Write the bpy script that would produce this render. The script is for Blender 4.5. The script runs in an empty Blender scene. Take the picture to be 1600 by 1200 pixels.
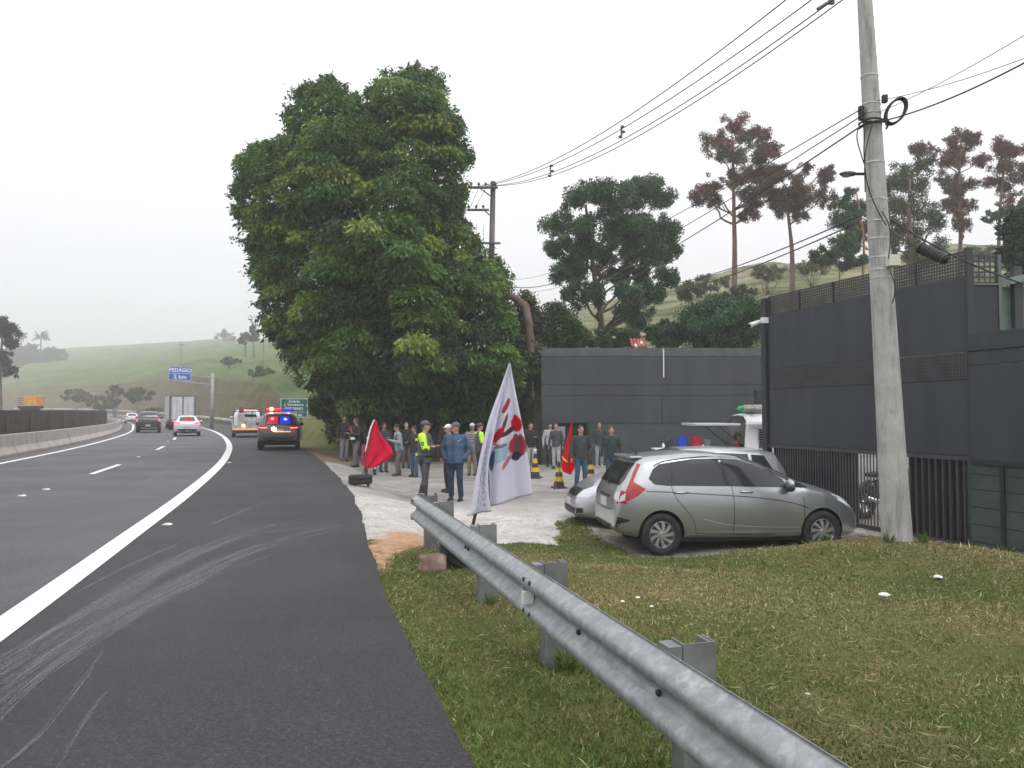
import bpy, bmesh, math, random
import numpy as np
from mathutils import Vector, Matrix, noise
from mathutils.bvhtree import BVHTree
R = math.radians; PI = math.pi
random.seed(7); rng = np.random.default_rng(7)
S = bpy.context.scene
COL = S.collection
# ------------------------------------------------------------------ camera
FPX = 1200.0; HZ = 646.0; CAMZ = 1.6
PITCH = math.atan((HZ-600)/FPX)
cam = bpy.data.cameras.new('camera'); cam.sensor_width = 36; cam.lens = 36*FPX/1600
cam.clip_start = 0.05; cam.clip_end = 5000
co = bpy.data.objects.new('camera', cam); COL.objects.link(co)
co.location = (0, 0, CAMZ); co.rotation_euler = (R(90)+PITCH, 0, 0); S.camera = co
# ------------------------------------------------------------------ world, overcast daylight
SUN_EL, SUN_AZ = R(58), R(150)
w = bpy.data.worlds.new("World"); S.world = w; w.use_nodes = True
nt = w.node_tree; nt.nodes.clear()
out = nt.nodes.new('ShaderNodeOutputWorld'); bg = nt.nodes.new('ShaderNodeBackground')
sky = nt.nodes.new('ShaderNodeTexSky'); sky.sky_type = 'NISHITA'; sky.sun_disc = False
sky.sun_elevation = SUN_EL; sky.sun_rotation = SUN_AZ; sky.air_density = 1.0; sky.dust_density = 6.0; sky.ozone_density = 1.0
hs = nt.nodes.new('ShaderNodeHueSaturation'); hs.inputs['Saturation'].default_value = 0.10
mx = nt.nodes.new('ShaderNodeMix'); mx.data_type = 'RGBA'; mx.inputs[0].default_value = 0.8
mx.inputs[7].default_value = (8.8, 8.75, 9.1, 1)          # the cloud deck (same scale as the sky texture)
nt.links.new(sky.outputs[0], hs.inputs['Color']); nt.links.new(hs.outputs[0], mx.inputs[6])
# an overcast sky is brightest overhead
tcw = nt.nodes.new('ShaderNodeTexCoord'); sxy = nt.nodes.new('ShaderNodeSeparateXYZ'); nt.links.new(tcw.outputs['Generated'], sxy.inputs[0])
mrw = nt.nodes.new('ShaderNodeMapRange'); mrw.inputs['To Min'].default_value = 0.78; mrw.inputs['To Max'].default_value = 1.75; nt.links.new(sxy.outputs[2], mrw.inputs['Value'])
vm = nt.nodes.new('ShaderNodeVectorMath'); vm.operation = 'SCALE'; nt.links.new(mx.outputs[2], vm.inputs[0]); nt.links.new(mrw.outputs[0], vm.inputs['Scale'])
nt.links.new(vm.outputs[0], bg.inputs[0]); bg.inputs[1].default_value = 0.142
nt.links.new(bg.outputs[0], out.inputs[0])
sl = bpy.data.lights.new('sun', 'SUN'); sl.energy = 0.6; sl.angle = R(14); sl.color = (1, .97, .93)
so = bpy.data.objects.new('sun', sl); COL.objects.link(so)
so.rotation_euler = (PI/2-SUN_EL, 0, PI-SUN_AZ)
S.view_settings.view_transform = 'Standard'; S.view_settings.look = 'None'
S.view_settings.gamma = 1; S.view_settings.exposure = 0.0; S.view_settings.use_curve_mapping = False
S.render.engine = 'CYCLES'
S.cycles.max_bounces = 6; S.cycles.diffuse_bounces = 3; S.cycles.transparent_max_bounces = 12
S.cycles.volume_bounces = 2; S.cycles.use_denoising = True
# ------------------------------------------------------------------ helpers
cp, sp = math.cos(PITCH), math.sin(PITCH)
def ray(px, py):
    u = (px-800)/FPX; v = (600-py)/FPX
    return Vector((u, cp-v*sp, sp+v*cp))
def WY(px, py, Y):
    d = ray(px, py); s = Y/d.y
    return Vector((d.x*s, Y, CAMZ+d.z*s))
def WZ(px, py, z=0.0):
    d = ray(px, py); s = (z-CAMZ)/d.z
    return Vector((d.x*s, d.y*s, z))

def tag(o, label=None, cat=None, group=None, kind=None):
    if label: o['label'] = label
    if cat: o['category'] = cat
    if group: o['group'] = group
    if kind: o['kind'] = kind
    return o
def thing(name, label, cat, loc=(0,0,0), rz=0, group=None):
    o = bpy.data.objects.new(name, None); COL.objects.link(o)
    o.empty_display_size = .2
    o.location = loc; o.rotation_euler = (0, 0, rz)
    return tag(o, label, cat, group)
def link(name, me, parent=None):
    o = bpy.data.objects.new(name, me); COL.objects.link(o)
    if parent is not None: o.parent = parent
    return o
def copy_tree(o, parent=None):
    c = o.copy(); COL.objects.link(c); c.parent = parent
    for ch in list(o.children): copy_tree(ch, c)
    return c

class MB:
    def __init__(s): s.v = []; s.f = []; s.m = []
    def add(s, vs, fs, mi=0):
        n = len(s.v); s.v += [tuple(p) for p in vs]
        s.f += [tuple(n+i for i in f) for f in fs]; s.m += [mi]*len(fs); return s
    def box(s, a, b, mi=0, M=None):
        x0,y0,z0 = a; x1,y1,z1 = b
        vs = [Vector(p) for p in ((x0,y0,z0),(x1,y0,z0),(x1,y1,z0),(x0,y1,z0),(x0,y0,z1),(x1,y0,z1),(x1,y1,z1),(x0,y1,z1))]
        if M: vs = [M@p for p in vs]
        return s.add(vs, [(0,3,2,1),(4,5,6,7),(0,1,5,4),(1,2,6,5),(2,3,7,6),(3,0,4,7)], mi)
    def prism(s, poly, axis, a, b, mi=0, M=None):
        # poly of 2d points extruded along axis 'x','y','z' from a to b
        def P(p, t):
            if axis == 'y': q = Vector((p[0], t, p[1]))
            elif axis == 'x': q = Vector((t, p[0], p[1]))
            else: q = Vector((p[0], p[1], t))
            return M@q if M else q
        n = len(poly)
        vs = [P(p,a) for p in poly]+[P(p,b) for p in poly]
        fs = [tuple(range(n))[::-1], tuple(range(n,2*n))]+[(i,(i+1)%n,n+(i+1)%n,n+i) for i in range(n)]
        return s.add(vs, fs, mi)
    def tube(s, pts, rad, seg=8, mi=0, cap=True):
        pts = [Vector(p) for p in pts]; n = len(pts)
        if not hasattr(rad, '__len__'): rad = [rad]*n
        vs = []; up = Vector((0,0,1)); prev = None
        for i,p in enumerate(pts):
            t = (pts[min(i+1,n-1)]-pts[max(i-1,0)])
            t = t.normalized() if t.length > 1e-9 else Vector((0,0,1))
            if prev is None:
                a = t.orthogonal().normalized()
            else:
                a = (prev - t*prev.dot(t))
                a = a.normalized() if a.length > 1e-6 else t.orthogonal().normalized()
            prev = a; b = t.cross(a)
            for k in range(seg):
                th = 2*PI*k/seg
                vs.append(p+(a*math.cos(th)+b*math.sin(th))*rad[i])
        fs = []
        for i in range(n-1):
            for k in range(seg):
                k2 = (k+1)%seg
                fs.append((i*seg+k, i*seg+k2, (i+1)*seg+k2, (i+1)*seg+k))
        if cap:
            fs.append(tuple(range(seg))[::-1]); fs.append(tuple(range((n-1)*seg, n*seg)))
        return s.add(vs, fs, mi)
    def lathe(s, prof, seg=16, mi=0, M=None, closed=False):
        # prof: (r,z) about z
        vs = []; n = len(prof)
        for r,z in prof:
            for k in range(seg):
                th = 2*PI*k/seg; q = Vector((r*math.cos(th), r*math.sin(th), z)); vs.append(M@q if M else q)
        fs = []
        for i in range(n if closed else n-1):
            j = (i+1)%n
            for k in range(seg):
                k2 = (k+1)%seg; fs.append((i*seg+k, i*seg+k2, j*seg+k2, j*seg+k))
        if not closed:
            fs.append(tuple(range(seg))[::-1]); fs.append(tuple(range((n-1)*seg, n*seg)))
        return s.add(vs, fs, mi)
    def ell(s, c, r, seg=12, rings=8, mi=0, M=None):
        prof = [(math.sin(PI*i/rings), -math.cos(PI*i/rings)) for i in range(rings+1)]
        prof[0] = (.001,-1); prof[-1] = (.001,1)
        T = Matrix.Translation(c)@(M if M else Matrix())@Matrix.Diagonal((r[0],r[1],r[2],1))
        return s.lathe(prof, seg, mi, T)
    def mesh(s, name, mats, smooth=False):
        me = bpy.data.meshes.new(name); me.from_pydata(s.v, [], s.f)
        if not isinstance(mats, (list,tuple)): mats = [mats]
        for m in mats: me.materials.append(m)
        if len(mats) > 1: me.polygons.foreach_set('material_index', s.m)
        if smooth:
            me.polygons.foreach_set('use_smooth', [True]*len(me.polygons))
        me.update(); return me
    def build(s, name, mats, parent=None, smooth=False, bevel=0, recalc=True, auto=None):
        me = s.mesh(name, mats, smooth or auto is not None)
        if recalc:
            bm = bmesh.new(); bm.from_mesh(me); bmesh.ops.recalc_face_normals(bm, faces=bm.faces); bm.to_mesh(me); bm.free()
        if auto is not None: me.set_sharp_from_angle(angle=R(auto))
        o = link(name, me, parent)
        if bevel:
            b = o.modifiers.new('b','BEVEL'); b.width = bevel; b.segments = 2; b.limit_method = 'ANGLE'
        return o

def evald(o, remove=True):
    dg = bpy.context.evaluated_depsgraph_get(); dg.update()
    me = bpy.data.meshes.new_from_object(o.evaluated_get(dg))
    if remove: bpy.data.objects.remove(o)
    return me
# ------------------------------------------------------------------ materials
MATS = {}
def mat(name, col, rough=.6, metal=0, nscale=0, namt=.2, bump=0, bscale=40, spec=.5, coat=0, emit=None, estr=0, col2=None, detail=4, stretch=None):
    if name in MATS: return MATS[name]
    m = bpy.data.materials.new(name); m.use_nodes = True; MATS[name] = m
    n = m.node_tree; b = n.nodes['Principled BSDF']
    b.inputs['Base Color'].default_value = (*col, 1); b.inputs['Roughness'].default_value = rough
    b.inputs['Metallic'].default_value = metal; b.inputs['Specular IOR Level'].default_value = spec
    if coat: b.inputs['Coat Weight'].default_value = coat; b.inputs['Coat Roughness'].default_value = .06
    if emit: b.inputs['Emission Color'].default_value = (*emit,1); b.inputs['Emission Strength'].default_value = estr
    if nscale or bump:
        tc = n.nodes.new('ShaderNodeTexCoord'); mp = n.nodes.new('ShaderNodeMapping')
        if stretch: mp.inputs['Scale'].default_value = stretch
        n.links.new(tc.outputs['Object'], mp.inputs[0])
    if nscale:
        t = n.nodes.new('ShaderNodeTexNoise'); t.inputs['Scale'].default_value = nscale; t.inputs['Detail'].default_value = detail
        n.links.new(mp.outputs[0], t.inputs['Vector'])
        rmp = n.nodes.new('ShaderNodeValToRGB'); c2 = col2 if col2 else tuple(c*(1-namt) for c in col)
        c1 = col if col2 else tuple(min(1,c*(1+namt)) for c in col)
        rmp.color_ramp.elements[0].position = .35; rmp.color_ramp.elements[1].position = .65
        rmp.color_ramp.elements[0].color = (*c2,1); rmp.color_ramp.elements[1].color = (*c1,1)
        n.links.new(t.outputs['Fac'], rmp.inputs[0]); n.links.new(rmp.outputs[0], b.inputs['Base Color'])
    if bump:
        t = n.nodes.new('ShaderNodeTexNoise'); t.inputs['Scale'].default_value = bscale; t.inputs['Detail'].default_value = 3
        n.links.new(mp.outputs[0], t.inputs['Vector'])
        bp = n.nodes.new('ShaderNodeBump'); bp.inputs['Strength'].default_value = bump; bp.inputs['Distance'].default_value = .01
        n.links.new(t.outputs['Fac'], bp.inputs['Height']); n.links.new(bp.outputs[0], b.inputs['Normal'])
    return m
class G:   # small node graph helper
    def __init__(s, m): s.m = m; s.n = m.node_tree.nodes; s.l = m.node_tree.links; s.b = s.n['Principled BSDF']
    def new(s, t, **k):
        x = s.n.new(t)
        for a,v in k.items(): setattr(x, a, v)
        return x
    def noise(s, vec, scale, detail=4, rough=.5, dist=0):
        t = s.new('ShaderNodeTexNoise'); t.inputs['Scale'].default_value = scale; t.inputs['Detail'].default_value = detail
        t.inputs['Roughness'].default_value = rough; t.inputs['Distortion'].default_value = dist
        s.l.new(vec, t.inputs['Vector']); return t.outputs['Fac']
    def ramp(s, fac, stops):
        r = s.new('ShaderNodeValToRGB'); e = r.color_ramp.elements
        while len(e) < len(stops): e.new(.5)
        for i,(p,c) in enumerate(stops):
            e[i].position = p; e[i].color = (*c,1) if hasattr(c,'__len__') else (c,c,c,1)
        s.l.new(fac, r.inputs[0]); return r.outputs[0]
    def mix(s, f, a, b, mode='MIX'):
        x = s.new('ShaderNodeMix', data_type='RGBA', blend_type=mode)
        for sock,v in ((0,f),(6,a),(7,b)):
            if hasattr(v,'default_value') or hasattr(v,'is_linked'): s.l.new(v, x.inputs[sock])
            elif hasattr(v,'__len__'): x.inputs[sock].default_value = (*v,1)
            else: x.inputs[sock].default_value = v
        return x.outputs[2]
    def math(s, op, a, b=0.0, c=None):
        x = s.new('ShaderNodeMath', operation=op)
        for i,v in enumerate((a,b) if c is None else (a,b,c)):
            if hasattr(v,'is_linked'): s.l.new(v, x.inputs[i])
            else: x.inputs[i].default_value = v
        return x.outputs[0]
    def attr(s, name, o='Fac'): return s.new('ShaderNodeAttribute', attribute_name=name).outputs[o]
    def bump(s, h, strength=.3, dist=.01):
        b = s.new('ShaderNodeBump'); b.inputs['Strength'].default_value = strength; b.inputs['Distance'].default_value = dist
        s.l.new(h, b.inputs['Height']); s.l.new(b.outputs[0], s.b.inputs['Normal'])
def newmat(name, rough=.8, spec=.5):
    m = bpy.data.materials.new(name); m.use_nodes = True; g = G(m)
    g.b.inputs['Roughness'].default_value = rough; g.b.inputs['Specular IOR Level'].default_value = spec
    g.pos = g.new('ShaderNodeTexCoord').outputs['Object']; return g
def glow(name, col, strength):
    return mat(name, col, .4, emit=col, estr=strength)

# ------------------------------------------------------------------ road curve (right edge line), metres
WLP = [(-1.6,-30),(-1.9,-12),(-2.25,-3),(-2.62,1),(-3.2,3.6),(-3.77,5.66),(-4.32,7.7),(-4.95,9.9),(-6.27,14.66),(-8.75,22.9),(-11.1,30),(-14.4,39.2),
       (-20,53.3),(-26.6,68.6),(-33.7,83.5),(-45,106),(-60,132),(-80,160),(-110,190),(-160,222),(-230,250)]
def catmull(P, step=1.0):
    P = [np.array(p,float) for p in P]; out = []
    for i in range(len(P)-1):
        p0 = P[max(i-1,0)]; p1 = P[i]; p2 = P[i+1]; p3 = P[min(i+2,len(P)-1)]
        n = max(2, int(np.linalg.norm(p2-p1)/step))
        for k in range(n):
            t = k/n
            out.append(.5*((2*p1)+(-p0+p2)*t+(2*p0-5*p1+4*p2-p3)*t*t+(-p0+3*p1-3*p2+p3)*t**3))
    out.append(P[-1]); return np.array(out)
WL = catmull(WLP, .8)
for _ in range(6): WL[1:-1] = (WL[:-2]+2*WL[1:-1]+WL[2:])/4
TAN = np.gradient(WL, axis=0); TAN /= np.linalg.norm(TAN, axis=1)[:,None]
NRM = np.stack([TAN[:,1], -TAN[:,0]], 1)          # points right
ARC = np.concatenate([[0], np.cumsum(np.linalg.norm(np.diff(WL,axis=0),axis=1))])
SH = 3.2
def off(d): return WL+NRM*d
def zr(Y):
    Y = np.asarray(Y, float); t = np.clip(Y-60, 0, 130)/100
    return 1.15*t*t + np.clip(Y-190, 0, None)*.02
SHV = np.interp(WL[:,1],[-30,3.3,5,8,12,15],[3.1,2.98,2.86,2.94,3.12,SH])
SE = WL+NRM*SHV[:,None]
def shw(s): return float(np.interp(s, ARC, SHV))
def at_arc(s, d=0):
    x = np.interp(s, ARC, WL[:,0]+NRM[:,0]*d); y = np.interp(s, ARC, WL[:,1]+NRM[:,1]*d)
    tx = np.interp(s, ARC, TAN[:,0]); ty = np.interp(s, ARC, TAN[:,1])
    return x, y, math.atan2(ty, tx)
def arc_at_Y(Y, d=0): return float(np.interp(Y, WL[:,1]+NRM[:,1]*d, ARC))
def ribbon(name, d0, d1, z, m, s0=None, s1=None, cols=2, kind='structure'):
    ss = np.arange(ARC[0] if s0 is None else s0, (ARC[-1] if s1 is None else s1)+.01, 1.0)
    vs = []; fs = []
    for s in ss:
        for c in range(cols):
            d = d0+(d1-d0)*c/(cols-1); x,y,_ = at_arc(s, d); vs.append((x, y, float(zr(y))+z))
    for i in range(len(ss)-1):
        for c in range(cols-1):
            a = i*cols+c; fs.append((a, a+1, a+cols+1, a+cols))
    o = MB().add(vs, fs).build(name, m, recalc=False); o['kind'] = kind; return o
def dist_curve(X, Y, C):
    # signed distance (right +) of arrays X,Y to polyline C
    X = np.asarray(X,float).ravel(); Y = np.asarray(Y,float).ravel(); res = np.empty(len(X))
    A = C[:-1]; D = C[1:]-C[:-1]; L2 = (D**2).sum(1)
    for i0 in range(0, len(X), 4000):
        x = X[i0:i0+4000,None]; y = Y[i0:i0+4000,None]
        t = np.clip(((x-A[:,0])*D[:,0]+(y-A[:,1])*D[:,1])/L2, 0, 1)
        dx = x-(A[:,0]+t*D[:,0]); dy = y-(A[:,1]+t*D[:,1]); d2 = dx*dx+dy*dy
        k = d2.argmin(1); r = np.arange(len(k))
        cr = D[k,0]*dy[r,k]-D[k,1]*dx[r,k]
        res[i0:i0+4000] = np.sqrt(d2[r,k])*np.where(cr > 0, -1, 1)
    return res

# ------------------------------------------------------------------ ground height
CTRL = [(-1.2,5,-.03),(-.9,7,-.04),(-1.4,9,-.06),(-.7,8.6,-.03),(-.3,6.7,-.03),(.2,4.8,-.03),(.7,3.2,-.05),(1.5,1,-.1),(1.5,-2,-.1),
 (1.2,6.5,-.12),(2.2,5,-.25),(3.5,5,-.28),(3.4,7,-.14),(2.2,8,-.18),(1.2,9,-.24),(5,7,-.2),(7,7,-.35),(3.5,3,-.35),(6,4,-.4),(8.5,8,-.5),
 (5.0,10.0,-.01),(4.2,9.7,-.06),(5.7,9.7,-.1),(3.3,9.8,-.28),(2.3,10.3,-.44),(1.3,10.4,-.42),(6.75,11.0,-.42),(6.4,10.4,-.3),(6.1,13,-.42),(5.3,11.6,-.45),
 (2.2,11.5,-.53),(4.7,11.8,-.53),(3.5,13.5,-.53),(1,12.3,-.5),(0,12.5,-.4),(-1,12.5,-.27),(-1.8,13,-.2),(-2.2,15,-.25),(-1.9,17.5,-.40),
 (-3.3,17.3,-.32),(0,17,-.42),(3,17,-.45),(0,21,-.41),(3,22,-.4),(6,22,-.4),(6,29,-.4),(0,28,-.36),(-3,25,-.42),(-5.5,28,-.2),(-3.5,30,-.35),(3,32,-.4),(10,18,-.45),(12,30,-.4)]
CA = np.array(CTRL)
def zground(X, Y):
    X = np.asarray(X,float); Y = np.asarray(Y,float); sh = X.shape; x = X.ravel(); y = Y.ravel()
    d = dist_curve(x, y, SE)
    d2 = (x[:,None]-CA[:,0])**2+(y[:,None]-CA[:,1])**2
    wt = 1/(d2+.12)**2
    zi = (wt*CA[:,2]).sum(1)/wt.sum(1)
    near = np.clip((36-y)/4, 0, 1)*np.clip((y+8)/5, 0, 1)*np.clip((16-x)/4, 0, 1)
    bl = np.clip(d/1.6, 0, 1); bl = bl*bl*(3-2*bl)
    z = -.035+(zi+.035)*bl*near
    z = np.where(d < 0, -.05, z)
    z = z - (1-near)*np.where(d>0, .15*np.clip(d/3,0,1), 0.02)
    return (z+zr(y)).reshape(sh)
def zg(x, y): return float(zground(np.array([x]), np.array([y]))[0])
# ------------------------------------------------------------------ ground sheet
def inpoly(X, Y, P):
    c = np.zeros(X.shape, bool); n = len(P)
    for i in range(n):
        x0,y0 = P[i]; x1,y1 = P[(i+1)%n]
        if y0 == y1: continue
        c ^= ((Y < y0) != (Y < y1)) & (X < (x1-x0)*(Y-y0)/(y1-y0)+x0)
    return c
def sdpoly(X, Y, P):
    x = X.ravel(); y = Y.ravel(); d = np.full(len(x), 1e9)
    for i in range(len(P)):
        a = np.array(P[i]); b = np.array(P[(i+1)%len(P)]); e = b-a
        t = np.clip(((x-a[0])*e[0]+(y-a[1])*e[1])/(e@e), 0, 1)
        d = np.minimum(d, np.hypot(x-a[0]-t*e[0], y-a[1]-t*e[1]))
    return np.where(inpoly(x, y, P), d, -d).reshape(X.shape)
seX = lambda Y: float(np.interp(Y, SE[:,1], SE[:,0]))
LOT = [WZ(600,852,-.1)[:2], WZ(648,842,-.15)[:2], WZ(700,836,-.2)[:2], WZ(770,840,-.28)[:2], WZ(868,838,-.35)[:2], WZ(872,818,-.4)[:2], WZ(905,803,-.42)[:2]]
LOT = [tuple(p) for p in LOT]
LOT += [(1.36,15.3),(1.38,13.2),(1.62,12.4),(1.95,11.5),(3.6,11.35),(5.3,11.5),(5.5,11.5),(6.6,11.35),(6.1,13.8),(9,15),(14,31),(-5.0,31)]
LOT += [(seX(30)+1.5,29.5),(seX(27)+.3,27),(seX(24)-.3,24),(seX(18)-.3,18),(seX(13)-.3,13),(seX(10)-.3,10.2)]
DIRT = [tuple(WZ(x,y,-.06)[:2]) for x,y in ((580,893),(606,895),(622,868),(690,850),(712,834),(650,824),(600,832),(575,860))]
MUD = [(1.3,15),(1.45,13.2),(1.7,12.3),(2,11.45),(5.6,11.5),(5.9,13.6),(5,15.2)]
BANKD = [tuple(p) for p in ((seX(36),36),(seX(30),30),(seX(26)-.2,26),(seX(25)+1.0,26.2),(seX(30)+1.8,29.5),(seX(36)+1.8,36))]
def axis(lo, hi, st, far, g=1.35):
    a = list(np.arange(lo, hi+1e-6, st)); s = st; x = hi
    while x < far: s *= g; x += s; a.append(x)
    s = st; x = lo
    while x > -far: s *= g; x -= s; a.insert(0, x)
    return np.array(a)
ax = axis(-9, 10, .16, 900); ay = axis(1, 34, .16, 900)
GX, GY = np.meshgrid(ax, ay)
GZ = zground(GX, GY)
fine = (GX > -8.5)&(GX < 12)&(GY < 30)&(GY > 0)
lotd = sdpoly(GX, GY, LOT); dirtd = sdpoly(GX, GY, DIRT); mudd = sdpoly(GX, GY, MUD); bankd = sdpoly(GX, GY, BANKD)
nz = np.array([noise.noise((x*.9, y*.9, 0))*.03+noise.noise((x*2.7, y*2.7, 4))*.015 for x,y in zip(GX.ravel(), GY.ravel())]).reshape(GX.shape)
sd = dist_curve(GX, GY, SE).reshape(GX.shape)
GZ += nz*np.clip(-lotd,0,1)*fine*np.clip(sd-.1,0,1)
ny, nx = GX.shape
me = bpy.data.meshes.new('ground'); V = np.stack([GX, GY, GZ], -1).reshape(-1,3)
idx = np.arange(nx*ny).reshape(ny,nx)
F = np.stack([idx[:-1,:-1], idx[:-1,1:], idx[1:,1:], idx[1:,:-1]], -1).reshape(-1,4)
def npmesh(me, V, F, k):
    me.vertices.add(len(V)); me.vertices.foreach_set('co', V.astype(np.float32).ravel())
    me.loops.add(F.size); me.loops.foreach_set('vertex_index', F.astype(np.int32).ravel())
    me.polygons.add(len(F)); me.polygons.foreach_set('loop_start', np.arange(0, F.size, k, dtype=np.int32))
    me.polygons.foreach_set('loop_total', np.full(len(F), k, np.int32)); me.update(calc_edges=True)
npmesh(me, V, F, 4); me.polygons.foreach_set('use_smooth', np.ones(len(F), bool))
for nm, a in (('lot',lotd),('dirt',dirtd),('mud',mudd),('bank',bankd)):
    at = me.attributes.new(nm, 'FLOAT', 'POINT'); at.data.foreach_set('value', np.clip(a.ravel(),-3,3).astype(np.float32))
g = newmat('ground_cover', .95, .2)
def mask(g, name, amp, sc, edge=.08, shift=0):
    n = g.noise(g.pos, sc, 6, .65); s = g.math('MULTIPLY_ADD', n, amp, -amp*.5+shift)
    s = g.math('ADD', g.attr(name), s)
    r = g.new('ShaderNodeMapRange'); r.inputs['From Min'].default_value = -edge; r.inputs['From Max'].default_value = edge
    g.l.new(s, r.inputs['Value']); return r.outputs[0]
gr = g.ramp(g.noise(g.pos, .7, 6, .6), [(.25,(.065,.085,.022)),(.45,(.11,.12,.035)),(.6,(.155,.135,.055)),(.75,(.16,.11,.055))])
gr = g.mix(g.ramp(g.noise(g.pos, 26, 5, .7), [(.4,0.0),(.62,1.0)]), gr, g.mix(.5, gr, (.05,.055,.015)))
con = g.ramp(g.noise(g.pos, 1.3, 7, .7), [(.25,(.27,.26,.245)),(.45,(.46,.45,.43)),(.7,(.68,.66,.63))])
con = g.mix(g.ramp(g.noise(g.pos, 9, 8, .75), [(.38,1.0),(.5,0.0)]), con, (.24,.225,.205))
con = g.mix(g.ramp(g.noise(g.pos, 70, 3, .7), [(.3,.7),(.5,0.0)]), con, (.16,.15,.14))
# gravelly darker strip along the asphalt
grav = g.ramp(g.noise(g.pos, 30, 5, .8), [(.3,(.12,.115,.11)),(.5,(.3,.29,.28)),(.7,(.5,.48,.46))])
dirt = g.ramp(g.noise(g.pos, 12, 6, .7), [(.3,(.3,.17,.09)),(.55,(.48,.3,.18)),(.75,(.6,.45,.33))])
mud = g.ramp(g.noise(g.pos, 4, 6, .7), [(.3,(.13,.12,.1)),(.6,(.24,.22,.19)),(.75,(.34,.32,.3))])
bank = g.ramp(g.noise(g.pos, 4, 6, .7), [(.3,(.13,.095,.06)),(.6,(.24,.17,.11))])
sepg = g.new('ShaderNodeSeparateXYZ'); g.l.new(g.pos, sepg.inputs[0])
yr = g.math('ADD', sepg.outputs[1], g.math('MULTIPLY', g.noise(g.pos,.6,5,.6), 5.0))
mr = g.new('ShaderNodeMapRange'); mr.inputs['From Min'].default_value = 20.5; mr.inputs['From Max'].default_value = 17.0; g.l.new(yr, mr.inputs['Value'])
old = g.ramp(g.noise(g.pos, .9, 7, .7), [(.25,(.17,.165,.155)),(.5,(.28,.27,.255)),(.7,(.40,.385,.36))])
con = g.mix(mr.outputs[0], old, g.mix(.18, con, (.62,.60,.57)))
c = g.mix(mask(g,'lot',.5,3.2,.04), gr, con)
c = g.mix(mask(g,'mud',.7,2.5,.15), c, mud)
c = g.mix(mask(g,'dirt',.9,6,.12), c, dirt)
c = g.mix(mask(g,'bank',.9,3,.2), c, bank)
g.l.new(c, g.b.inputs['Base Color']); g.bump(g.noise(g.pos, 35, 6, .75), .7, .03)
me.materials.append(g.m); ground = link('ground', me); ground['kind'] = 'structure'

# ------------------------------------------------------------------ road
def asphalt(name, base, speck, sc):
    g = newmat(name, .75, .4)
    c = g.ramp(g.noise(g.pos, sc, 4, .8), [(.34,tuple(b*.35 for b in base)),(.5,base),(.66,tuple(min(1,b*2.3) for b in base))])
    big = g.ramp(g.noise(g.pos, .35, 5, .6), [(.3,.72),(.7,1.25)])
    c = g.mix(1.0, c, big, 'MULTIPLY')
    c = g.mix(g.ramp(g.noise(g.pos, 1.1, 8, .75), [(.60,0.0),(.70,.45)]), c, tuple(b*.35 for b in base))
    c = g.mix(g.ramp(g.noise(g.pos, 2.6, 8, .8), [(.62,0.0),(.75,.35)]), c, tuple(b*2.0 for b in base))
    v = g.new('ShaderNodeTexVoronoi'); v.inputs['Scale'].default_value = 55; g.l.new(g.pos, v.inputs['Vector'])
    c = g.mix(g.ramp(v.outputs['Distance'], [(.06,speck),(.13,0.0)]), c, (.3,.28,.26))
    g.l.new(c, g.b.inputs['Base Color']); g.bump(g.noise(g.pos, sc*.8, 5, .8), .9, .02)
    g.l.new(g.ramp(g.noise(g.pos, sc, 3), [(.3,.6),(.7,.95)]), g.b.inputs['Roughness'])
    return g.m
A1 = asphalt('asphalt_lanes', (.094,.0915,.100), .25, 80); A2 = asphalt('asphalt_shoulder', (.041,.0395,.043), .45, 42)
ribbon('road', -7.4, 0, .004, A1, cols=9); 
# shoulder with a ragged outer edge
ss = np.arange(ARC[0], ARC[-1], .22); ss = ss[(ss < arc_at_Y(60))]
vs = []; fs = []
for i,s in enumerate(ss):
    for c in range(9):
        x,y,a = at_arc(s, shw(s)*c/8)
        if c == 8:
            j = noise.noise((s*.7,0,0))*.05+noise.noise((s*5,0,3))*.035; x += j*math.sin(a); y -= j*math.cos(a)
        vs.append((x, y, float(zr(y))+(.004 if c < 8 else -.03)))
for i in range(len(ss)-1):
    for c in range(8): a = i*9+c; fs.append((a,a+1,a+10,a+9))
o = MB().add(vs, fs).build('road_shoulder', A2, recalc=False); o['kind'] = 'structure'
ribbon('road_shoulder', 0, SH, .004, A2, s0=arc_at_Y(59), cols=5)
g = newmat('verge_brown', .9)
g.l.new(g.ramp(g.noise(g.pos, 5, 6, .7), [(.3,(.06,.045,.04)),(.6,(.12,.09,.08)),(.75,(.22,.2,.18))]), g.b.inputs['Base Color'])
ribbon('verge', -9.2, -7.4, .006, g.m, cols=3)
A3 = asphalt('asphalt_far', (.12,.115,.12), .1, 30)
ribbon('road_opposite', -20, -10.5, .004, A3, cols=4)
# painted lines (worn)
def paint(name, wear=.5):
    g = newmat(name, .6)
    g.l.new(g.ramp(g.noise(g.pos, 18, 6, .75), [(.28,(.42,.41,.42)),(.42,(.68,.67,.67)),(.6,(.78,.77,.77))]), g.b.inputs['Base Color'])
    m = g.ramp(g.noise(g.pos, 60, 5, .85), [(.24,1.0),(.31,0.0)])
    tr = g.new('ShaderNodeBsdfTransparent'); ms = g.new('ShaderNodeMixShader')
    g.l.new(g.math('MULTIPLY', m, wear), ms.inputs[0]); g.l.new(g.b.outputs[0], ms.inputs[1]); g.l.new(tr.outputs[0], ms.inputs[2])
    g.l.new(ms.outputs[0], g.n['Material Output'].inputs['Surface']); return g.m
PW = paint('road_paint')
ribbon('road_edge_line', -.13, .13, .009, PW, s0=arc_at_Y(-6)); ribbon('road_edge_line', -6.78, -6.58, .009, PW)
s = arc_at_Y(20.2, -3.35)-4*14.3
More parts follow.
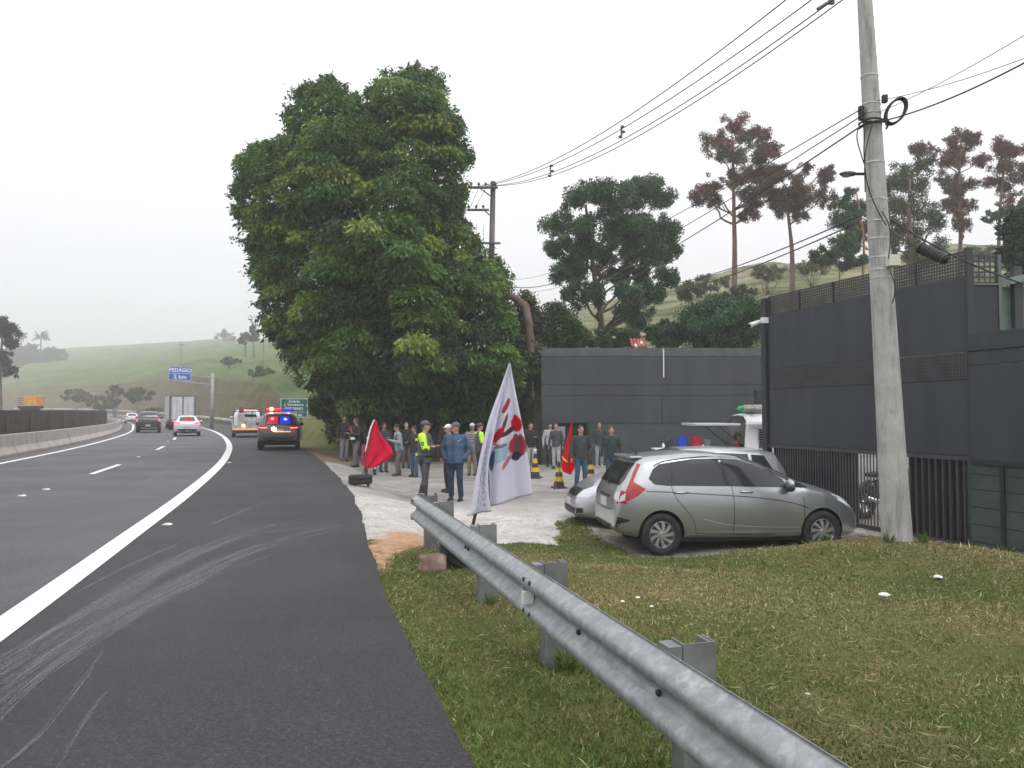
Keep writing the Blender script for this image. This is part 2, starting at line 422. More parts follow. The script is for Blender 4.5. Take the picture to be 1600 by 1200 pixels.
while s < ARC[-1]-20:
    if s > arc_at_Y(-3): ribbon('road_lane_line', -3.07, -2.91, .009, PW, s0=s, s1=s+4.2)
    s += 14.3
# skid / scrape marks
def scratch_mat():
    g = newmat('scrape', .8)
    g.b.inputs['Base Color'].default_value = (.36,.35,.37,1)
    uv = g.new('ShaderNodeTexCoord').outputs['UV']
    mp = g.new('ShaderNodeMapping'); mp.inputs['Scale'].default_value = (.45, 17, 1); g.l.new(uv, mp.inputs[0])
    n1 = g.noise(mp.outputs[0], 2.2, 8, .8); n2 = g.noise(g.pos, 70, 4, .8)
    f = g.math('ADD', g.ramp(n1, [(.5,0.0),(.62,.5)]), g.ramp(n2, [(.46,-0.0),(.60,.45)]))
    f = g.math('MULTIPLY', f, g.ramp(n1, [(.45,0.0),(.56,1.0)])); f = g.math('MULTIPLY', f, .56)
    tr = g.new('ShaderNodeBsdfTransparent'); ms = g.new('ShaderNodeMixShader')
    g.l.new(f, ms.inputs[0]); g.l.new(tr.outputs[0], ms.inputs[1]); g.l.new(g.b.outputs[0], ms.inputs[2])
    g.l.new(ms.outputs[0], g.n['Material Output'].inputs['Surface']); return g.m
SCM = scratch_mat()
def scrape(pix, width, seed, z=.0085):
    P = [WZ(x,y,z) for x,y in pix]; C = catmull([(p.x,p.y) for p in P], .12)
    T = np.gradient(C, axis=0); T /= np.linalg.norm(T,axis=1)[:,None]; N = np.stack([T[:,1],-T[:,0]],1)
    vs = []; fs = []; uv = []
    L = np.concatenate([[0],np.cumsum(np.linalg.norm(np.diff(C,axis=0),axis=1))])
    for i in range(len(C)):
        e = min(1, 3*i/len(C), 3*(len(C)-1-i)/len(C)); ww = width*(.35+.65*e)
        for k in (-1,1):
            p = C[i]+N[i]*k*ww/2; vs.append((p[0],p[1],z)); uv.append((L[i]+seed*7.3, (k*ww/2)*3.0+seed*3.1))
    for i in range(len(C)-1): fs.append((2*i,2*i+1,2*i+3,2*i+2))
    me = MB().add(vs,fs).mesh('road_scrape_marks', SCM); u = me.uv_layers.new(name='UVMap')
    for l in me.loops: u.data[l.index].uv = uv[l.vertex_index]
    o = link('road_scrape_marks', me); o['kind'] = 'structure'
k = 0
for pix,wd in (([(-60,1085),(60,1010),(150,952),(250,890),(340,848),(430,818)],.30),
               ([(-40,1052),(80,985),(190,925),(300,868),(400,835),(500,822)],.16),
               ([(0,1070),(110,1000),(220,935),(330,880),(410,850)],.14),
               ([(-40,1120),(60,1045),(150,985),(260,925),(370,870),(450,840),(530,820)],.26),
               ([(180,965),(300,905),(400,862),(530,826)],.08),
               ([(-40,1160),(60,1060),(150,1000),(260,935),(350,893),(420,868)],.12),
               ([(0,1200),(60,1150),(120,1075),(160,1020)],.04),
               ([(90,1200),(130,1130),(170,1075)],.03),
               ([(330,820),(400,790),(440,776)],.10),
               ([(120,925),(200,885),(300,838)],.07),
               ([(100,790),(180,765),(250,742),(300,716)],.12)):
    k += 1; scrape(pix, wd, k, .0085+.0005*k)
# road studs
sm = mat('stud_white', (.75,.75,.72), .4)
k = 0
SL = ['beside the thick edge line, nearest the camera','right of the edge line at the bend','in the lanes left of the lane dash','in the lanes near the left side, closest to the camera','beside the lane dash, further up the lanes','at the left edge of the picture on the lanes']
for (x,y),lb in zip(((261,820),(358,723),(72,765),(34,775),(216,714),(262,690)),SL):
    p = WZ(x,y,.004)
    b = MB(); b.prism([(-.06,0),(.06,0),(.035,.02),(-.035,.02)], 'y', -.05, .05)
    o = b.build('road_stud', sm); o.location = p; tag(o, 'small white reflective stud '+lb, 'road stud', 'reflective studs on the highway')

# ------------------------------------------------------------------ hills
def footY(u):
    if u > -.21: return 33.0 if u < .3 else 31.0
    Ys = np.arange(22, 260, .5); inside = u*Ys < np.interp(Ys, SE[:,1], SE[:,0])+1.6
    return float(Ys[inside].max()) if inside.any() else 33.0
# px: ((Y or +dY, py) ...) bank shoulder, mid slope, ridge
HT = [(-1400,('+25',600),('+110',580),(760,548)),(-400,('+25',606),('+110',584),(760,548)),(0,('+25',612),('+110',590),(760,548)),(150,('+25',602),('+110',578),(740,540)),(325,('+22',588),('+90',566),(640,530)),
      (420,('+18',600),('+60',572),(420,528)),(460,('+9',642),('+35',598),(320,524)),(490,('+9',655),('+32',606),(230,520)),(540,('+9',652),('+32',600),(160,508)),
      (700,('+9',625),('+30',575),(130,498)),(850,('+10',600),('+32',556),(112,487)),(1060,(45,580),(65,520),(102,443)),(1200,(45,560),(60,490),(93,412)),(1400,(44,545),(60,470),(88,394)),
      (1600,(43,530),(58,455),(85,378)),(2600,(43,500),(58,420),(85,330))]
HXs = [h[0] for h in HT]
def hill_profile(u):
    px = 800+u*FPX
    F = footY(u); j = max(0, min(len(HT)-2, int(np.searchsorted(HXs, px))-1)); a,b = HT[j],HT[j+1]
    t = min(1,max(0,(px-a[0])/(b[0]-a[0]))); pts = [(F, float(zr(F))-.5 if u > -.21 else float(zr(F))-.12)]
    for k in (1,2,3):
        def yy(h): return F+float(h[k][0]) if isinstance(h[k][0],str) else float(h[k][0])
        Y = yy(a)*(1-t)+yy(b)*t; py = a[k][1]*(1-t)+b[k][1]*t
        pts.append((Y, CAMZ+(HZ-py)/FPX*Y))
    Y3,z3 = pts[-1]; pts.append((Y3*1.35, z3-1.5)); pts.append((Y3*1.6, z3-12)); pts.append((Y3*2.2,-6))
    return pts
NU, NS = 330, 109
us = np.linspace(-1.65, 1.6, NU); HV = np.zeros((NU, NS, 3)); BK = np.zeros((NU,NS)); RG = np.zeros((NU,NS))
for i,u in enumerate(us):
    P = hill_profile(u); ys = np.array([p[0] for p in P]); zs = np.array([p[1] for p in P])
    tt = np.concatenate([np.linspace(0,1,26)[:-1], 1+np.linspace(0,1,24)[:-1], 2+np.linspace(0,1,36)[:-1], 3+np.linspace(0,3,26)])
    Ysamp = np.interp(tt, np.arange(7), ys)
    zz = np.interp(Ysamp, ys, zs)
    kz = np.array([.25,.5,.25]);
    for _ in range(5): zz[1:-1] = np.convolve(zz, kz, 'valid')
    HV[i,:,0] = u*Ysamp; HV[i,:,1] = Ysamp; HV[i,:,2] = zz
    BK[i] = 1-tt; RG[i] = u
for i in range(NU):
    for j in range(NS):
        x,y,z = HV[i,j]; a = min(1, max(0,(BK[i,j]-1)*-3))
        HV[i,j,2] += a*(noise.noise((x*.09,y*.09,0))*1.0+noise.noise((x*.35,y*.35,5))*.30)*(min(1,y/90))
me = bpy.data.meshes.new('hillside'); idx = np.arange(NU*NS).reshape(NU,NS)
F = np.stack([idx[:-1,:-1], idx[1:,:-1], idx[1:,1:], idx[:-1,1:]], -1).reshape(-1,4)
npmesh(me, HV.reshape(-1,3), F, 4); me.polygons.foreach_set('use_smooth', np.ones(len(F),bool))
at = me.attributes.new('bank','FLOAT','POINT'); at.data.foreach_set('value', BK.ravel().astype(np.float32))
at = me.attributes.new('side','FLOAT','POINT'); at.data.foreach_set('value', RG.ravel().astype(np.float32))
g = newmat('hill_cover', .95, .1)
grs = g.ramp(g.noise(g.pos, .05, 7, .6), [(.3,(.06,.105,.03)),(.5,(.105,.165,.05)),(.7,(.17,.20,.08))])
dry = g.ramp(g.noise(g.pos, .12, 7, .65), [(.3,(.13,.155,.06)),(.5,(.24,.25,.13)),(.66,(.38,.33,.24))])
sep = g.new('ShaderNodeSeparateXYZ'); g.l.new(g.pos, sep.inputs[0])
cmb = g.new('ShaderNodeCombineXYZ')
g.l.new(g.math('MULTIPLY', sep.outputs[0], .12), cmb.inputs[0]); g.l.new(g.math('MULTIPLY', sep.outputs[1], .12), cmb.inputs[1]); g.l.new(g.math('MULTIPLY', sep.outputs[2], 1.6), cmb.inputs[2])
terr = g.noise(cmb.outputs[0], 1.0, 6, .7, .6)
dry = g.mix(g.ramp(terr, [(.42,.95),(.52,0.0)]), dry, (.085,.08,.04))
side = g.new('ShaderNodeMapRange'); side.inputs['From Min'].default_value = -.26; side.inputs['From Max'].default_value = -.1; g.l.new(g.attr('side'), side.inputs['Value'])
c = g.mix(side.outputs[0], grs, dry)
c = g.mix(g.ramp(g.noise(g.pos, .5, 8, .8), [(.36,.7),(.52,0.0)]), c, (.06,.075,.03))
bankc = g.ramp(g.noise(g.pos, .22, 7, .7), [(.3,(.07,.085,.035)),(.48,(.14,.125,.06)),(.62,(.2,.14,.09)),(.75,(.13,.14,.055))])
bankc = g.mix(g.ramp(g.noise(g.pos, 2.2, 6, .8), [(.38,.6),(.55,0.0)]), bankc, (.05,.05,.025))
nbank = g.ramp(g.noise(g.pos, .6, 6, .7), [(.3,(.09,.11,.035)),(.55,(.17,.18,.065)),(.75,(.24,.2,.1))])
nearm = g.new('ShaderNodeMapRange'); nearm.inputs['From Min'].default_value = -.30; nearm.inputs['From Max'].default_value = -.275; g.l.new(g.attr('side'), nearm.inputs['Value'])
bankc = g.mix(nearm.outputs[0], bankc, nbank)
bf = g.math('ADD', g.attr('bank'), g.math('MULTIPLY_ADD', g.noise(g.pos,.1,6,.7), 1.2, -.6))
bm_ = g.new('ShaderNodeMapRange'); bm_.inputs['From Min'].default_value = -.25; bm_.inputs['From Max'].default_value = .1; g.l.new(bf, bm_.inputs['Value'])
c = g.mix(bm_.outputs[0], c, bankc)
g.l.new(c, g.b.inputs['Base Color']); g.bump(g.noise(g.pos, 3, 8, .8), .9, .25)
me.materials.append(g.m); hill = link('hillside', me); hill['kind'] = 'structure'
HBVH = BVHTree.FromPolygons([tuple(v) for v in HV.reshape(-1,3)], [tuple(f) for f in F.tolist()])
def hz(x, y):
    h = HBVH.ray_cast(Vector((x,y,200)), Vector((0,0,-1)))[0]
    return max(h.z if h else -9, zg(x,y))
# ------------------------------------------------------------------ foliage
def leafmat(name, trans=.15, rough=.55):
    m = bpy.data.materials.new(name); m.use_nodes = True; g = G(m)
    a = g.attr('Col','Color'); g.l.new(a, g.b.inputs['Base Color']); g.b.inputs['Roughness'].default_value = rough
    g.b.inputs['Specular IOR Level'].default_value = .3
    t = g.new('ShaderNodeBsdfTranslucent'); g.l.new(a, t.inputs[0]); ms = g.new('ShaderNodeMixShader'); ms.inputs[0].default_value = trans
    g.l.new(g.b.outputs[0], ms.inputs[1]); g.l.new(t.outputs[0], ms.inputs[2]); g.l.new(ms.outputs[0], g.n['Material Output'].inputs['Surface'])
    return m
LEAF = leafmat('leaves')
def unit(a): return a/np.maximum(np.linalg.norm(a,axis=1,keepdims=True),1e-9)
def leafmesh(P, D, size, col, aspect=.45, bend=.25):
    """rhombic leaf quads: P base points, D directions, size lengths, col rgb per leaf"""
    n = len(P); rnd = unit(rng.normal(size=(n,3))); W_ = unit(np.cross(D, rnd))
    N = np.cross(D, W_); s = size[:,None]
    v0 = P; v1 = P+D*s*.5+W_*s*aspect*.5+N*s*bend*.3; v3 = P+D*s*.5-W_*s*aspect*.5+N*s*bend*.3; v2 = P+D*s-N*s*bend*.2
    V = np.stack([v0,v1,v2,v3],1).reshape(-1,3); C = np.repeat(col,4,axis=0)
    return V, C
def clump_leaves(cs, rs, per, size, pal, droop=.6, shell=(.55,1.05), flat=.75, palw=None, coljit=.15, iso=False):
    """cs centres, rs radii -> arrays; each clump gets a palette colour"""
    Ps=[];Ds=[];Ss=[];Cs=[]
    pal = np.array(pal)
    for c,r in zip(cs, rs):
        n = max(6,int(per*(r/ max(1e-6,np.mean(rs)))**2))
        d = unit(rng.normal(size=(n,3))); d[:,2] = np.where(d[:,2] < -.35, -d[:,2]*.6, d[:,2]); d = unit(d)
        if iso: d = unit(rng.normal(size=(n,3)))
        rad = r*(shell[0]+(shell[1]-shell[0])*rng.random(n)**.6)
        p = np.array(c)+d*rad[:,None]*np.array([1,1,flat])
        dd = unit(d*(.2 if iso else .7)+np.array([0,0,-droop])+rng.normal(size=(n,3))*(.8 if iso else .45))
        k = rng.choice(len(pal), p=palw)
        col = pal[k]*(1+rng.normal(size=(n,1))*coljit)*(1+rng.normal()*.12)
        Ps.append(p);Ds.append(dd);Ss.append(size*(.6+.8*rng.random(n)));Cs.append(np.clip(col,.002,1))
    return np.concatenate(Ps),np.concatenate(Ds),np.concatenate(Ss),np.concatenate(Cs)
def foliage(name, arrays, parent, aspect=.45, origin=None, m=None):
    P,D,Sz,Cc = [np.concatenate(a) for a in zip(*arrays)] if isinstance(arrays,list) else arrays
    if origin is not None: P = P-np.array(origin)
    V,C = leafmesh(P,D,Sz,Cc,aspect)
    me = bpy.data.meshes.new(name); npmesh(me, V, np.arange(len(V)).reshape(-1,4), 4)
    at = me.attributes.new('Col','FLOAT_COLOR','POINT'); at.data.foreach_set('color', np.concatenate([C,np.ones((len(C),1))],1).astype(np.float32).ravel())
    me.materials.append(m or LEAF); return link(name, me, parent)
BARK = mat('bark', (.11,.09,.075), .9, nscale=6, namt=.4, bump=.8, bscale=18, stretch=(1,1,.25))
BARKL = mat('bark_pale', (.24,.19,.15), .9, nscale=6, namt=.35, bump=.6, bscale=18, stretch=(1,1,.3))
BARKR = mat('bark_reddish', (.16,.11,.085), .9, nscale=6, namt=.35, bump=.6, bscale=18, stretch=(1,1,.3))
def limb(mb, a, b, r0, r1, wob=.08, n=7, seg=6, sag=0):
    a = Vector(a); b = Vector(b); L = (b-a).length; pts = []; rr = []
    s = random.random()*50
    for i in range(n+1):
        t = i/n; p = a.lerp(b, t); e = math.sin(PI*t)
        p = p+Vector((noise.noise((s,t*2.2,0)),noise.noise((s,t*2.2,7)),noise.noise((s,t*2.2,13))*.6))*L*wob*2*e+Vector((0,0,-sag*L*e))
        pts.append(p); rr.append(r0+(r1-r0)*t)
    mb.tube(pts, rr, seg); return pts
GREENS = [(.035,.075,.022),(.045,.095,.026),(.06,.115,.03),(.09,.15,.035),(.03,.06,.022)]

def px_tree(name, label, cat, Y, base_px, clumps, trunk, rad, leafsize, per, pal, bark, palw=None, group=None, droop=.4, zbase=None, depth=None, sub=6, aspect=.5, twig=True, flat=1.05, crown_scale=1.0, extra=None):
    """clumps: (px,py,rpx) crown masses measured on the photograph, placed at distance Y with their own depth offsets"""
    k = Y/FPX
    bx = (base_px-800)*k; bz = hz(bx, Y) if zbase is None else zbase
    root = thing(name, label, cat, (bx, Y, bz), 0, group); O = Vector((bx,Y,bz))
    tp = [WY(x,y,Y)-O for x,y in trunk]; tp[0] = Vector((0,0,-.3)); 
    mb = MB(); n = len(tp); C3 = catmull([tuple(p) for p in tp], .5)
    T = [Vector(p) for p in C3]; rr = [rad*(1-.72*i/(len(T)-1)) for i in range(len(T))]; rr[0] *= 1.4
    mb.tube(T, rr, 9)
    mx_r = max(c[2] for c in clumps)*k; cs=[];rs=[]
    for (x,y,r) in clumps:
        dz = (depth if depth else mx_r*1.5)*random.uniform(-1,1)
        c = WY(x,y,Y)-O; c = Vector((c.x*(1+dz/Y), dz, (c.z+bz-CAMZ)*(1+dz/Y)+CAMZ-bz)); R_ = r*k
        # limb from the trunk, starting lower than the clump
        cand = [i for i,p in enumerate(T) if p.z < c.z-R_*.3] or [0]
        i0 = min(cand, key=lambda i:(T[i]-c).length+abs((c.z-T[i].z)-(c.xy-T[i].xy).length*.8)*.6)
        ra = min(rr[i0]*.55, .05+R_*.05)
        pts = limb(mb, T[i0], c, ra, ra*.3, .09)
        for j in range(int(sub*2.3)):
            d = Vector((random.gauss(0,1),random.gauss(0,1),random.gauss(0,.75))); d = d.normalized()*R_*random.uniform(.25,1.2)
            cc = c+Vector((d.x,d.y,d.z*flat)); cs.append(cc); rs.append(R_*random.uniform(.14,.38)*crown_scale)
            if twig: limb(mb, pts[random.randint(3,6)], cc, ra*.22, ra*.08, .1, 4, 4)
    mb.build('trunk', bark, root, smooth=True, recalc=False)
    arr = [clump_leaves(cs, rs, int(per*1.9), leafsize*.58, pal, droop, (.0,1.6), .95, palw, iso=True)]
    foliage('crown', arr, root, aspect)
    return root
def bush(name, label, cat, px, py, rx, ry, Y, n, per, leafsize, pal, palw=None, group=None, zb=None, droop=.2, aspect=.45):
    k = Y/FPX; c = WY(px,py,Y); zb = hz(c.x,Y) if zb is None else zb
    root = thing(name, label, cat, (c.x,Y,zb), 0, group); cs=[];rs=[]; mb = MB()
    for i in range(n):
        a = random.uniform(0,2*PI); e = random.random()**.5; zz = random.uniform(-1,1)
        q = math.sqrt(max(0,1-zz*zz))*e
        p = Vector((math.cos(a)*q*rx*k, math.sin(a)*q*rx*k*.7, c.z-zb+zz*ry*k))
        cs.append(p); rs.append(random.uniform(.22,.38)*min(rx,ry)*k*1.2)
        if i%3 == 0: limb(mb, (random.uniform(-.2,.2),0,-.2), p, .04, .012, .1, 4, 5)
    mb.build('stems', BARK, root, smooth=True, recalc=False)
    foliage('leaves', clump_leaves(cs, rs, int(per*1.6), leafsize*.7, pal, droop, (.1,1.25), .9, palw, iso=True), root, aspect)
    return root

# ---- the big dense tree by the driveway
SIL = [(470,610),(448,560),(420,515),(403,479),(415,450),(392,419),(408,388),(375,374),(389,346),(368,321),(368,290),(380,268),(378,248),(399,230),(420,232),(445,220),(450,192),(455,160),(469,139),(494,127),(515,122),(539,146),(557,150),(578,167),(590,199),(606,199),(585,174),(585,136),(606,108),(627,120),(648,104),(683,118),(693,143),(688,171),(707,178),(718,213),(735,234),(735,255),(718,269),(725,297),(711,332),(728,353),(739,381),(760,395),(784,419),(788,447),(800,500),(815,560),(822,610),(800,650),(740,668),(640,664),(575,662),(528,650),(495,622)]
SP = [(float(a),float(b)) for a,b in SIL]
def wisps(SP, Y0, O):
    # thin drooping twigs of leaves that break the outline
    P=[];D=[];Sz=[];Cc=[]
    for i in range(len(SP)-8):
        a=np.array(SP[i]); b=np.array(SP[i+1])
        if a[1] > 600 and b[1] > 600: continue
        for _ in range(max(2,int(np.linalg.norm(b-a)/3.5))):
            t=random.random(); q=a+(b-a)*t; n_=np.array([(b-a)[1],-(b-a)[0]])/max(1,np.linalg.norm(b-a)); e=random.uniform(-12,7)
            c=WY(q[0]+n_[0]*e,q[1]+n_[1]*e,Y0+random.uniform(-1.5,1.5))-O; L=random.uniform(.25,.6); dv=Vector((random.gauss(n_[0]*.5,.4),random.gauss(0,.4),random.uniform(-.2,.9))); dv.normalize()
            for k in range(26):
                P.append(tuple(c+dv*L*(random.random()-.3)+Vector((random.gauss(0,.07),random.gauss(0,.07),random.gauss(0,.06))))); D.append((random.gauss(0,.5),random.gauss(0,.5),random.uniform(-1,.1))); Sz.append(random.uniform(.10,.2)); Cc.append((.075,.13,.03))
    return np.array(P),unit(np.array(D)),np.array(Sz),np.array(Cc)*(1+rng.normal(size=(len(P),1))*.2)
def big_tree():
    Y0 = 33.5; k = Y0/FPX
    bx = (640-800)*k; bz = hz(bx,Y0); O = Vector((bx,Y0,bz))
    root = thing('broadleaf_tree','huge dense dark green tree rising over the group of people beside the highway','tree',O)
    X = rng.uniform(360,860,9000); Yp = rng.uniform(95,680,9000); d = sdpoly(X,Yp,SP)
    ok = (d > 15); X = X[ok]; Yp = Yp[ok]; d = d[ok]
    # ragged outline: bites taken out of the crown's edge, sprays of foliage growing out of it
    E = [SP[i] for i in range(len(SP)-8)]; bites = []; sprays = []
    for _ in range(30):
        i = random.randrange(len(E)-1); t = random.random(); bites.append((E[i][0]*(1-t)+E[i+1][0]*t, E[i][1]*(1-t)+E[i+1][1]*t, random.uniform(8,17)))
    kp = np.ones(len(X),bool)
    for bx_,by_,br in bites: kp &= np.hypot(X-bx_,Yp-by_) > br
    X = X[kp]; Yp = Yp[kp]; d = d[kp]
    for _ in range(46):
        i = random.randrange(len(E)-1); t = random.random(); q = (np.array(E[i])*(1-t)+np.array(E[i+1])*t-np.array([585.,390.]))*.96+np.array([585.,390.]); e = np.array(E[i+1])-np.array(E[i]); nn_ = np.array([e[1],-e[0]])/max(1,np.linalg.norm(e))+np.array([0,-.5]); nn_ /= np.linalg.norm(nn_); L = random.uniform(4,15); yy = Y0+random.uniform(-2,1.5)
        for k_ in range(4): sprays.append((q[0]+nn_[0]*L*k_/3, q[1]+nn_[1]*L*k_/3, yy, .36-.07*k_))
    # thin by poisson-ish selection
    sel = []; keep = []
    for i in range(len(X)):
        rr = 24 if d[i] > 25 else 12
        if all((X[i]-a)**2+(Yp[i]-b)**2 > rr*rr for a,b in keep[-900:]): keep.append((X[i],Yp[i])); sel.append(i)
    cs=[];rs=[];fs_=[];fr=[]
    for i in sel:
        if d[i] < 20 and random.random() < .22: continue
        t = min(d[i]/150,1); bulge = 5.4*math.sqrt(1-(1-t)**2)
        nn = noise.noise((X[i]*.017,Yp[i]*.017,3.3))*3.6+noise.noise((X[i]*.045,Yp[i]*.045,9))*2.0
        for layer in (0,1,2,3):
            if layer == 0: dy = -(bulge+nn*t)
            elif layer == 1:
                if random.random() > .6: continue
                dy = bulge*.8
            elif layer == 2: dy = -(bulge+nn*t)+random.uniform(1.3,2.2)
            else:
                if random.random() > .5: continue
                dy = random.uniform(-.4,.4)*bulge
            if layer != 1 and Yp[i] > 600: dy = max(dy, -1.5)
            c = WY(X[i],Yp[i],Y0+dy)-O; edge = d[i] < 22
            if layer == 0: cs.append(c); rs.append((.36 if edge else .66)*random.uniform(.65,1.35))
            else: fs_.append(c+Vector((0,0,random.uniform(-.4,.4)))); fr.append((.4 if edge else .8)*random.uniform(.8,1.2))
    pal = [(.052,.12,.027),(.078,.165,.034),(.13,.225,.04),(.034,.078,.023),(.20,.28,.05)]  # leaf greens; the palest put clump highlights into the colour
    arr = [clump_leaves(cs, rs, 430, .19, pal, .9, (.55,1.15), .68, [.26,.26,.24,.12,.12], .2), clump_leaves(fs_, fr, 130, .26, pal[:2]+[pal[3]], .7, (.2,1.1), .8, None, .15), wisps(SP, Y0, O), clump_leaves([WY(a_,b_,c_)-O for a_,b_,c_,r_ in sprays],[r_ for *_,r_ in sprays],95,.18,pal,.6,(.1,1.15),1,[.26,.26,.24,.12,.12],.2,iso=True)]
    cs = cs+fs_
    foliage('crown', arr, root, .42)
    mb = MB()
    for (x0,x1,y1) in ((-.4,-2.6,9.5),(.3,.6,12.5),(1.2,3.0,7),(-1.2,-4.3,5.5),(.9,2.0,4.5),(-2.0,-5,8),(2.2,4.2,4)):
        p = limb(mb, (x0,random.uniform(-.3,.3),-.3), (x1,random.uniform(-1,1),y1), .22, .07, .07, 10, 8)
        for j in range(5):
            c = Vector(random.choice(cs)); limb(mb, p[random.randint(3,9)], p[8].lerp(c,.8), .06, .02, .08, 5, 5)
    mb.build('trunk', BARK, root, smooth=True, recalc=False)
    return root
big_tree()
# dark shrubs under and behind it
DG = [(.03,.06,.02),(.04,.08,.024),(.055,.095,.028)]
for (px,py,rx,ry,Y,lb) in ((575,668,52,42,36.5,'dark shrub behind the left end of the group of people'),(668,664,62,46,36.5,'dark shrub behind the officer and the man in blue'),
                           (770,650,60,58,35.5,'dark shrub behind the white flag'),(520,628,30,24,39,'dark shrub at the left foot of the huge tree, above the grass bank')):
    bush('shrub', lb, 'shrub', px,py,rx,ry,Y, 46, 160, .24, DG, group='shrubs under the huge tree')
b = bush('shrub','olive green climber-covered shrub between the huge tree and the grey wall','shrub',822,560,34,95,33.6,85,110,.22,[(.05,.085,.025),(.09,.12,.035),(.07,.075,.04),(.035,.06,.02)])
mb = MB(); O = Vector(b.location)
mb.tube([WY(x,y,33.0)-O for x,y in ((826,640),(829,560),(826,505),(820,478),(805,466),(790,460),(778,447),(770,436))], [.2,.2,.2,.19,.16,.14,.12,.08], 8)
mb.build('dead_branch', BARKR, b, smooth=True)
bush('shrub','bright green leafy shrub right of the bare curved branch','shrub',862,505,34,30,35,40,120,.22,[(.07,.12,.03),(.1,.16,.03),(.05,.09,.03)])
px_tree('slender_tree','thin trunked small tree at the left end of the grey wall','tree',32.2,835,[(830,600,16),(838,630,12),(826,560,16),(842,585,10)],[(836,728),(835,660),(832,600),(828,560)],.09,.2,90,[(.08,.11,.035),(.05,.08,.03)],BARKL,zbase=-.36)

# ---- the broad green tree behind the wall
TG = [(.042,.11,.052),(.052,.13,.058),(.07,.15,.06),(.045,.095,.05)]
px_tree('broad_tree','broad blue-green tree with a forked trunk behind the long grey wall','tree',44,945,
 [(905,305,30),(940,300,26),(975,315,24),(1010,295,30),(1040,310,24),(880,345,26),(915,350,28),(955,350,26),(1000,345,30),(1040,355,24),(868,385,22),(900,390,26),(945,395,24),(985,390,24),(1020,385,28),(1048,400,18),
  (875,425,18),(905,430,24),(890,455,20),(920,455,18),(960,430,20),(1000,430,26),(1040,430,20),(975,460,20),(1010,465,22),(985,490,20),(1000,505,18),(1050,385,14)],
 [(942,545),(938,490),(930,440),(922,380),(915,320)],.24,.26,140,TG,BARK,depth=2.6,droop=.15,sub=6,crown_scale=1.05)
mbt = MB()
# ---- red-brown trees on the hill
RB = [(.13,.05,.05),(.17,.065,.06),(.20,.09,.07),(.10,.055,.045),(.10,.11,.05)]
RBW = [.3,.28,.18,.14,.10]
px_tree('red_leaved_tree','tall sparse tree with red-brown leaves, tallest of the hillside trees','tree',56,1147,
 [(1150,200,20),(1125,220,18),(1170,215,18),(1195,215,16),(1115,240,14),(1140,245,18),(1180,245,20),(1205,240,12),(1150,280,18),(1180,275,20),(1205,270,16),(1165,305,18),(1195,300,16),(1100,290,15),(1085,308,14),(1110,315,13),(1165,330,16),(1180,320,12),(1215,300,12)],
 [(1147,470),(1148,400),(1147,340),(1146,280),(1145,215)],.26,.24,85,RB,BARKR,RBW,'sparse trees on the hillside',crown_scale=1.05,depth=1.8,droop=.1,sub=6)
px_tree('red_leaved_tree','shorter red-brown sparse tree with a curved trunk right of the tallest one','tree',54,1240,
 [(1215,270,15),(1235,300,18),(1260,285,15),(1285,275,14),(1210,305,15),(1195,290,13),(1255,315,16),(1228,325,16),(1275,305,14),(1250,262,9),(1295,265,9),(1240,340,12)],
 [(1240,458),(1238,410),(1236,375),(1232,340),(1228,300)],.25,.22,80,[(.11,.06,.05),(.15,.085,.06),(.09,.06,.045),(.3,.1,.05)],BARKR,[.4,.3,.24,.06],'sparse trees on the hillside',crown_scale=1.05,depth=1.6,droop=.1,sub=6)
px_tree('red_leaved_tree','tall red-brown tree right of the concrete pole','tree',58,1500,
 [(1505,215,16),(1485,225,14),(1525,225,14),(1460,230,14),(1435,235,12),(1475,250,14),(1510,250,18),(1540,250,14),(1490,280,16),(1520,290,16),(1475,300,14),(1500,320,16),(1530,320,12),(1480,340,12),(1510,355,12)],
 [(1502,420),(1501,370),(1500,310),(1499,260),(1503,210)],.2,.24,75,RB,BARKR,RBW,'sparse trees on the hillside',crown_scale=1.05,depth=1.8,droop=.1,sub=6)
px_tree('red_leaved_tree','red-brown tree at the right edge of the photo','tree',55,1560,
 [(1575,225,16),(1555,240,14),(1595,240,16),(1565,265,16),(1590,270,18),(1550,285,12),(1580,295,16),(1610,280,18),(1560,315,10),(1600,310,14)],
 [(1560,420),(1561,370),(1563,320),(1568,270),(1575,225)],.17,.22,75,RB,BARKR,RBW,'sparse trees on the hillside',crown_scale=1.05,depth=1.6,droop=.1,sub=6)
px_tree('green_tree','green tree with flat leafy layers at the right edge below the red-brown crown','tree',50,1580,[(1575,330,13),(1590,335,14),(1560,340,9),(1605,330,12)],[(1580,420),(1580,380),(1582,330)],.1,.22,90,TG,BARKR,depth=.8,droop=.1)
px_tree('green_tree','bushy dark green tree directly behind the upper part of the concrete pole','tree',52,1425,
 [(1430,275,24),(1455,290,22),(1400,290,22),(1380,320,24),(1420,320,28),(1455,330,24),(1340,320,18),(1325,345,18),(1360,355,22),(1400,360,28),(1440,365,24),(1470,350,16),(1345,375,18),(1390,390,20),(1430,395,18),(1465,385,14),(1415,255,14)],
 [(1425,430),(1424,380),(1420,330),(1422,280)],.2,.24,105,[(.04,.075,.03),(.055,.095,.035),(.07,.11,.04),(.12,.08,.05)],BARKR,[.35,.3,.25,.1],depth=2.4,droop=.2,crown_scale=1.2,sub=5)
px_tree('green_tree','small tree with drooping long leaves left of the pole on the hillside','tree',50,1312,
 [(1312,375,16),(1290,392,14),(1335,390,14),(1300,405,12),(1322,408,12),(1278,402,9),(1345,405,10)],[(1312,435),(1312,410),(1312,380)],.08,.34,70,[(.06,.11,.035),(.09,.14,.04),(.045,.08,.03)],BARKR,depth=1.2,droop=.6,aspect=.3)
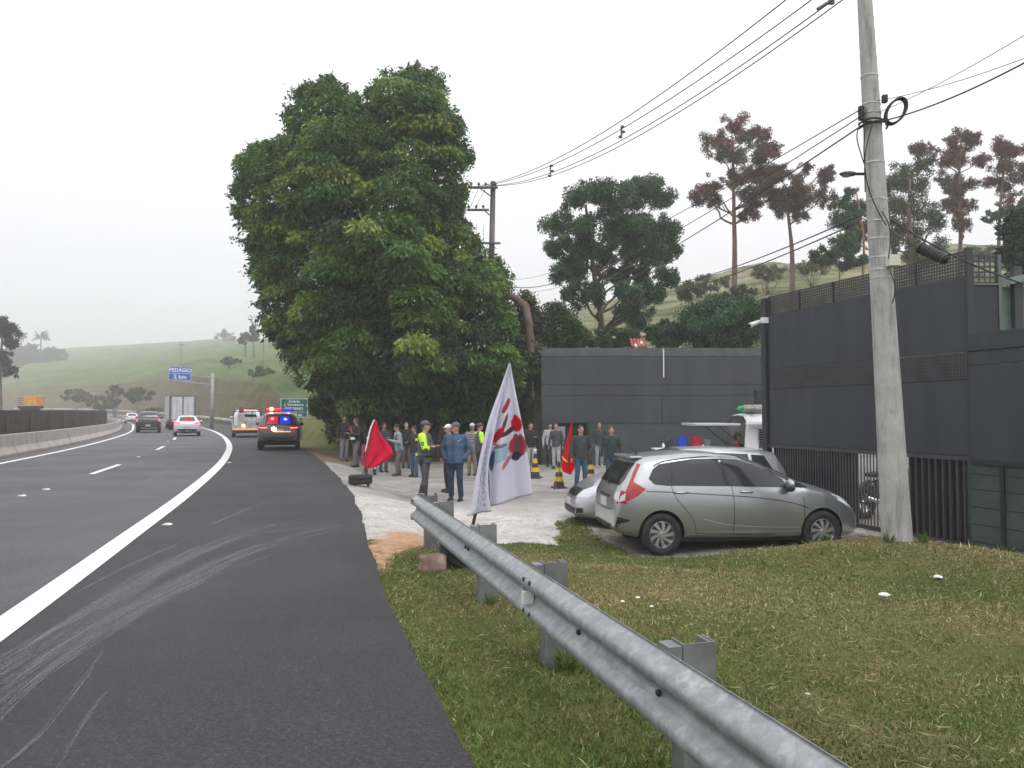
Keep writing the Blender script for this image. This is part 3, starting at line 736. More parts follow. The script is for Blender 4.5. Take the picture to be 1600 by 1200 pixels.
px_tree('green_tree','pale barked thin tree left of the pole with orange lower trunk','tree',51,1345,
 [(1335,300,12),(1350,320,12),(1330,335,12),(1345,350,11)],[(1348,440),(1350,390),(1345,340),(1338,300)],.14,.22,70,TG,mat('bark_orange',(.32,.16,.1),.9,nscale=5,namt=.4),depth=1,droop=.1)
# bushes behind the wall and on the slope
BG = [(.04,.11,.045),(.055,.14,.05),(.03,.08,.035)]
bush('bush','large dark green bush behind the right end of the long grey wall','bush',1130,505,70,36,37,120,150,.2,BG)
bush('bush','dark green bush left of the large one behind the wall','bush',1040,522,34,17,38,50,130,.2,BG)
bush('bush','olive bush at the foot of the forked trunk behind the wall','bush',955,528,60,12,40,70,110,.2,[(.09,.13,.045),(.12,.15,.07),(.07,.10,.04)])
bush('bush','olive bush behind the left end of the wall','bush',885,527,40,18,36,60,120,.2,[(.08,.13,.045),(.11,.15,.07),(.06,.09,.035)])
bush('bush','dark bushy tree at the right edge above the green building','bush',1590,385,26,48,30,60,130,.2,[(.025,.045,.028),(.035,.06,.035)],zb=2.0)
OL = [(.09,.11,.05),(.12,.13,.06),(.07,.09,.045)]
k = 0
for (px,py,rx,ry,Y,lb) in ((1110,442,34,10,72,'low olive scrub on the slope left of the tallest sparse tree'),(1200,425,30,10,70,'low olive scrub on the slope between the two left sparse trees'),(1270,415,36,12,70,'low olive scrub right of the curved trunk'),
    (1075,455,22,12,60,'small olive bush on the slope right of the broad tree'),(1150,462,30,12,50,'olive bush at the foot of the tallest sparse tree'),(1440,400,40,10,66,'low scrub behind the concrete pole'),(1530,395,34,10,66,'low scrub below the right sparse trees'),(1010,450,10,14,70,'little upright bush on the ridge right of the broad tree')):
    bush('hillside_bush',lb,'bush',px,py,rx,ry,Y,26,70,.25,OL,group='bushes on the right hillside',aspect=.5)
for (px,py,rx,ry,Y,lb) in ((218,608,26,16,140,'green bush on the left embankment below the pasture'),(160,622,30,14,150,'green bush on the left embankment above the barrier'),(180,606,14,10,150,'small round bush on the pasture edge'),(305,545,22,6,500,'faint bush on the foggy ridge'),(240,640,24,10,125,'low green bush beside the truck on the embankment'),(120,612,26,12,170,'bush on the left pasture edge'),
    (405,575,24,10,110,'dark bush on the brown bank left of the huge tree'),(360,560,20,7,150,'low bush above the brown bank')):
    bush('embankment_bush',lb,'bush',px,py+ry*.5,rx,ry*.6,Y,26,70,.0032*Y,[(.07,.1,.035),(.1,.13,.045),(.12,.14,.06)],group='bushes on the left hillside',aspect=.6)
# foggy trees on the left
px_tree('dark_tree','dark tree cut off by the left edge of the photo','tree',95,2,
 [(2,515,14),(14,508,9),(6,540,13),(-12,530,16),(10,560,8),(2,580,9),(-14,560,18),(-5,505,12)],[(-2,640),(0,590),(2,550),(4,515)],.3,.45,90,[(.03,.045,.03),(.04,.055,.035)],BARK,depth=2,zbase=None)
for px,Y,lb in ((31,470,'left of the two faint palms in the fog'),(62,440,'right of the two faint palms in the fog')):
    k_ = Y/FPX; x = (px-800)*k_; top = WY(px,526,Y); zb = hz(x,Y)
    root = thing('palm_tree', lb, 'palm', (x,Y,zb), 0, 'faint palms on the foggy ridge')
    h = top.z-zb; MB().tube([(0,0,-1),(0,0,h)],[.5,.35],7).build('trunk', BARK, root, smooth=True)
    P=[];D=[];Sz=[]
    for a in range(34):
        th = random.uniform(0,2*PI); el = random.uniform(-.6,.9)
        P.append((0,0,h)); D.append((math.cos(th)*math.cos(el),math.sin(th)*math.cos(el),math.sin(el))); Sz.append(random.uniform(3.6,6))
    foliage('fronds',(np.array(P,float),np.array(D),np.array(Sz),np.tile([.05,.07,.05],(34,1))),root,.22)
px_tree('ridge_tree','flat topped bare-looking tree on the foggy ridge above the blue sign','tree',430,352,[(345,524,7),(358,526,7),(352,521,7),(340,528,4),(365,528,4)],[(352,545),(352,532),(352,524)],.3,.7,40,[(.07,.06,.05)],BARK,depth=2)
px_tree('ridge_tree','faint upright tree on the foggy ridge left of the huge tree','tree',200,383,[(380,523,6),(386,527,6),(382,532,5)],[(383,545),(383,532),(383,524)],.25,.7,50,[(.05,.07,.05)],BARK,depth=2)
px_tree('ridge_tree','faint taller tree on the foggy ridge right next to the huge tree','tree',180,396,[(394,512,5),(398,520,6),(393,528,5)],[(396,545),(396,528),(395,512)],.22,.6,50,[(.05,.07,.05)],BARK,depth=2)
for i,(px,py,rx,ry,lb) in enumerate(((55,556,50,14,'long foggy thicket on the left ridge'),(20,575,45,24,'dark foggy thicket behind the tree at the left edge'))):
    bush('thicket',lb,'thicket',px,py,rx,ry,430,60,60,2.0,[(.05,.065,.045)],aspect=.6)
# ------------------------------------------------------------------ buildings and walls
PAN = mat('charcoal_panel', (.032,.0355,.044), .52, nscale=2.6, namt=.17, bump=.05, bscale=3, stretch=(1,1,.12), detail=7)
PAN2 = mat('charcoal_panel_far', (.042,.045,.053), .55, nscale=1.6, namt=.16, stretch=(1,1,.15), detail=7)
PAND = mat('charcoal_panel_lower', (.030,.033,.037), .6, nscale=.5, namt=.12)
STL = mat('charcoal_steel', (.045,.045,.05), .45, nscale=4, namt=.2)
BLK = mat('black_gap', (.008,.008,.009), .8)
GRB = mat('green_grey_render', (.05,.072,.068), .8, nscale=2, namt=.2, bump=.3, bscale=12)
GAL = mat('galvanised', (.50,.51,.52), .45, .55, nscale=7, namt=.3, detail=6)
GA, GB = Vector((5.34,15.9)), Vector((6.76,11.3))       # gate line: far end, near end
gd = (GB-GA); GL = gd.length; gd.normalize(); gn = Vector((-gd.y, gd.x))   # gn points to... 
ga = math.atan2(gd.y, gd.x)
if gn.x > 0: gn = -gn
# local frame: x along the gate from far to near, y out towards the car park, z up
def gate_root(name,label,cat):
    r = thing(name,label,cat,(GA.x,GA.y,0),ga); return r
sgn = 1 if (Matrix.Rotation(ga,2)@Vector((0,1))).dot(gn) > 0 else -1   # outward local y sign
Z0,ZF,ZB0,ZB1,ZP,ZL = -.42,.97,CAMZ-0+.505,CAMZ+.905,CAMZ+2.03,CAMZ+2.42
def lattice(mb, x0,x1,z0,z1,y, pitch=.05, bar=.031, mi=0):
    n = int((x1-x0)/pitch); 
    for i in range(n+1):
        x = x0+(x1-x0-bar)*i/n; mb.box((x,y-.002,z0),(x+bar,y+.002,z1),mi)
    n = max(1,int((z1-z0)/pitch))
    for i in range(n+1):
        z = z0+(z1-z0-bar)*i/n; mb.box((x0,y+.0025,z),(x1,y+.006,z+bar),mi)
gate = gate_root('gatehouse_front','tall charcoal panelled sliding gate front with mesh bands and vertical bars, right of the cars','gate')
y = 0
m = MB(); m.box((0,-.03,ZF-.0),(GL,.03,ZB0-.012)); m.build('lower_panel', PAN, gate, bevel=.006)
m = MB(); m.box((0,-.03,ZB1+.012),(GL,.03,ZP)); m.build('upper_panel', PAN, gate, bevel=.006)
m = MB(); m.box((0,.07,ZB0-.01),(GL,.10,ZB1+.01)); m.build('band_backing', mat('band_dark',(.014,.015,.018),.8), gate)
m = MB(); lattice(m, .0,GL,ZB0,ZB1,-.02,.055,.034); m.build('mesh_band', STL, gate)
m = MB(); lattice(m, .0,GL,ZP+.004,ZL,0)
for i in range(6): x = .02+i*(GL-.06)/5; m.box((x,-.03,ZP),(x+.03,-.005,ZL))
m.build('mesh_band', STL, gate)
for a,b_,z0,z1 in ((-.16,-.01,-.42,ZL-.02),(GL+.005,GL+.05,-.42,ZL+.03)):
    m = MB(); m.box((a,-.09,z0),(b_,.05,z1)); m.build('corner_post', PAND, gate, bevel=.01)
m = MB(); m.box((0,-.06,ZF-.07),(GL,.04,ZF-.003)); m.box((1.6,-.03,Z0+.03),(GL,.03,Z0+.1)); m.box((0,-.03,Z0+.03),(1.59,.03,Z0+.1)); m.box((GL-1.42,-.035,Z0+.1),(GL-1.37,.036,ZF-.075)); m.box((GL-.07,-.035,Z0+.1),(GL-.01,.036,ZF-.075)); m.build('rail', STL, gate)
m = MB(); x = .03
while x < GL-1.46: m.box((x,-.005,Z0+.102),(x+.026,.005,ZF-.073)); x += .074
m.build('bars', mat('bar_steel',(.085,.086,.092),.45,nscale=4,namt=.2), gate)
m = MB(); x = GL-1.30
while x < GL-.09: m.box((x,-.03,Z0+.102),(x+.035,.01,ZF-.073)); x += .128
m.build('bars', STL, gate)
# a panel behind the right-hand bars and yard behind
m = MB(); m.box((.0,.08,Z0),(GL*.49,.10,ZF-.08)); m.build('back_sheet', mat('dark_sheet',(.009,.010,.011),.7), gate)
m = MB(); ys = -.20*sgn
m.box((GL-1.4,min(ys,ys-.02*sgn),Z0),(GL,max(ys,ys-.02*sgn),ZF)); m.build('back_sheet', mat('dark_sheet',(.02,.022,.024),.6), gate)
# security camera on the far corner
cmr = thing('security_camera','white security camera on the far top corner of the gate front','camera',(GA.x-.12,GA.y,CAMZ+1.93))
wp = mat('white_plastic',(.75,.75,.76),.4)
m = MB(); m.box((-.05,-.04,-.06),(.12,.04,.06)); m.build('bracket', wp, cmr, bevel=.01)
m = MB(); m.tube([(-.08,-.02,-.03),(-.32,-.12,-.12)],[.045,.055],10); m.build('camera_body', wp, cmr, smooth=True)
m = MB(); m.tube([(-.32,-.12,-.12),(-.33,-.125,-.125)],.045,10); m.build('lens', BLK, cmr)
# wall continuing to the right, with recessed panel behind and green block base
rw = thing('boundary_wall','charcoal panelled wall with green block base at the right edge','wall',(GB.x,GB.y,0),ga)
m = MB(); x0 = .055; x1 = 4.5
m.box((x0,-.12,-.6),(x1,-.04,.93)); m.build('block_base', GRB, rw)
m = MB()
for j,z in enumerate((-.25,.0,.25,.5,.72)):
    m.box((x0+.02,-.124,z),(x1,-.1195,z+.014))
m.box((x0+.02,-.15,.87),(x1,-.1195,.925)); m.box((x0+.5,-.15,-.6),(x0+.56,-.1195,.865)); m.build('block_joints', mat('green_grey_dark',(.018,.026,.025),.8), rw)
m = MB(); m.box((x0,-.10,.935),(x1,-.03,ZB0+.18)); m.box((x0,-.10,ZB0+.195),(x1,-.05,ZB0+.40)); m.box((x0,-.12,ZB0+.402),(x1,.01,ZB0+.43)); m.box((x0,-.11,ZB0+.432),(x1,-.05,ZB0+.66)); m.build('panels', PAN, rw, bevel=.005)
# recessed dark tower panel + mesh behind, right of the gate
tw = thing('recessed_tower','recessed dark panel tower with mesh screen on top beside the gate front','tower',(GB.x+.25,GB.y+.6,0),ga)
P0 = WY(1526,530,12.0); P1 = WY(1561,530,12.0)
tw.location = (P0.x,12.0,0); tw.rotation_euler = (0,0,0); Lx = P1.x-P0.x
zt = CAMZ+(HZ-445)/FPX*12.0; zl = CAMZ+(HZ-397)/FPX*12.0
m = MB(); m.box((-.12,0,0),(Lx,.06,zt)); m.build('panel', mat('blue_black',(.022,.027,.033),.35), tw)
m = MB(); m.box((Lx+.002,-.02,0),(Lx+.05,.08,zl)); m.box((-.12,-.03,zt+.001),(Lx,.05,zt+.03)); m.build('frame', mat('grey_green_steel',(.12,.14,.135),.5), tw)
m = MB(); lattice(m,-.12,Lx,zt+.032,zl,.02,.085,.028); m.build('mesh_screen', STL, tw)
# pale green building at the right edge
gb = thing('green_building','pale green shed with dark steel beams at the right edge','building',(9.3,13.6,0))
LG = mat('pale_green_sheet',(.12,.17,.145),.7,nscale=1.2,namt=.15)
gb.location = (WY(1562,500,13.6).x,13.6,0)
m = MB(); m.box((0,0,0),(6,.15,CAMZ+(HZ-447)/FPX*13.6)); m.build('wall', LG, gb)
m = MB(); m.prism([(0.05,CAMZ+2.26),(6,CAMZ+3.6),(6,CAMZ+3.72),(0.05,CAMZ+2.38)],'y',-.25,.1); m.build('roof_edge', mat('pale_steel',(.2,.24,.22),.5), gb)
m = MB(); m.box((.2,-.12,0),(.34,-.01,CAMZ+2.6)); m.prism([(.16,CAMZ+1.43),(6,CAMZ+2.4),(6,CAMZ+2.2),(.16,CAMZ+1.26)],'y',-.22,-.121); m.box((-.0,-.10,CAMZ+1.1),(.199,-.01,CAMZ+1.16)); m.box((.341,-.10,CAMZ+1.1),(6,-.01,CAMZ+1.16)); m.build('beams', STL, gb)
m = MB(); m.box((.36,-.06,0),(6,-.005,CAMZ+.95)); m.build('door_panel', mat('grey_shutter',(.14,.14,.15),.6), gb)
# long far wall
fw = thing('long_wall','long charcoal panelled wall at the back of the car park','wall',(0,29.6,0))
k = 29.6/FPX; X0 = (846-800)*k; X1 = 14.0
zz = lambda py: CAMZ+(HZ-py)*k
Dx0 = (862-800)*k; Dx1 = (921-800)*k; zd = zz(661)
m = MB(); m.box((X0,0,zz(601)),(9.85,.12,zz(557))); m.box((9.86,0,zz(601)),(X1,.12,zz(557))); m.build('upper_panels', PAN2, fw)
m = MB(); m.box((X0,0,zz(618)),(X1,.115,zz(601.6))); m.build('middle_band', PAN2, fw)
m = MB(); m.box((X0,0,zd+.01),(5.78,.12,zz(618.6))); m.box((5.80,0,zd+.01),(X1,.12,zz(618.6))); m.build('lower_panels', PAN2, fw)
m = MB(); m.box((Dx1,.03,-.6),(X1,.14,zd)); m.box((X0,.03,-.6),(Dx0,.14,zd)); m.build('base', mat('petrol_base',(.045,.055,.058),.6,nscale=.8,namt=.15), fw)
m = MB(); m.box((X0,.0,zz(556.4)),(X1,.10,zz(543.5)))
m.build('top_sheet', mat('grey_green_sheet',(.075,.088,.086),.6,nscale=3,namt=.2), fw)
m = MB(); m.box((X0,.12,-.6),(X1,.3,zz(545))); m.build('backing', BLK, fw)
m = MB(); m.box((Dx0,-.02,-.6),(Dx0+.14,.02,zd)); m.box((Dx1-.12,-.02,-.6),(Dx1,.02,zd)); m.box((Dx0+.15,.02,-.45),(Dx1-.13,.1,.55)); m.build('doorway', mat('dark_door',(.02,.021,.023),.5), fw)
m = MB(); m.box((Dx0+.2,.02,.6),(Dx0+.52,.06,1.1)); m.build('notice', mat('pale_notice',(.25,.25,.26),.6), fw)
m = MB(); m.box((X0-.32,-.15,-.6),(X0-.01,.3,zz(640))); m.build('end_pillar', BLK, fw)
m = MB(); m.box((5.83,-.03,zz(590)),(5.87,-.004,zz(545))); m.build('white_strip', wp, fw)  # bright glow along the panel joint, imitated by a white strip
# red tiled roof scrap behind the wall
rt = thing('tiled_roof','small red and white tiled roof just above the long wall','roof',(WY(1000,530,33).x,33,CAMZ+2.95))
RTM = mat('red_tile',(.38,.09,.07),.8,nscale=9,namt=.4); 
m = MB()
for i in range(5):
    for j in range(3):
        m.tube([(-.3+i*.14,.0+j*.2,j*.13-.1),(-.3+i*.14,.2+j*.2,.03+j*.13)],.065,6,mi=(1 if (i*3+j)%7==3 else 0))
m.build('tiles',[RTM,wp],rt,smooth=True)
m = MB(); m.box((-.36,.05,-.9),(.32,.9,-.18)); m.build('wall', mat('plaster',(.4,.36,.32),.9), rt)

# ------------------------------------------------------------------ concrete barrier and brown screen
CONC = mat('barrier_concrete',(.36,.33,.31),.9,nscale=1.4,namt=.28,bump=.4,bscale=20,detail=8)
g = newmat('barrier_stain',.9)
c = g.ramp(g.noise(g.pos,1.2,8,.7),[(.3,(.30,.27,.255)),(.5,(.41,.38,.355)),(.7,(.50,.465,.44))])
c = g.mix(g.ramp(g.noise(g.pos,4.5,6,.8),[(.30,.8),(.42,0.0)]),c,(.13,.115,.105))
g.l.new(c,g.b.inputs['Base Color']); g.bump(g.noise(g.pos,22,5),.4,.02); BST = g.m
prof = [(-.30,0),(-.30,.08),(-.13,.33),(-.085,.81),(.085,.81),(.13,.33),(.30,.08),(.30,0)]
s = arc_at_Y(23.0,-8.0); n = 0; proto = None
ORD = ['nearest, cut by the left edge of the photo','second','third','fourth','fifth','sixth','seventh','eighth','ninth','tenth','eleventh','twelfth','thirteenth','fourteenth','fifteenth','sixteenth','seventeenth','eighteenth']
LBN = {}
while s < ARC[-1]-8:
    L = 3.96; nsub = 4
    x0,y0,_ = at_arc(s,-8.05); x1,y1,_ = at_arc(s+L,-8.05); ang = math.atan2(y1-y0,x1-x0); ln = math.hypot(x1-x0,y1-y0)
    if y0 > 84 or n >= len(ORD): break
    if proto is None:
        m = MB(); m.prism(prof,'x',.02,3.90); me_b = m.mesh('concrete_barrier',BST)
        bm = bmesh.new(); bm.from_mesh(me_b); bmesh.ops.recalc_face_normals(bm,faces=bm.faces); bmesh.ops.bevel(bm,geom=[e for e in bm.edges],offset=.015,segments=1,affect='EDGES'); bm.to_mesh(me_b); bm.free(); proto = 1
    o = link('concrete_barrier', me_b); o.location = (x0,y0,float(zr(y0))-.02); o.rotation_euler = (random.uniform(-.01,.01),0,ang+random.uniform(-.008,.008))
    o.scale = (ln/3.96,1,1)
    tag(o,('concrete barrier block '+ORD[n]) if n == 0 else ORD[n]+' concrete barrier block in the row, counted from the left edge','barrier','concrete barrier blocks along the lanes')
    s += ln+.03; n += 1
BRN = mat('brown_screen',(.062,.048,.044),.85,nscale=1.5,namt=.25,stretch=(1,1,.3))
sc = thing('dark_screen','dark brown see-proof screen fence behind the concrete barriers','fence')
m = MB(); ss_ = np.arange(arc_at_Y(12,-9.2), arc_at_Y(76,-9.2), 1.5); pv = None
for s in ss_:
    x,y,a = at_arc(s,-9.0); h = CAMZ+ (HZ-641.5)/FPX*math.hypot(x,y)*.93
    if pv: 
        m.add([(pv[0],pv[1],-.05),(x,y,-.05),(x,y,h),(pv[0],pv[1],pv[2])],[(0,1,2,3)])
        n_ = Vector((math.sin(a),-math.cos(a),0))*-.06
        m.add([(pv[0]+n_.x,pv[1]+n_.y,-.05),(x+n_.x,y+n_.y,-.05),(x+n_.x,y+n_.y,h),(pv[0]+n_.x,pv[1]+n_.y,pv[2])],[(0,3,2,1)])
        m.add([(pv[0],pv[1],pv[2]),(x,y,h),(x+n_.x,y+n_.y,h),(pv[0]+n_.x,pv[1]+n_.y,pv[2])],[(0,1,2,3)])
    pv = (x,y,h)
m.build('screen', BRN, sc, recalc=False)
for s in ss_[::3]:
    x,y,a = at_arc(s,-8.93); m = MB(); m.tube([(x,y,0),(x,y,1.62)],.03,6); m.build('post', mat('screen_post',(.12,.1,.1),.7), sc)
# pale concrete edge behind screen
cs_ = thing('concrete_ledge','pale concrete ledge seen above the left end of the brown screen','ledge')
a = WY(-60,641,34); b = WY(84,644.5,46)
MB().add([(a.x,a.y,a.z),(b.x,b.y,b.z),(b.x-.3,b.y+1.0,b.z),(a.x-.3,a.y+1.6,a.z+.07),(a.x,a.y,a.z-.5),(b.x,b.y,b.z-.5),(b.x-.3,b.y+1,-.1),(a.x-.3,a.y+1.6,-.1)],[(0,1,2,3),(0,4,5,1),(3,2,6,7),(1,5,6,2),(0,3,7,4)]).build('slab',CONC,cs_)
for t in (.1,.5,.9):
    p = a.lerp(b,t); m = MB(); m.box((p.x-.1,p.y+.3,-.1),(p.x+.1,p.y+.5,p.z-.4)); m.build('support',CONC,cs_)
# orange and white board
ob = thing('orange_panel_truck','orange open-sided load body with pale slatted left side beyond the screen','truck',(WY(46,640,75).x,75,0))
k = 75/FPX; zt = CAMZ+(HZ-619)*k; zb_ = CAMZ+(HZ-634.5)*k; OR = mat('orange_paint',(.62,.30,.07),.6,nscale=3,namt=.15); SL_ = mat('pale_slats',(.40,.36,.32),.7)
m = MB(); m.box((-.28,-.5,zb_),(1.0,.8,zt)); m.build('load_body',OR,ob,bevel=.02)
m = MB(); 
for i in range(5): m.box((-1.0,-.45,zb_+i*.2),(-.285,.7,zb_+i*.2+.13),0)
m.box((-1.0,-.4,zb_),(-.29,.65,zt-.05),1); m.build('slatted_side',[SL_,mat('slat_shadow',(.2,.17,.15),.8)],ob)
m = MB(); m.box((-.9,-.4,zb_-.25),(.95,.7,zb_-.01)); m.build('chassis',STL,ob)
for x in (-.7,.7):
    m = MB(); m.lathe([(.02,-.1),(.33,-.12),(.4,-.08),(.4,.08),(.33,.12),(.02,.1)],16,M=Matrix.Translation((x,0,.4))@Matrix.Rotation(R(90),4,'X')); m.build('wheel',mat('tyre',(.02,.02,.022),.85),ob,smooth=True)
m = MB(); m.box((-.9,-.1,.4),(.9,.3,zb_-.255)); m.build('frame',STL,ob)

# ------------------------------------------------------------------ guard rails
g = newmat('galvanised_rail',.42); g.b.inputs['Metallic'].default_value = .55
v = g.new('ShaderNodeTexVoronoi'); v.inputs['Scale'].default_value = 16; v.inputs['Randomness'].default_value = 1; g.l.new(g.pos,v.inputs['Vector'])
mpg = g.new('ShaderNodeMapping'); mpg.inputs['Scale'].default_value = (9,9,1.2); g.l.new(g.pos,mpg.inputs[0])
c = g.ramp(g.noise(g.pos,13,6,.7,.3),[(.32,(.26,.275,.28)),(.52,(.33,.35,.355)),(.68,(.42,.44,.445))])
bw = g.new('ShaderNodeRGBToBW'); g.l.new(v.outputs['Color'],bw.inputs[0]); c = g.mix(.22,c,bw.outputs[0],'SOFT_LIGHT')
c = g.mix(g.ramp(g.noise(mpg.outputs[0],2.2,6,.7),[(.35,.5),(.5,0.0)]),c,(.27,.28,.285))
g.l.new(c,g.b.inputs['Base Color']); g.l.new(g.ramp(g.noise(g.pos,14,4),[(.3,.48),(.7,.68)]),g.b.inputs['Roughness']); RAILM = g.m
WP = [(0,0),(.012,.012),(.05,.035),(.078,.055),(.083,.08),(.078,.105),(.03,.135),(.012,.152),(.012,.178),(.03,.195),(.078,.225),(.083,.25),(.078,.275),(.05,.295),(.012,.318),(0,.33)]
def wbeam(pts, ztop, side, m, height=.345, thick=.004):
    """pts: list of (x,y,z0) ; side=+1: bulge to the left of travel"""
    C = pts; sc_ = height/.33; rows = []
    for i,p in enumerate(C):
        a = Vector(C[min(i+1,len(C)-1)][:2])-Vector(C[max(i-1,0)][:2]); a.normalize(); nrm = Vector((-a.y,a.x))*side
        z0 = p[2]+ztop-height
        rows.append([(p[0]+nrm.x*u,p[1]+nrm.y*u,z0+v_*sc_) for u,v_ in WP]+[(p[0]+nrm.x*(u-thick),p[1]+nrm.y*(u-thick),z0+v_*sc_) for u,v_ in WP])
    K = len(WP); n0 = len(m.v); vs = [q for r in rows for q in r]; fs = []; W2 = 2*K
    for i in range(len(rows)-1):
        for j in range(K-1):
            fs.append((i*W2+j,(i+1)*W2+j,(i+1)*W2+j+1,i*W2+j+1)); fs.append((i*W2+K+j,i*W2+K+j+1,(i+1)*W2+K+j+1,(i+1)*W2+K+j))
        for j,j2 in ((0,K),(K-1,2*K-1)): fs.append((i*W2+j,i*W2+j2,(i+1)*W2+j2,(i+1)*W2+j))
    for i in (0,len(rows)-1):
        for j in range(K-1): fs.append((i*W2+j,i*W2+j+1,i*W2+K+j+1,i*W2+K+j))
    m.add(vs,fs)
gr_ = thing('guard_rail','long galvanised steel guard rail running from the near right corner into the verge','guard rail')
RX = lambda Y: .68-.29*(Y-3.16)
C_ = [(RX(Y),Y,0) for Y in np.linspace(-1.2,9.55,40)]
m = MB(); wbeam(C_, .60, 1, m); m.build('beam', RAILM, gr_, smooth=True, recalc=False)
rd = Vector((-.29,1)).normalized(); ran = math.atan2(rd.y,rd.x)
PM = mat('galvanised_post',(.20,.21,.21),.55,.4,nscale=6,namt=.25)
for i,Y in enumerate((9.42,8.5,6.75,5.05,3.3,1.55,-.2)):
    M = Matrix.Translation((RX(Y),Y,0))@Matrix.Rotation(ran,4,'Z')
    zb = zg(RX(Y)+.15,Y)-.5
    m = MB(); t = .007
    # local x along rail, y = left; post sits to the right (negative y)
    top = .63 if i > 0 else .60
    m.box((-.055,-.215,zb),(-.055+t,-.075,top),M=M); m.box((-.055,-.222,zb),(.055,-.215,top),M=M); m.box((-.055,-.0749,zb),(.055,-.068,top),M=M)
    m.build('post',PM,gr_)
    m = MB(); m.box((-.05,-.066,.26),(.05,-.004,.62),M=M); m.box((-.052,-.214,.50),(.07,-.2,.625),M=M); m.build('spacer_block',PM,gr_)
BOLT = mat('bolt_dark',(.05,.05,.052),.5,.6)
nl = Vector((-rd.y,rd.x))
for (Y,zrel) in ((4.98,.285),(4.86,.285),(4.98,.09),(4.86,.09),(9.45,.285),(9.37,.285),(9.45,.06),(4.2,.165),(3.3,.165),(6.75,.165),(6.85,.165)):
    z = .6-.345+zrel; u = .078 if abs(zrel-.165)>.05 else .02
    p = Vector((RX(Y),Y,z))+Vector((nl.x*u,nl.y*u,0)); M = Matrix.Translation(p)@Matrix.Rotation(ran,4,'Z')@Matrix.Rotation(R(-90),4,'X')
    m = MB(); m.lathe([(.002,-.002),(.016,-.002),(.016,.004),(.009,.012),(.002,.012)],10,M=M); m.build('bolt',BOLT,gr_)
p = Vector((RX(4.98),4.98,.425))+Vector((nl.x*.02,nl.y*.02,0)); M = Matrix.Translation(p)@Matrix.Rotation(ran,4,'Z')
m = MB(); m.prism([(-.028,-.04),(.012,-.04),(.03,-.025),(.03,.025),(.012,.04),(-.028,.04)],'y',0,.07,M=M); m.build('reflector',mat('reflector_white',(.7,.7,.68),.35),gr_,bevel=.004)
# far guard rail round the bend
fr = thing('guard_rail','far pale guard rail curving along the foot of the brown embankment','guard rail')
ss_ = np.arange(arc_at_Y(62,SH),arc_at_Y(215,SH),2.0); pts=[]
for s in ss_: x,y,_ = at_arc(s,SH+.9); pts.append((x,y,float(zr(y))))
m = MB(); wbeam(pts,.78,1,m,.33,.01); m.build('beam',mat('rail_pale',(.55,.54,.52),.5,.3,nscale=.4,namt=.3),fr,recalc=False)
for s in ss_[::2]:
    x,y,_ = at_arc(s,SH+1.0); m = MB(); m.box((x-.05,y-.05,float(zr(y))-.3),(x+.05,y+.05,float(zr(y))+.7)); m.build('post',PM,fr)
# rock beside the second post, tyre behind it
rk = WZ(680,893,-.05)
def rock(name,label,loc,size,m_,seed,cat='rock'):
    bm = bmesh.new(); bmesh.ops.create_icosphere(bm,subdivisions=3,radius=1)
    for v in bm.verts:
        n_ = noise.noise(v.co*1.3+Vector((seed,0,0)))*.35+noise.noise(v.co*3.5+Vector((seed,5,0)))*.12
        v.co *= (1+n_); v.co = Vector((max(-.75,min(.75,v.co.x))*size[0],max(-.75,min(.75,v.co.y))*size[1],max(-.6,min(.62,v.co.z))*size[2]))
    me = bpy.data.meshes.new(name); bm.to_mesh(me); bm.free(); me.materials.append(m_); me.polygons.foreach_set('use_smooth',[True]*len(me.polygons)); me.set_sharp_from_angle(angle=R(28))
    o = link(name,me); o.location = loc; tag(o,label,cat); return o
rock('rock','angular reddish grey rock on the grass beside a guard rail post',(rk.x-.03,rk.y+.05,.02),(.19,.15,.15),mat('rock_red',(.24,.165,.135),.9,nscale=5,namt=.4,bump=.8,bscale=14),3)
TY = mat('tyre_rubber',(.022,.022,.024),.8,nscale=12,namt=.3,bump=.5,bscale=30)
def tyre_mesh(mb, Rr, w, M=None, hollow=True, seg=40):
    pr = [(Rr*.62,-w*.42),(Rr*.75,-w*.5),(Rr*.93,-w*.48),(Rr,-w*.36),(Rr,-w*.1),(Rr*.975,-w*.08),(Rr*.975,-w*.04),(Rr,-w*.02),(Rr,w*.02),(Rr*.975,w*.04),(Rr*.975,w*.08),(Rr,w*.1),(Rr,w*.36),(Rr*.93,w*.48),(Rr*.75,w*.5),(Rr*.62,w*.42),(Rr*.64,w*.25),(Rr*.86,w*.3),(Rr*.88,0),(Rr*.86,-w*.3),(Rr*.64,-w*.25)]
    mb.lathe(pr,seg,M=M,closed=True)
t1 = thing('tyre','black car tyre leaning on the ground behind the second guard rail post','tyre',(-.48,8.4,zg(-.48,8.4)+.16),R(40))
m = MB(); tyre_mesh(m,.30,.2,Matrix.Rotation(R(28),4,'X')); m.build('rubber',TY,t1,smooth=True)
tp = WZ(563,766,-.17); tz = zg(tp.x,tp.y)
t2 = thing('tyre','black tyre lying flat on the gravel, holding the red flag pole','tyre',(tp.x,tp.y,tz+.15))
m = MB(); tyre_mesh(m,.275,.20); m.build('rubber',TY,t2,smooth=True)
m = MB()
for a in range(3): m.box((math.cos(a*2.1)*.18-.03,math.sin(a*2.1)*.18-.03,-.17),(math.cos(a*2.1)*.18+.03,math.sin(a*2.1)*.18+.03,-.075))
m.build('support_block',mat('brick_bit',(.2,.12,.09),.9),t2)

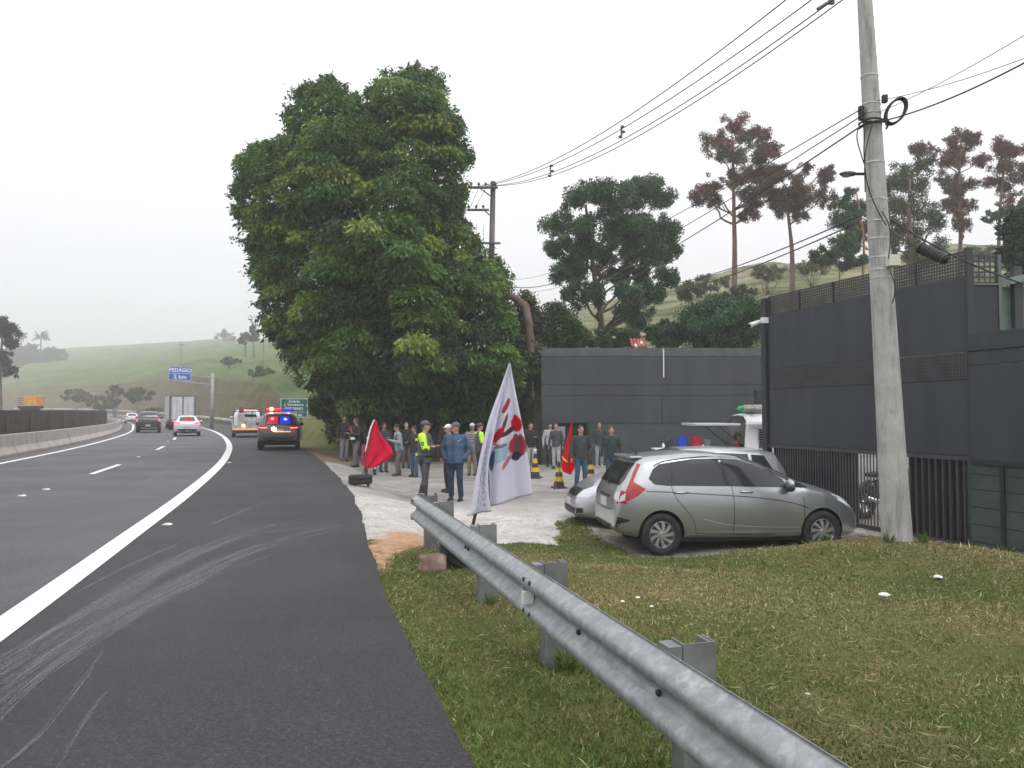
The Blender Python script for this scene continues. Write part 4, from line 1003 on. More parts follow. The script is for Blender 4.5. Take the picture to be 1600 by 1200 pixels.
# ------------------------------------------------------------------ poles and cables
g = newmat('pole_concrete',.85)
mp_ = g.new('ShaderNodeMapping'); mp_.inputs['Scale'].default_value = (3,3,.35); g.l.new(g.pos,mp_.inputs[0])
c = g.ramp(g.noise(g.pos,2.2,8,.7),[(.3,(.30,.30,.295)),(.5,(.40,.40,.39)),(.72,(.50,.50,.49))])
c = g.mix(g.ramp(g.noise(mp_.outputs[0],3.2,6,.75),[(.34,.75),(.50,0.0)]),c,(.17,.165,.16))
c = g.mix(g.ramp(g.noise(g.pos,28,5,.8),[(.33,.6),(.44,0.0)]),c,(.2,.2,.19))
g.l.new(c,g.b.inputs['Base Color']); g.bump(g.noise(g.pos,25,5),.3,.01); PC = g.m
PB = Vector((4.98,10.0,-.05)); PT = Vector((4.60,10.0,9.2))
def onp(z): t = (z-PB.z)/(PT.z-PB.z); return PB.lerp(PT,t)
prd = lambda z: .185-.0132*z
pl = thing('utility_pole','thick leaning grey concrete utility pole on the grass mound in front of the gate','utility pole',PB)
m = MB(); zs_ = np.linspace(-.5,9.2,16); m.tube([onp(z)-PB for z in zs_],[prd(z) for z in zs_],28); m.build('shaft',PC,pl,smooth=True,auto=40)
def band(z, r=.004, h=.018, tilt=0, name='metal_band', mm=None):
    c = onp(z)-PB; m = MB(); q = prd(z)
    m.lathe([(q+.001,-h/2),(q+r+.002,-h/2),(q+r+.002,h/2),(q+.001,h/2)],28,M=Matrix.Translation(c)@Matrix.Rotation(R(2.6),4,'Y')@Matrix.Rotation(tilt,4,'X'),closed=True); m.build(name,mm or GAL,pl,smooth=False)
zat = lambda py: CAMZ+(HZ-py)/FPX*10.0
for py in (112,157,172,190,251,310,344,372,402,421,434): band(zat(py))
CBL = mat('cable_black',(.018,.018,.02),.6)
m = MB()
for py,dx in ((168,-1),(178,-1),(150,1)): 
    c = onp(zat(py))-PB; c = c+Vector((dx*(prd(zat(py))+.05),-.05,0)); m.box(c-Vector((.03,.03,.05)),c+Vector((.03,.03,.05)))
for z0 in (190,188,193): 
    c = onp(zat(z0))-PB; m.tube([c+Vector((math.cos(a)*(prd(3)+.035),math.sin(a)*(prd(3)+.035),.02*math.sin(a*2+z0))) for a in np.linspace(-PI,0,12)],.014,6)
m.build('cable_clamps',CBL,pl,bevel=.004)
c = onp(zat(172))-PB+Vector((.27,-.1,0)); m = MB()
for q in range(3): m.tube([c+Vector((math.cos(a)*(.12)+.13*math.sin(a)*.5,.03*q-.03,math.sin(a)*(.17)+.0)) for a in np.linspace(0,2*PI,26)],.014,6,cap=False)
m.build('cable_coil',CBL,pl,smooth=True)
m = MB()
for pts_ in (((1352,195),(1350,240),(1356,290),(1372,330),(1385,352)),((1364,192),(1352,240),(1352,300)),((1345,190),(1339,215),(1350,255)),((1378,330),(1389,352),(1391,380),(1388,404)),((1391,426),(1397,440),(1398,460),(1394,474))):
    m.tube([WY(x,y,9.76)-PB for x,y in catmull(pts_,6)],.008,5)
m.build('loose_cable',CBL,pl,smooth=True)
c = WY(1395,408,9.82)-PB; m = MB(); m.prism([(-.075,-.07),(.08,-.07),(.07,.05),(.05,.075),(-.055,.075),(-.075,.05)],'y',-.06,.06,M=Matrix.Translation(c)); m.build('junction_box',mat('cream_plastic',(.62,.62,.52),.5),pl,bevel=.01)
# street lamp head on an arm behind the pole
lh = thing('street_lamp','grey street lamp head sticking out left of the concrete pole','street lamp',onp(zat(264))+Vector((-.1,.1,0)))
m = MB(); m.tube([(.1,0,0),(-.12,0,.0)],.02,8); m.build('arm',STL,lh)
m = MB(); m.ell((-.21,0,-.0),(.12,.06,.035),16,8); m.build('lamp_head',mat('lamp_grey',(.09,.09,.1),.5),lh,smooth=True)
m = MB(); m.ell((-.235,0,-.022),(.065,.045,.025),12,6); m.build('lens',mat('lamp_glass',(.25,.25,.27),.2),lh,smooth=True)
# catenary helper
def cable(name, label, a, b, sag, r=.012, n=28, group=None, cat='cable'):
    a = Vector(a); b = Vector(b); pts = [a.lerp(b,t)-Vector((0,0,sag*4*t*(1-t))) for t in np.linspace(0,1,n)]
    o = MB().tube([p-a for p in pts],r,5).build(name,CBL,smooth=True); o.location = a; tag(o,label,cat,group); return pts
# splice closure on a service cable
pA = onp(zat(344))+Vector((.12,-.1,0)); pB_ = Vector((9.6,8.6,CAMZ+1.35))
pts = cable('service_cable','pale twisted cable sagging from the pole to the right edge carrying the black splice tube',pA,WY(1680,466,8.2),.12,.011)
cl = thing('splice_closure','black ribbed splice tube hanging from the cable right of the pole','cable closure',WY(1457,396,9.3))
d = (WY(1480,408,9.15)-WY(1434,386,9.45)); L = d.length; q = d.to_track_quat('X','Z').to_matrix().to_4x4(); m = MB()
pr = [(.01,-L/2),(.05,-L/2+.01)]
for i in range(9): z = -L/2+.04+i*(L-.1)/9; pr += [(.068,z),(.068,z+.02),(.061,z+.024),(.061,z+.03)]
pr += [(.05,L/2-.01),(.01,L/2)]
m.lathe(pr,16,M=q@Matrix.Rotation(R(90),4,'Y')); m.build('tube',mat('black_plastic',(.02,.02,.022),.5),cl,smooth=False)
m = MB(); 
for x in (-L*.4,L*.4): m.lathe([(.07,-.01),(.076,-.01),(.076,.01),(.07,.01)],14,M=q@Matrix.Translation((x,0,0))@Matrix.Rotation(R(90),4,'Y'),closed=True)
m.tube([q@Vector((-L*.4,0,.06)),q@Vector((-L*.42,0,.16))],.01,6); m.build('hanger',STL,cl)
# telecom cables from the pole: to the left down to the far poles, and to the upper right
lp = onp(zat(186)); GC = 'telecom cables on the concrete pole'
for i,(a,b,sag,lb) in enumerate((
  (WY(1350,168,9.8),WY(770,432,60),1.0,'upper of the three cables running left and down from the pole'),
  (WY(1351,178,9.8),WY(790,447,60),1.2,'middle of the three cables running left and down from the pole'),
  (WY(1353,192,9.8),WY(800,470,60),1.2,'lowest of the three cables running left and down from the pole'),
  (WY(1368,158,9.8),WY(1720,42,6.5),.08,'thin upper cable leaving the pole towards the upper right'),
  (WY(1372,176,9.8),WY(1720,-20,5.5),.06,'steep thin cable leaving the pole towards the upper right'),
  (WY(1376,190,9.8),WY(1720,30,6.0),.10,'thick lower cable leaving the pole towards the right edge'))):
    cable('telecom_cable',lb,a,b,sag,(.008,.008,.011,.004,.004,.009)[i],cat='cable')
for i,(y0,y1) in enumerate(((338,424),(347,436))):
    cable('telecom_cable',('upper','lower')[i]+' of the pair of cables crossing behind the two sparse trees',WY(1342,y0,20),WY(1000,y1+22,64),.6,.022)
cable('telecom_cable','short thin cable between the huge tree and the broad tree',WY(780,446,40),WY(880,438,44),.25,.02)
# wooden pole with crossarms
wpz = hz(WY(765,600,38).x,38); WB = WY(763,600,38); WT = WY(770.5,284,38); WB.z = wpz-.3
wd = thing('wooden_pole','dark wooden utility pole with crossarms behind the huge tree','utility pole',(WB.x,38,wpz))
O = Vector(wd.location); WOOD = mat('pole_wood',(.12,.105,.11),.9,nscale=4,namt=.4,stretch=(1,1,.15))
m = MB(); m.tube([WB-O,WT-O],[.19,.13],12); m.build('shaft',WOOD,wd,smooth=True)
INS = mat('insulator',(.09,.07,.08),.3)
k = 38/FPX
def carm(y, x0, x1, th=.06, insx=(), nm='crossarm'):
    m = MB(); c = WY(768,y,37.8)-O; a = (x0-768)*k+c.x; b = (x1-768)*k+c.x; m.box((a,c.y-.05,c.z-th),(b,c.y+.05,c.z+th))
    o = m.build(nm,WOOD,wd,bevel=.01)
    for x in insx:
        m = MB(); X = (x-768)*k+c.x; m.lathe([(.02,0),(.02,.06),(.07,.07),(.05,.1),(.08,.12),(.05,.16),(.03,.2),(.01,.21)],10,M=Matrix.Translation((X,c.y,c.z+th))); m.build('insulator',INS,wd,smooth=True)
carm(293,733,778,.06,(736,748,759,774)); carm(328,730,764,.05,(732,744,755)); carm(380,735,782,.045,())
for a_,b_ in (((750,294),(766,306)),((756,328),(765,336))):
    m = MB(); m.tube([WY(*a_,37.75)-O,WY(*b_,37.8)-O],.03,6); m.build('brace',STL,wd)
for (x0,y0,x1,y1) in ((748,294,732,330),(759,294,740,330),(745,350,743,380),(755,352,756,380)):
    m = MB(); m.tube([WY(x0,y0,37.7)-O,WY(x1,y1,37.7)-O],.012,4); m.build('jumper_wire',CBL,wd)
# overhead power lines from the wooden pole to a pole beyond the top right
for i,(x0,pix,lb) in enumerate(((748,(1345,-95),'leftmost of the overhead power lines rising to the top of the photo'),(755,(1400,-100),'second of the overhead power lines from the left'),(762,(1385,-62),'third overhead power line, close above the lowest one'),(774,(1420,-78),'lowest and rightmost overhead power line with an in-line clamp'))):
    a = WY(x0,290,37.8); b = WY(pix[0],pix[1],12.5); b.z += 0
    P_ = cable('power_line',lb,a,b,(.85,.85,.95,1.0)[i],.013,40)
def spacer(px,py,Y,label):
    o = thing('line_spacer',label,'spacer',WY(px,py,Y)); m = MB(); s_ = Y/FPX
    m.tube([(0,0,-10*s_),(0,0,10*s_)],.03,6)
    for dz,dx in ((-8,-2),(0,3),(8,2)): m.ell((dx*s_,0,dz*s_),(.07,.05,.05),8,6)
    m.build('spacer_body',INS,o)
spacer(971,206,24.5,'small dark spacer joining the overhead power lines halfway up'); spacer(860,267,31,'small dark spacer joining the power lines near the wooden pole')
o = thing('line_clamp','dark clamp on the lowest power line at the top of the photo','clamp',WY(1287,8,14.4)); m = MB(); m.tube([(-.12,0,-.08),(.1,0,.06)],.035,8); m.build('clamp_body',INS,o)
m = MB(); m.box((.08,-.03,.02),(.2,.03,.09)); m.build('clamp_arm',INS,o)
# small distant poles
for (px,y0,y1,Y,lb) in ((283,536,575,190,'small distant utility pole on the pasture above the blue sign'),(412,503,575,110,'thin distant pole on the brown bank left of the huge tree'),(28,572,600,220,'pale distant post in the foggy trees at the left')):
    a = WY(px,y1+12,Y); b = WY(px,y0,Y); o = thing('distant_pole',lb,'utility pole',a); m = MB(); m.tube([(0,0,-2),b-a],.12 if Y > 150 else .08,6); m.build('shaft',mat('pole_far',(.2,.19,.18),.9),o)
    m = MB(); m.box((-.8,-.05,b.z-a.z-.5),(.8,.05,b.z-a.z-.35)); m.build('crossarm',STL,o)
# ------------------------------------------------------------------ signs
def text(body, size, m, parent, loc, align='CENTER', rot=(R(90),0,0), bold=.0, sx=1):
    cu = bpy.data.curves.new('lettering','FONT'); cu.body = body; cu.size = size; cu.align_x = align; cu.align_y = 'CENTER'; cu.extrude = .004; cu.offset = bold
    t = bpy.data.objects.new('tmp',cu); COL.objects.link(t); me = evald(t); me.materials.clear(); me.materials.append(m)
    o = link('lettering',me,parent); o.location = loc; o.rotation_euler = rot; o.scale = (sx,1,1); return o
WPT = mat('sign_white',(.75,.76,.76),.5)
def board(root, w_, h, face, y=0, border=.05, r=.06):
    m = MB(); m.box((-w_/2,y,-h/2),(w_/2,y+.03,h/2)); m.build('board',face,root,bevel=.006)
    m = MB(); t = border*.55; i = border*.35
    for a,b in (((-w_/2+i,h/2-i-t),(w_/2-i,h/2-i)),((-w_/2+i,-h/2+i),(w_/2-i,-h/2+i+t)),((-w_/2+i,-h/2+i+t),(-w_/2+i+t,h/2-i-t)),((w_/2-i-t,-h/2+i+t),(w_/2-i,h/2-i-t))):
        m.box((a[0],y-.006,a[1]),(b[0],y-.001,b[1]))
    m.build('border',WPT,root)
BLUE = mat('sign_blue',(.012,.085,.42),.5); GRN = mat('sign_green',(.0,.13,.115),.5); GPOST = mat('post_grey',(.30,.30,.31),.7,nscale=2,namt=.15)
Y = 80; c = WY(281.5,583.5,Y); w_ = 34*Y/FPX; h = 21.5*Y/FPX
bs = thing('toll_sign','blue toll sign reading PEDÁGIO 2 km hung over the verge','road sign',c); bs.rotation_euler = (0,R(2),R(8))
board(bs,w_,h,BLUE); text('PEDÁGIO',.54,WPT,bs,(0,-.008,h*.23),bold=.012,sx=.95); text('2 km',.56,WPT,bs,(0,-.008,-h*.25),bold=.012,sx=1.15)
m = MB(); m.box((-w_/2+.06,-.006,-.02),(w_/2-.06,-.001,.02)); m.build('divider',WPT,bs)
m = MB(); m.box((-.3,.03,-h/2),(-.2,.12,h/2)); m.box((.4,.03,-h/2),(.5,.12,h/2)); m.build('bracket',GPOST,bs)
p0 = WY(331,658,Y); p1 = WY(331,583,Y); zb = float(zr(Y))-.3
sp_ = thing('sign_gantry','tall grey post with a thin arm that carries the blue toll sign','sign post',(p1.x,Y+.2,zb))
m = MB(); m.tube([(0,0,-.2),(0,0,p1.z-zb)],[.2,.17],12); m.build('post',GPOST,sp_,smooth=True)
m = MB(); m.tube([(0,0,p1.z-zb-.4),(c.x-p1.x-.4,-.05,p1.z-zb-.25)],[.06,.05],8); m.tube([(0,0,p1.z-zb-1.2),(c.x-p1.x-.4,-.05,p1.z-zb-.8)],.05,8); m.build('arm',GPOST,sp_)
Y = 48; c = WY(459.5,637.5,Y); w_ = 43*Y/FPX; h = 31*Y/FPX
gs = thing('exit_sign','green sign with white border reading RETORNO A 500 m beside the police car','road sign',c); gs.rotation_euler = (0,0,R(4))
board(gs,w_,h,GRN,border=.07); text('Acieras',.235,WPT,gs,(0,-.008,h*.33),bold=.006); text('J. Varadouro',.22,WPT,gs,(0,-.008,h*.165),bold=.006,sx=1.05); text('RETORNO',.24,WPT,gs,(0,-.008,-h*.04),bold=.006); text('A 500 m',.25,WPT,gs,(0,-.008,-h*.35),bold=.01,sx=1.1)
m = MB(); m.box((-w_/2+.05,-.006,-h*.21),(w_/2-.05,-.001,-h*.21+.025)); m.build('divider',WPT,gs)
zb = hz(c.x,Y)-c.z-.4; POSTB = mat('post_brown',(.11,.075,.06),.8)
for x in (-.42,.42):
    m = MB(); m.box((x-.05,.04,zb),(x+.05,.12,h/2-.1)); m.build('post',POSTB,gs)

# ------------------------------------------------------------------ vehicles
TYR = TY; GLS = mat('car_glass',(.024,.026,.031),.10,spec=.5); GLSG = mat('car_glass_grey',(.05,.055,.062),.08,spec=.9)
BPL = mat('black_trim',(.012,.012,.013),.5); RIM = mat('alloy_rim',(.55,.56,.58),.3,.8); RIMD = mat('rim_dark',(.05,.05,.055),.5)
CHR = mat('chrome',(.7,.7,.72),.15,1); SEAM = mat('seam',(.01,.01,.011),.7)
RLENS = mat('red_lens',(.36,.012,.02),.15,coat=.6); WLENS = mat('clear_lens',(.55,.57,.6),.12,spec=.8,coat=.5); OLENS = mat('amber_lens',(.5,.18,.03),.2)
RLIT = glow('red_light_lit',(1,.05,.05),4.0); PLATE = mat('plate',(.5,.5,.52),.5)
def paintm(name,col,metal=.0,rough=.35): return mat(name,col,rough,metal,coat=.5,nscale=.8,namt=.03)
SILV = mat('silver_paint',(.38,.395,.41),.28,.75,coat=.5,nscale=2,namt=.04); SILV2 = mat('pale_silver_paint',(.45,.465,.485),.3,.7,coat=.5,nscale=2,namt=.04)
def wheel(parent,x,y,Rr,wd_,spokes=5,swirl=0,rimm=None,side=1,detail=True):
    M = Matrix.Rotation(R(90),4,'X')      # lathe axis -> y
    r = bpy.data.objects.new('wheel',None); COL.objects.link(r); r.parent = parent; r.location = (x,y,Rr); r.rotation_euler = (0,random.uniform(0,1),0); r.empty_display_size = .1
    m = MB(); tyre_mesh(m,Rr,wd_,M,seg=36 if detail else 20); m.build('tyre',TYR,r,smooth=True,auto=50)
    fy = side*wd_*.42; rr = Rr*.64
    m = MB(); m.lathe([(rr,-wd_*.4),(rr,wd_*.4),(rr*.95,wd_*.42),(rr*.9,wd_*.2),(rr*.9,-wd_*.3)],32 if detail else 16,mi=0,M=M,closed=True)
    m.lathe([(.01,-.01),(rr*.9,-.01),(rr*.9,.01),(.01,.01)],24,mi=1,M=Matrix.Translation((0,fy*.25,0))@M)
    m.lathe([(.01,-.012),(rr*.2,-.012),(rr*.16,.012),(.01,.012)],16,mi=0,M=Matrix.Translation((0,fy*.86,0))@M)
    if detail:
        for i in range(spokes):
            a = 2*PI*i/spokes; n = 5; V=[];Fq=[]
            for q in range(n+1):
                t = q/n; rad = rr*(.12+.83*t); an = a+swirl*t; wq = (.035+.03*t)*Rr/.3*(5/spokes)**.5*1.1
                cx,cz = math.cos(an)*rad,math.sin(an)*rad; px_,pz_ = -math.sin(an+swirl*.5)*wq/2,math.cos(an+swirl*.5)*wq/2
                yy = fy*(.85-.05*t); y2 = fy*.4
                V += [(cx+px_,yy,cz+pz_),(cx-px_,yy,cz-pz_),(cx-px_,y2,cz-pz_),(cx+px_,y2,cz+pz_)]
            for q in range(n):
                for e in range(4): Fq.append((q*4+e,q*4+(e+1)%4,(q+1)*4+(e+1)%4,(q+1)*4+e))
            Fq += [(0,1,2,3),(n*4+3,n*4+2,n*4+1,n*4)]; m.add(V,Fq,0)
    m.build('rim',[rimm or RIM,RIMD],r,auto=35); return r
class Car:
    """x forward from rear (0) to L; tables give profile against x"""
    def __init__(s,name,label,cat,loc,rz,sp,pm,group=None):
        s.root = thing(name,label,cat,loc,rz,group); s.sp = sp; L = sp['L']; s.L = L; s.pm = pm
        ip = lambda t,x: float(np.interp(x,[a for a,_ in t],[b for _,b in t]))
        xs = sorted(set([round(a,3) for a,_ in sp['top']]+[round(x,3) for x in np.linspace(0,L,sp.get('n',26))])); rows = []
        for x in xs:
            top = ip(sp['top'],x); zb = ip(sp['bot'],x); belt = min(ip(sp['belt'],x),top-.03); w_ = ip(sp['w'],x); wt = min(ip(sp['wt'],x),w_*.995); h = belt-zb
            rw = [(0,zb),(w_*.8,zb),(w_*.96,zb+.05*1),(w_*.985,zb+h*.25),(w_,zb+h*.55),(w_*.985,zb+h*.85),(w_*.955,belt),
                  (w_*.955+(wt-w_*.955)*.5,belt+(top-.07-belt)*.5 if top-belt>.15 else belt+(top-belt)*.4),(wt,top-min(.07,(top-belt)*.5)),(wt*.86,top-min(.015,(top-belt)*.15)),(wt*.5,top),(0,top+.008)]
            rows.append((x-L/2,rw))
        m = MB(); K = len(rows[0][1]); V = []
        for x,rw in rows:
            V += [(x,y,z) for y,z in rw]+[(x,-y,z) for y,z in rw[1:-1][::-1]]
        W = 2*K-2; Fq = []
        for i in range(len(rows)-1):
            for j in range(W): Fq.append((i*W+j,i*W+(j+1)%W,(i+1)*W+(j+1)%W,(i+1)*W+j))
        for i,rev in ((0,1),(len(rows)-1,0)):
            for j in range(K-1):
                a = i*W+j; b = i*W+j+1; c = i*W+(W-j-1)%W; d = i*W+(W-j)%W
                q = [a,b,c,d] if j not in (0,) else [a,b,c]
                if j == 0: q = [i*W, i*W+1, i*W+W-1]
                elif j == K-2: q = [i*W+K-2, i*W+K-1, i*W+K]
                else: q = [i*W+j,i*W+j+1,i*W+W-j-1,i*W+W-j]
                Fq.append(tuple(q))
        m.add(V,Fq); o = m.build('tmp',pm,None,smooth=True)
        su = o.modifiers.new('s','SUBSURF'); su.levels = sp.get('sub',2); su.render_levels = sp.get('sub',2)
        me = evald(o)
        # wheel arches
        Rw = sp['R']; s.wx = [a-L/2 for a in sp['wheels']]; hw = max(b for _,b in sp['w'])
        if sp.get('arch',True):
            o = link('tmp',me); me.materials.append(BPL); cut = MB()
            for wx in s.wx:
                for sd in (-1,1):
                    cut.lathe([(Rw*1.14,0),(Rw*1.14,.42)],36,M=Matrix.Translation((wx,sd*(hw-.36) if sd<0 else hw+.06,Rw*1.02))@Matrix.Rotation(R(90),4,'X') if sd>0 else Matrix.Translation((wx,-(hw+.06)+.42,Rw*1.02))@Matrix.Rotation(R(90),4,'X'))
            co_ = cut.build('cut',[pm,BPL],None); 
            for p in co_.data.polygons: p.material_index = 1
            bo = o.modifiers.new('b','BOOLEAN'); bo.object = co_; bo.operation = 'DIFFERENCE'; bo.solver = 'EXACT'
            me = evald(o); bpy.data.objects.remove(co_)
            if len(me.materials) < 2: me.materials.append(BPL)
            for p in me.polygons:
                c = p.center
                for wx in s.wx:
                    if math.hypot(c.x-wx,c.z-Rw*1.02) < Rw*1.135 and abs(c.y) > hw-.5 and (abs(p.normal.y) < .5 or abs(c.y) < hw-.2): p.material_index = 1
            me.set_sharp_from_angle(angle=R(42))
        s.body = link('body',me,s.root)
        bm = bmesh.new(); bm.from_mesh(me); s.bvh = BVHTree.FromBMesh(bm); bm.free()
        for wx in s.wx:
            for sd in (-1,1): wheel(s.root,wx,sd*(hw-.115),Rw,.2,sp.get('spokes',5),sp.get('swirl',0),side=sd,detail=sp.get('detail',True))
    def panel(s,name,pts,ax,m,offs=.004,parent=None,x0=True,sub=3,thick=0,ymin=.45):
        """pts: 2d outline. ax 'L','R' (x,z) side; 'B' rear (y,z); 'F' front (y,z); 'T' top (x,y)"""
        bm = bmesh.new(); h = s.L/2
        def P(a,b):
            if ax == 'R': return Vector((a-h,-3,b)),Vector((0,1,0))
            if ax == 'L': return Vector((a-h,3,b)),Vector((0,-1,0))
            if ax == 'B': return Vector((-h-3,a,b)),Vector((1,0,0))
            if ax == 'F': return Vector((h+3,a,b)),Vector((-1,0,0))
            return Vector((a-h,b,5)),Vector((0,0,-1))
        vs = [bm.verts.new((a,b,0)) for a,b in pts]; bm.faces.new(vs)
        bmesh.ops.triangulate(bm,faces=bm.faces)
        for _ in range(sub):
            ed = [e for e in bm.edges if e.calc_length() > .09]
            if not ed: break
            bmesh.ops.subdivide_edges(bm,edges=ed,cuts=1); bmesh.ops.triangulate(bm,faces=bm.faces)
        bad = []
        for v in bm.verts:
            o,d = P(v.co.x,v.co.y); hit,n,_,_ = s.bvh.ray_cast(o,d,6)
            if hit is None or (ax in 'LR' and abs(hit.y) < ymin): bad.append(v); continue
            v.co = hit+(n if n.dot(d) < 0 else -n)*offs-d*offs*.5
        bmesh.ops.delete(bm,geom=bad,context='VERTS')
        if thick: bmesh.ops.solidify(bm,geom=bm.faces[:],thickness=thick)
        me = bpy.data.meshes.new(name); bm.to_mesh(me); bm.free(); me.materials.append(m); me.polygons.foreach_set('use_smooth',[True]*len(me.polygons))
        # make normals face outward
        o = link(name,me,parent or s.root); return o
    def line(s,name,pts,ax,m,wd_=.008,parent=None,offs=.002):
        C = catmull(pts,.06) if len(pts) > 2 else np.array([np.array(pts[0])+(np.array(pts[1])-np.array(pts[0]))*t for t in np.linspace(0,1,12)])
        T = np.gradient(C,axis=0); T /= np.maximum(np.linalg.norm(T,axis=1)[:,None],1e-6); N = np.stack([-T[:,1],T[:,0]],1)*wd_/2
        poly = [tuple(p) for p in C+N]+[tuple(p) for p in (C-N)[::-1]]
        h = s.L/2; V=[];Fq=[]; n = len(C)
        for p in list(C+N)+list(C-N):
            a,b = p; o,d = {'R':(Vector((a-h,-3,b)),Vector((0,1,0))),'L':(Vector((a-h,3,b)),Vector((0,-1,0))),'B':(Vector((-h-3,a,b)),Vector((1,0,0))),'F':(Vector((h+3,a,b)),Vector((-1,0,0))),'T':(Vector((a-h,b,5)),Vector((0,0,-1)))}[ax]
            hit,nn,_,_ = s.bvh.ray_cast(o,d,6)
            V.append(hit-d*offs if hit else None)
        vv = [v if v is not None else Vector((0,0,.5)) for v in V]
        for i in range(n-1):
            if all(V[q] is not None for q in (i,i+1,n+i,n+i+1)): Fq.append((i,i+1,n+i+1,n+i))
        if Fq: return MB().add(vv,Fq).build(name,m,parent or s.root,recalc=False)
    def pt(s,a,b,ax,offs=0):
        h = s.L/2; o,d = {'R':(Vector((a-h,-3,b)),Vector((0,1,0))),'L':(Vector((a-h,3,b)),Vector((0,-1,0))),'B':(Vector((-h-3,a,b)),Vector((1,0,0))),'F':(Vector((h+3,a,b)),Vector((-1,0,0)))}[ax]
        hit = s.bvh.ray_cast(o,d,6)[0]; return (hit if hit else o)-d*offs
def plate(car,ax,z,w_=.4,h=.13):
    c = car.pt(0,z,ax,.008); m = MB(); m.box((c.x-.004,-w_/2,z-h/2),(c.x+.004,w_/2,z+h/2)); m.build('number_plate',PLATE,car.root)
def mirror(car,x,z,m1,sides='LR',sz=1.0):
    for sd in sides:
        c = car.pt(x,z,sd); q = -1 if sd == 'R' else 1
        m = MB(); m.ell((c.x+.02,c.y+q*.13*sz,z+.03),(.06*sz,.115*sz,.075*sz),14,10,0); m.tube([(c.x,c.y,z-.02),(c.x+.02,c.y+q*.08,z-.01)],.02,6,1); m.ell((c.x+.015,c.y+q*.13*sz,z-.025),(.06*sz,.112*sz,.05*sz),12,8,1)
        m.build('mirror',[m1,BPL],car.root,smooth=True)
def handles(car,xs_,z,ax='R',m1=None):
    for x in xs_:
        c = car.pt(x,z,ax,.012); q = -1 if ax=='R' else 1
        m = MB(); m.tube([(c.x-.10,c.y-q*.012,z),(c.x-.06,c.y+q*.012,z+.004),(c.x+.06,c.y+q*.012,z+.004),(c.x+.10,c.y-q*.012,z)],.016,8); m.build('handle',m1 or car.pm,car.root,smooth=True)
        mm = car.panel('handle_recess',[(x-.09,z-.035),(x+.09,z-.035),(x+.1,z),(x+.09,z+.03),(x-.09,z+.03),(x-.1,z)],ax,car.pm,.001,sub=2)

# ---- hero silver hatchback
hs_ = dict(L=3.98,R=.305,wheels=(.70,3.23),n=30,sub=2,spokes=9,swirl=.35,
 top=[(0,.60),(.015,.74),(.05,.92),(.12,1.05),(.24,1.22),(.36,1.355),(.48,1.40),(.75,1.435),(1.2,1.462),(1.6,1.455),(2.0,1.41),(2.35,1.31),(2.7,1.16),(2.98,1.04),(3.25,.965),(3.5,.89),(3.72,.79),(3.88,.68),(3.96,.56),(3.98,.48)],
 bot=[(0,.36),(.15,.27),(.5,.22),(3.3,.2),(3.8,.2),(3.98,.26)],
 belt=[(0,.58),(.1,.9),(.3,1.0),(.9,.975),(2.0,.935),(3.0,.90),(3.4,.84),(3.98,.5)],
 w=[(0,.66),(.06,.74),(.2,.80),(.5,.835),(1,.847),(2.8,.847),(3.3,.83),(3.6,.78),(3.82,.68),(3.94,.56),(3.98,.46)],
 wt=[(0,.64),(.1,.66),(.35,.62),(.8,.655),(2.0,.66),(2.5,.66),(2.98,.72),(3.3,.70),(3.7,.62),(3.98,.42)])
HX = Vector((3.44,11.58+.80,zg(3.4,12.3)-.0)); 
hc = Car('parked_hatchback','silver-grey hatchback parked on the grass edge, seen from its side with a red tail lamp','car',(3.44,12.56,-.53),R(6.5),hs_,SILV)
hc.root.location = (3.43,12.5,-.53); hc.root.scale = (1.0,1.0,1.045)
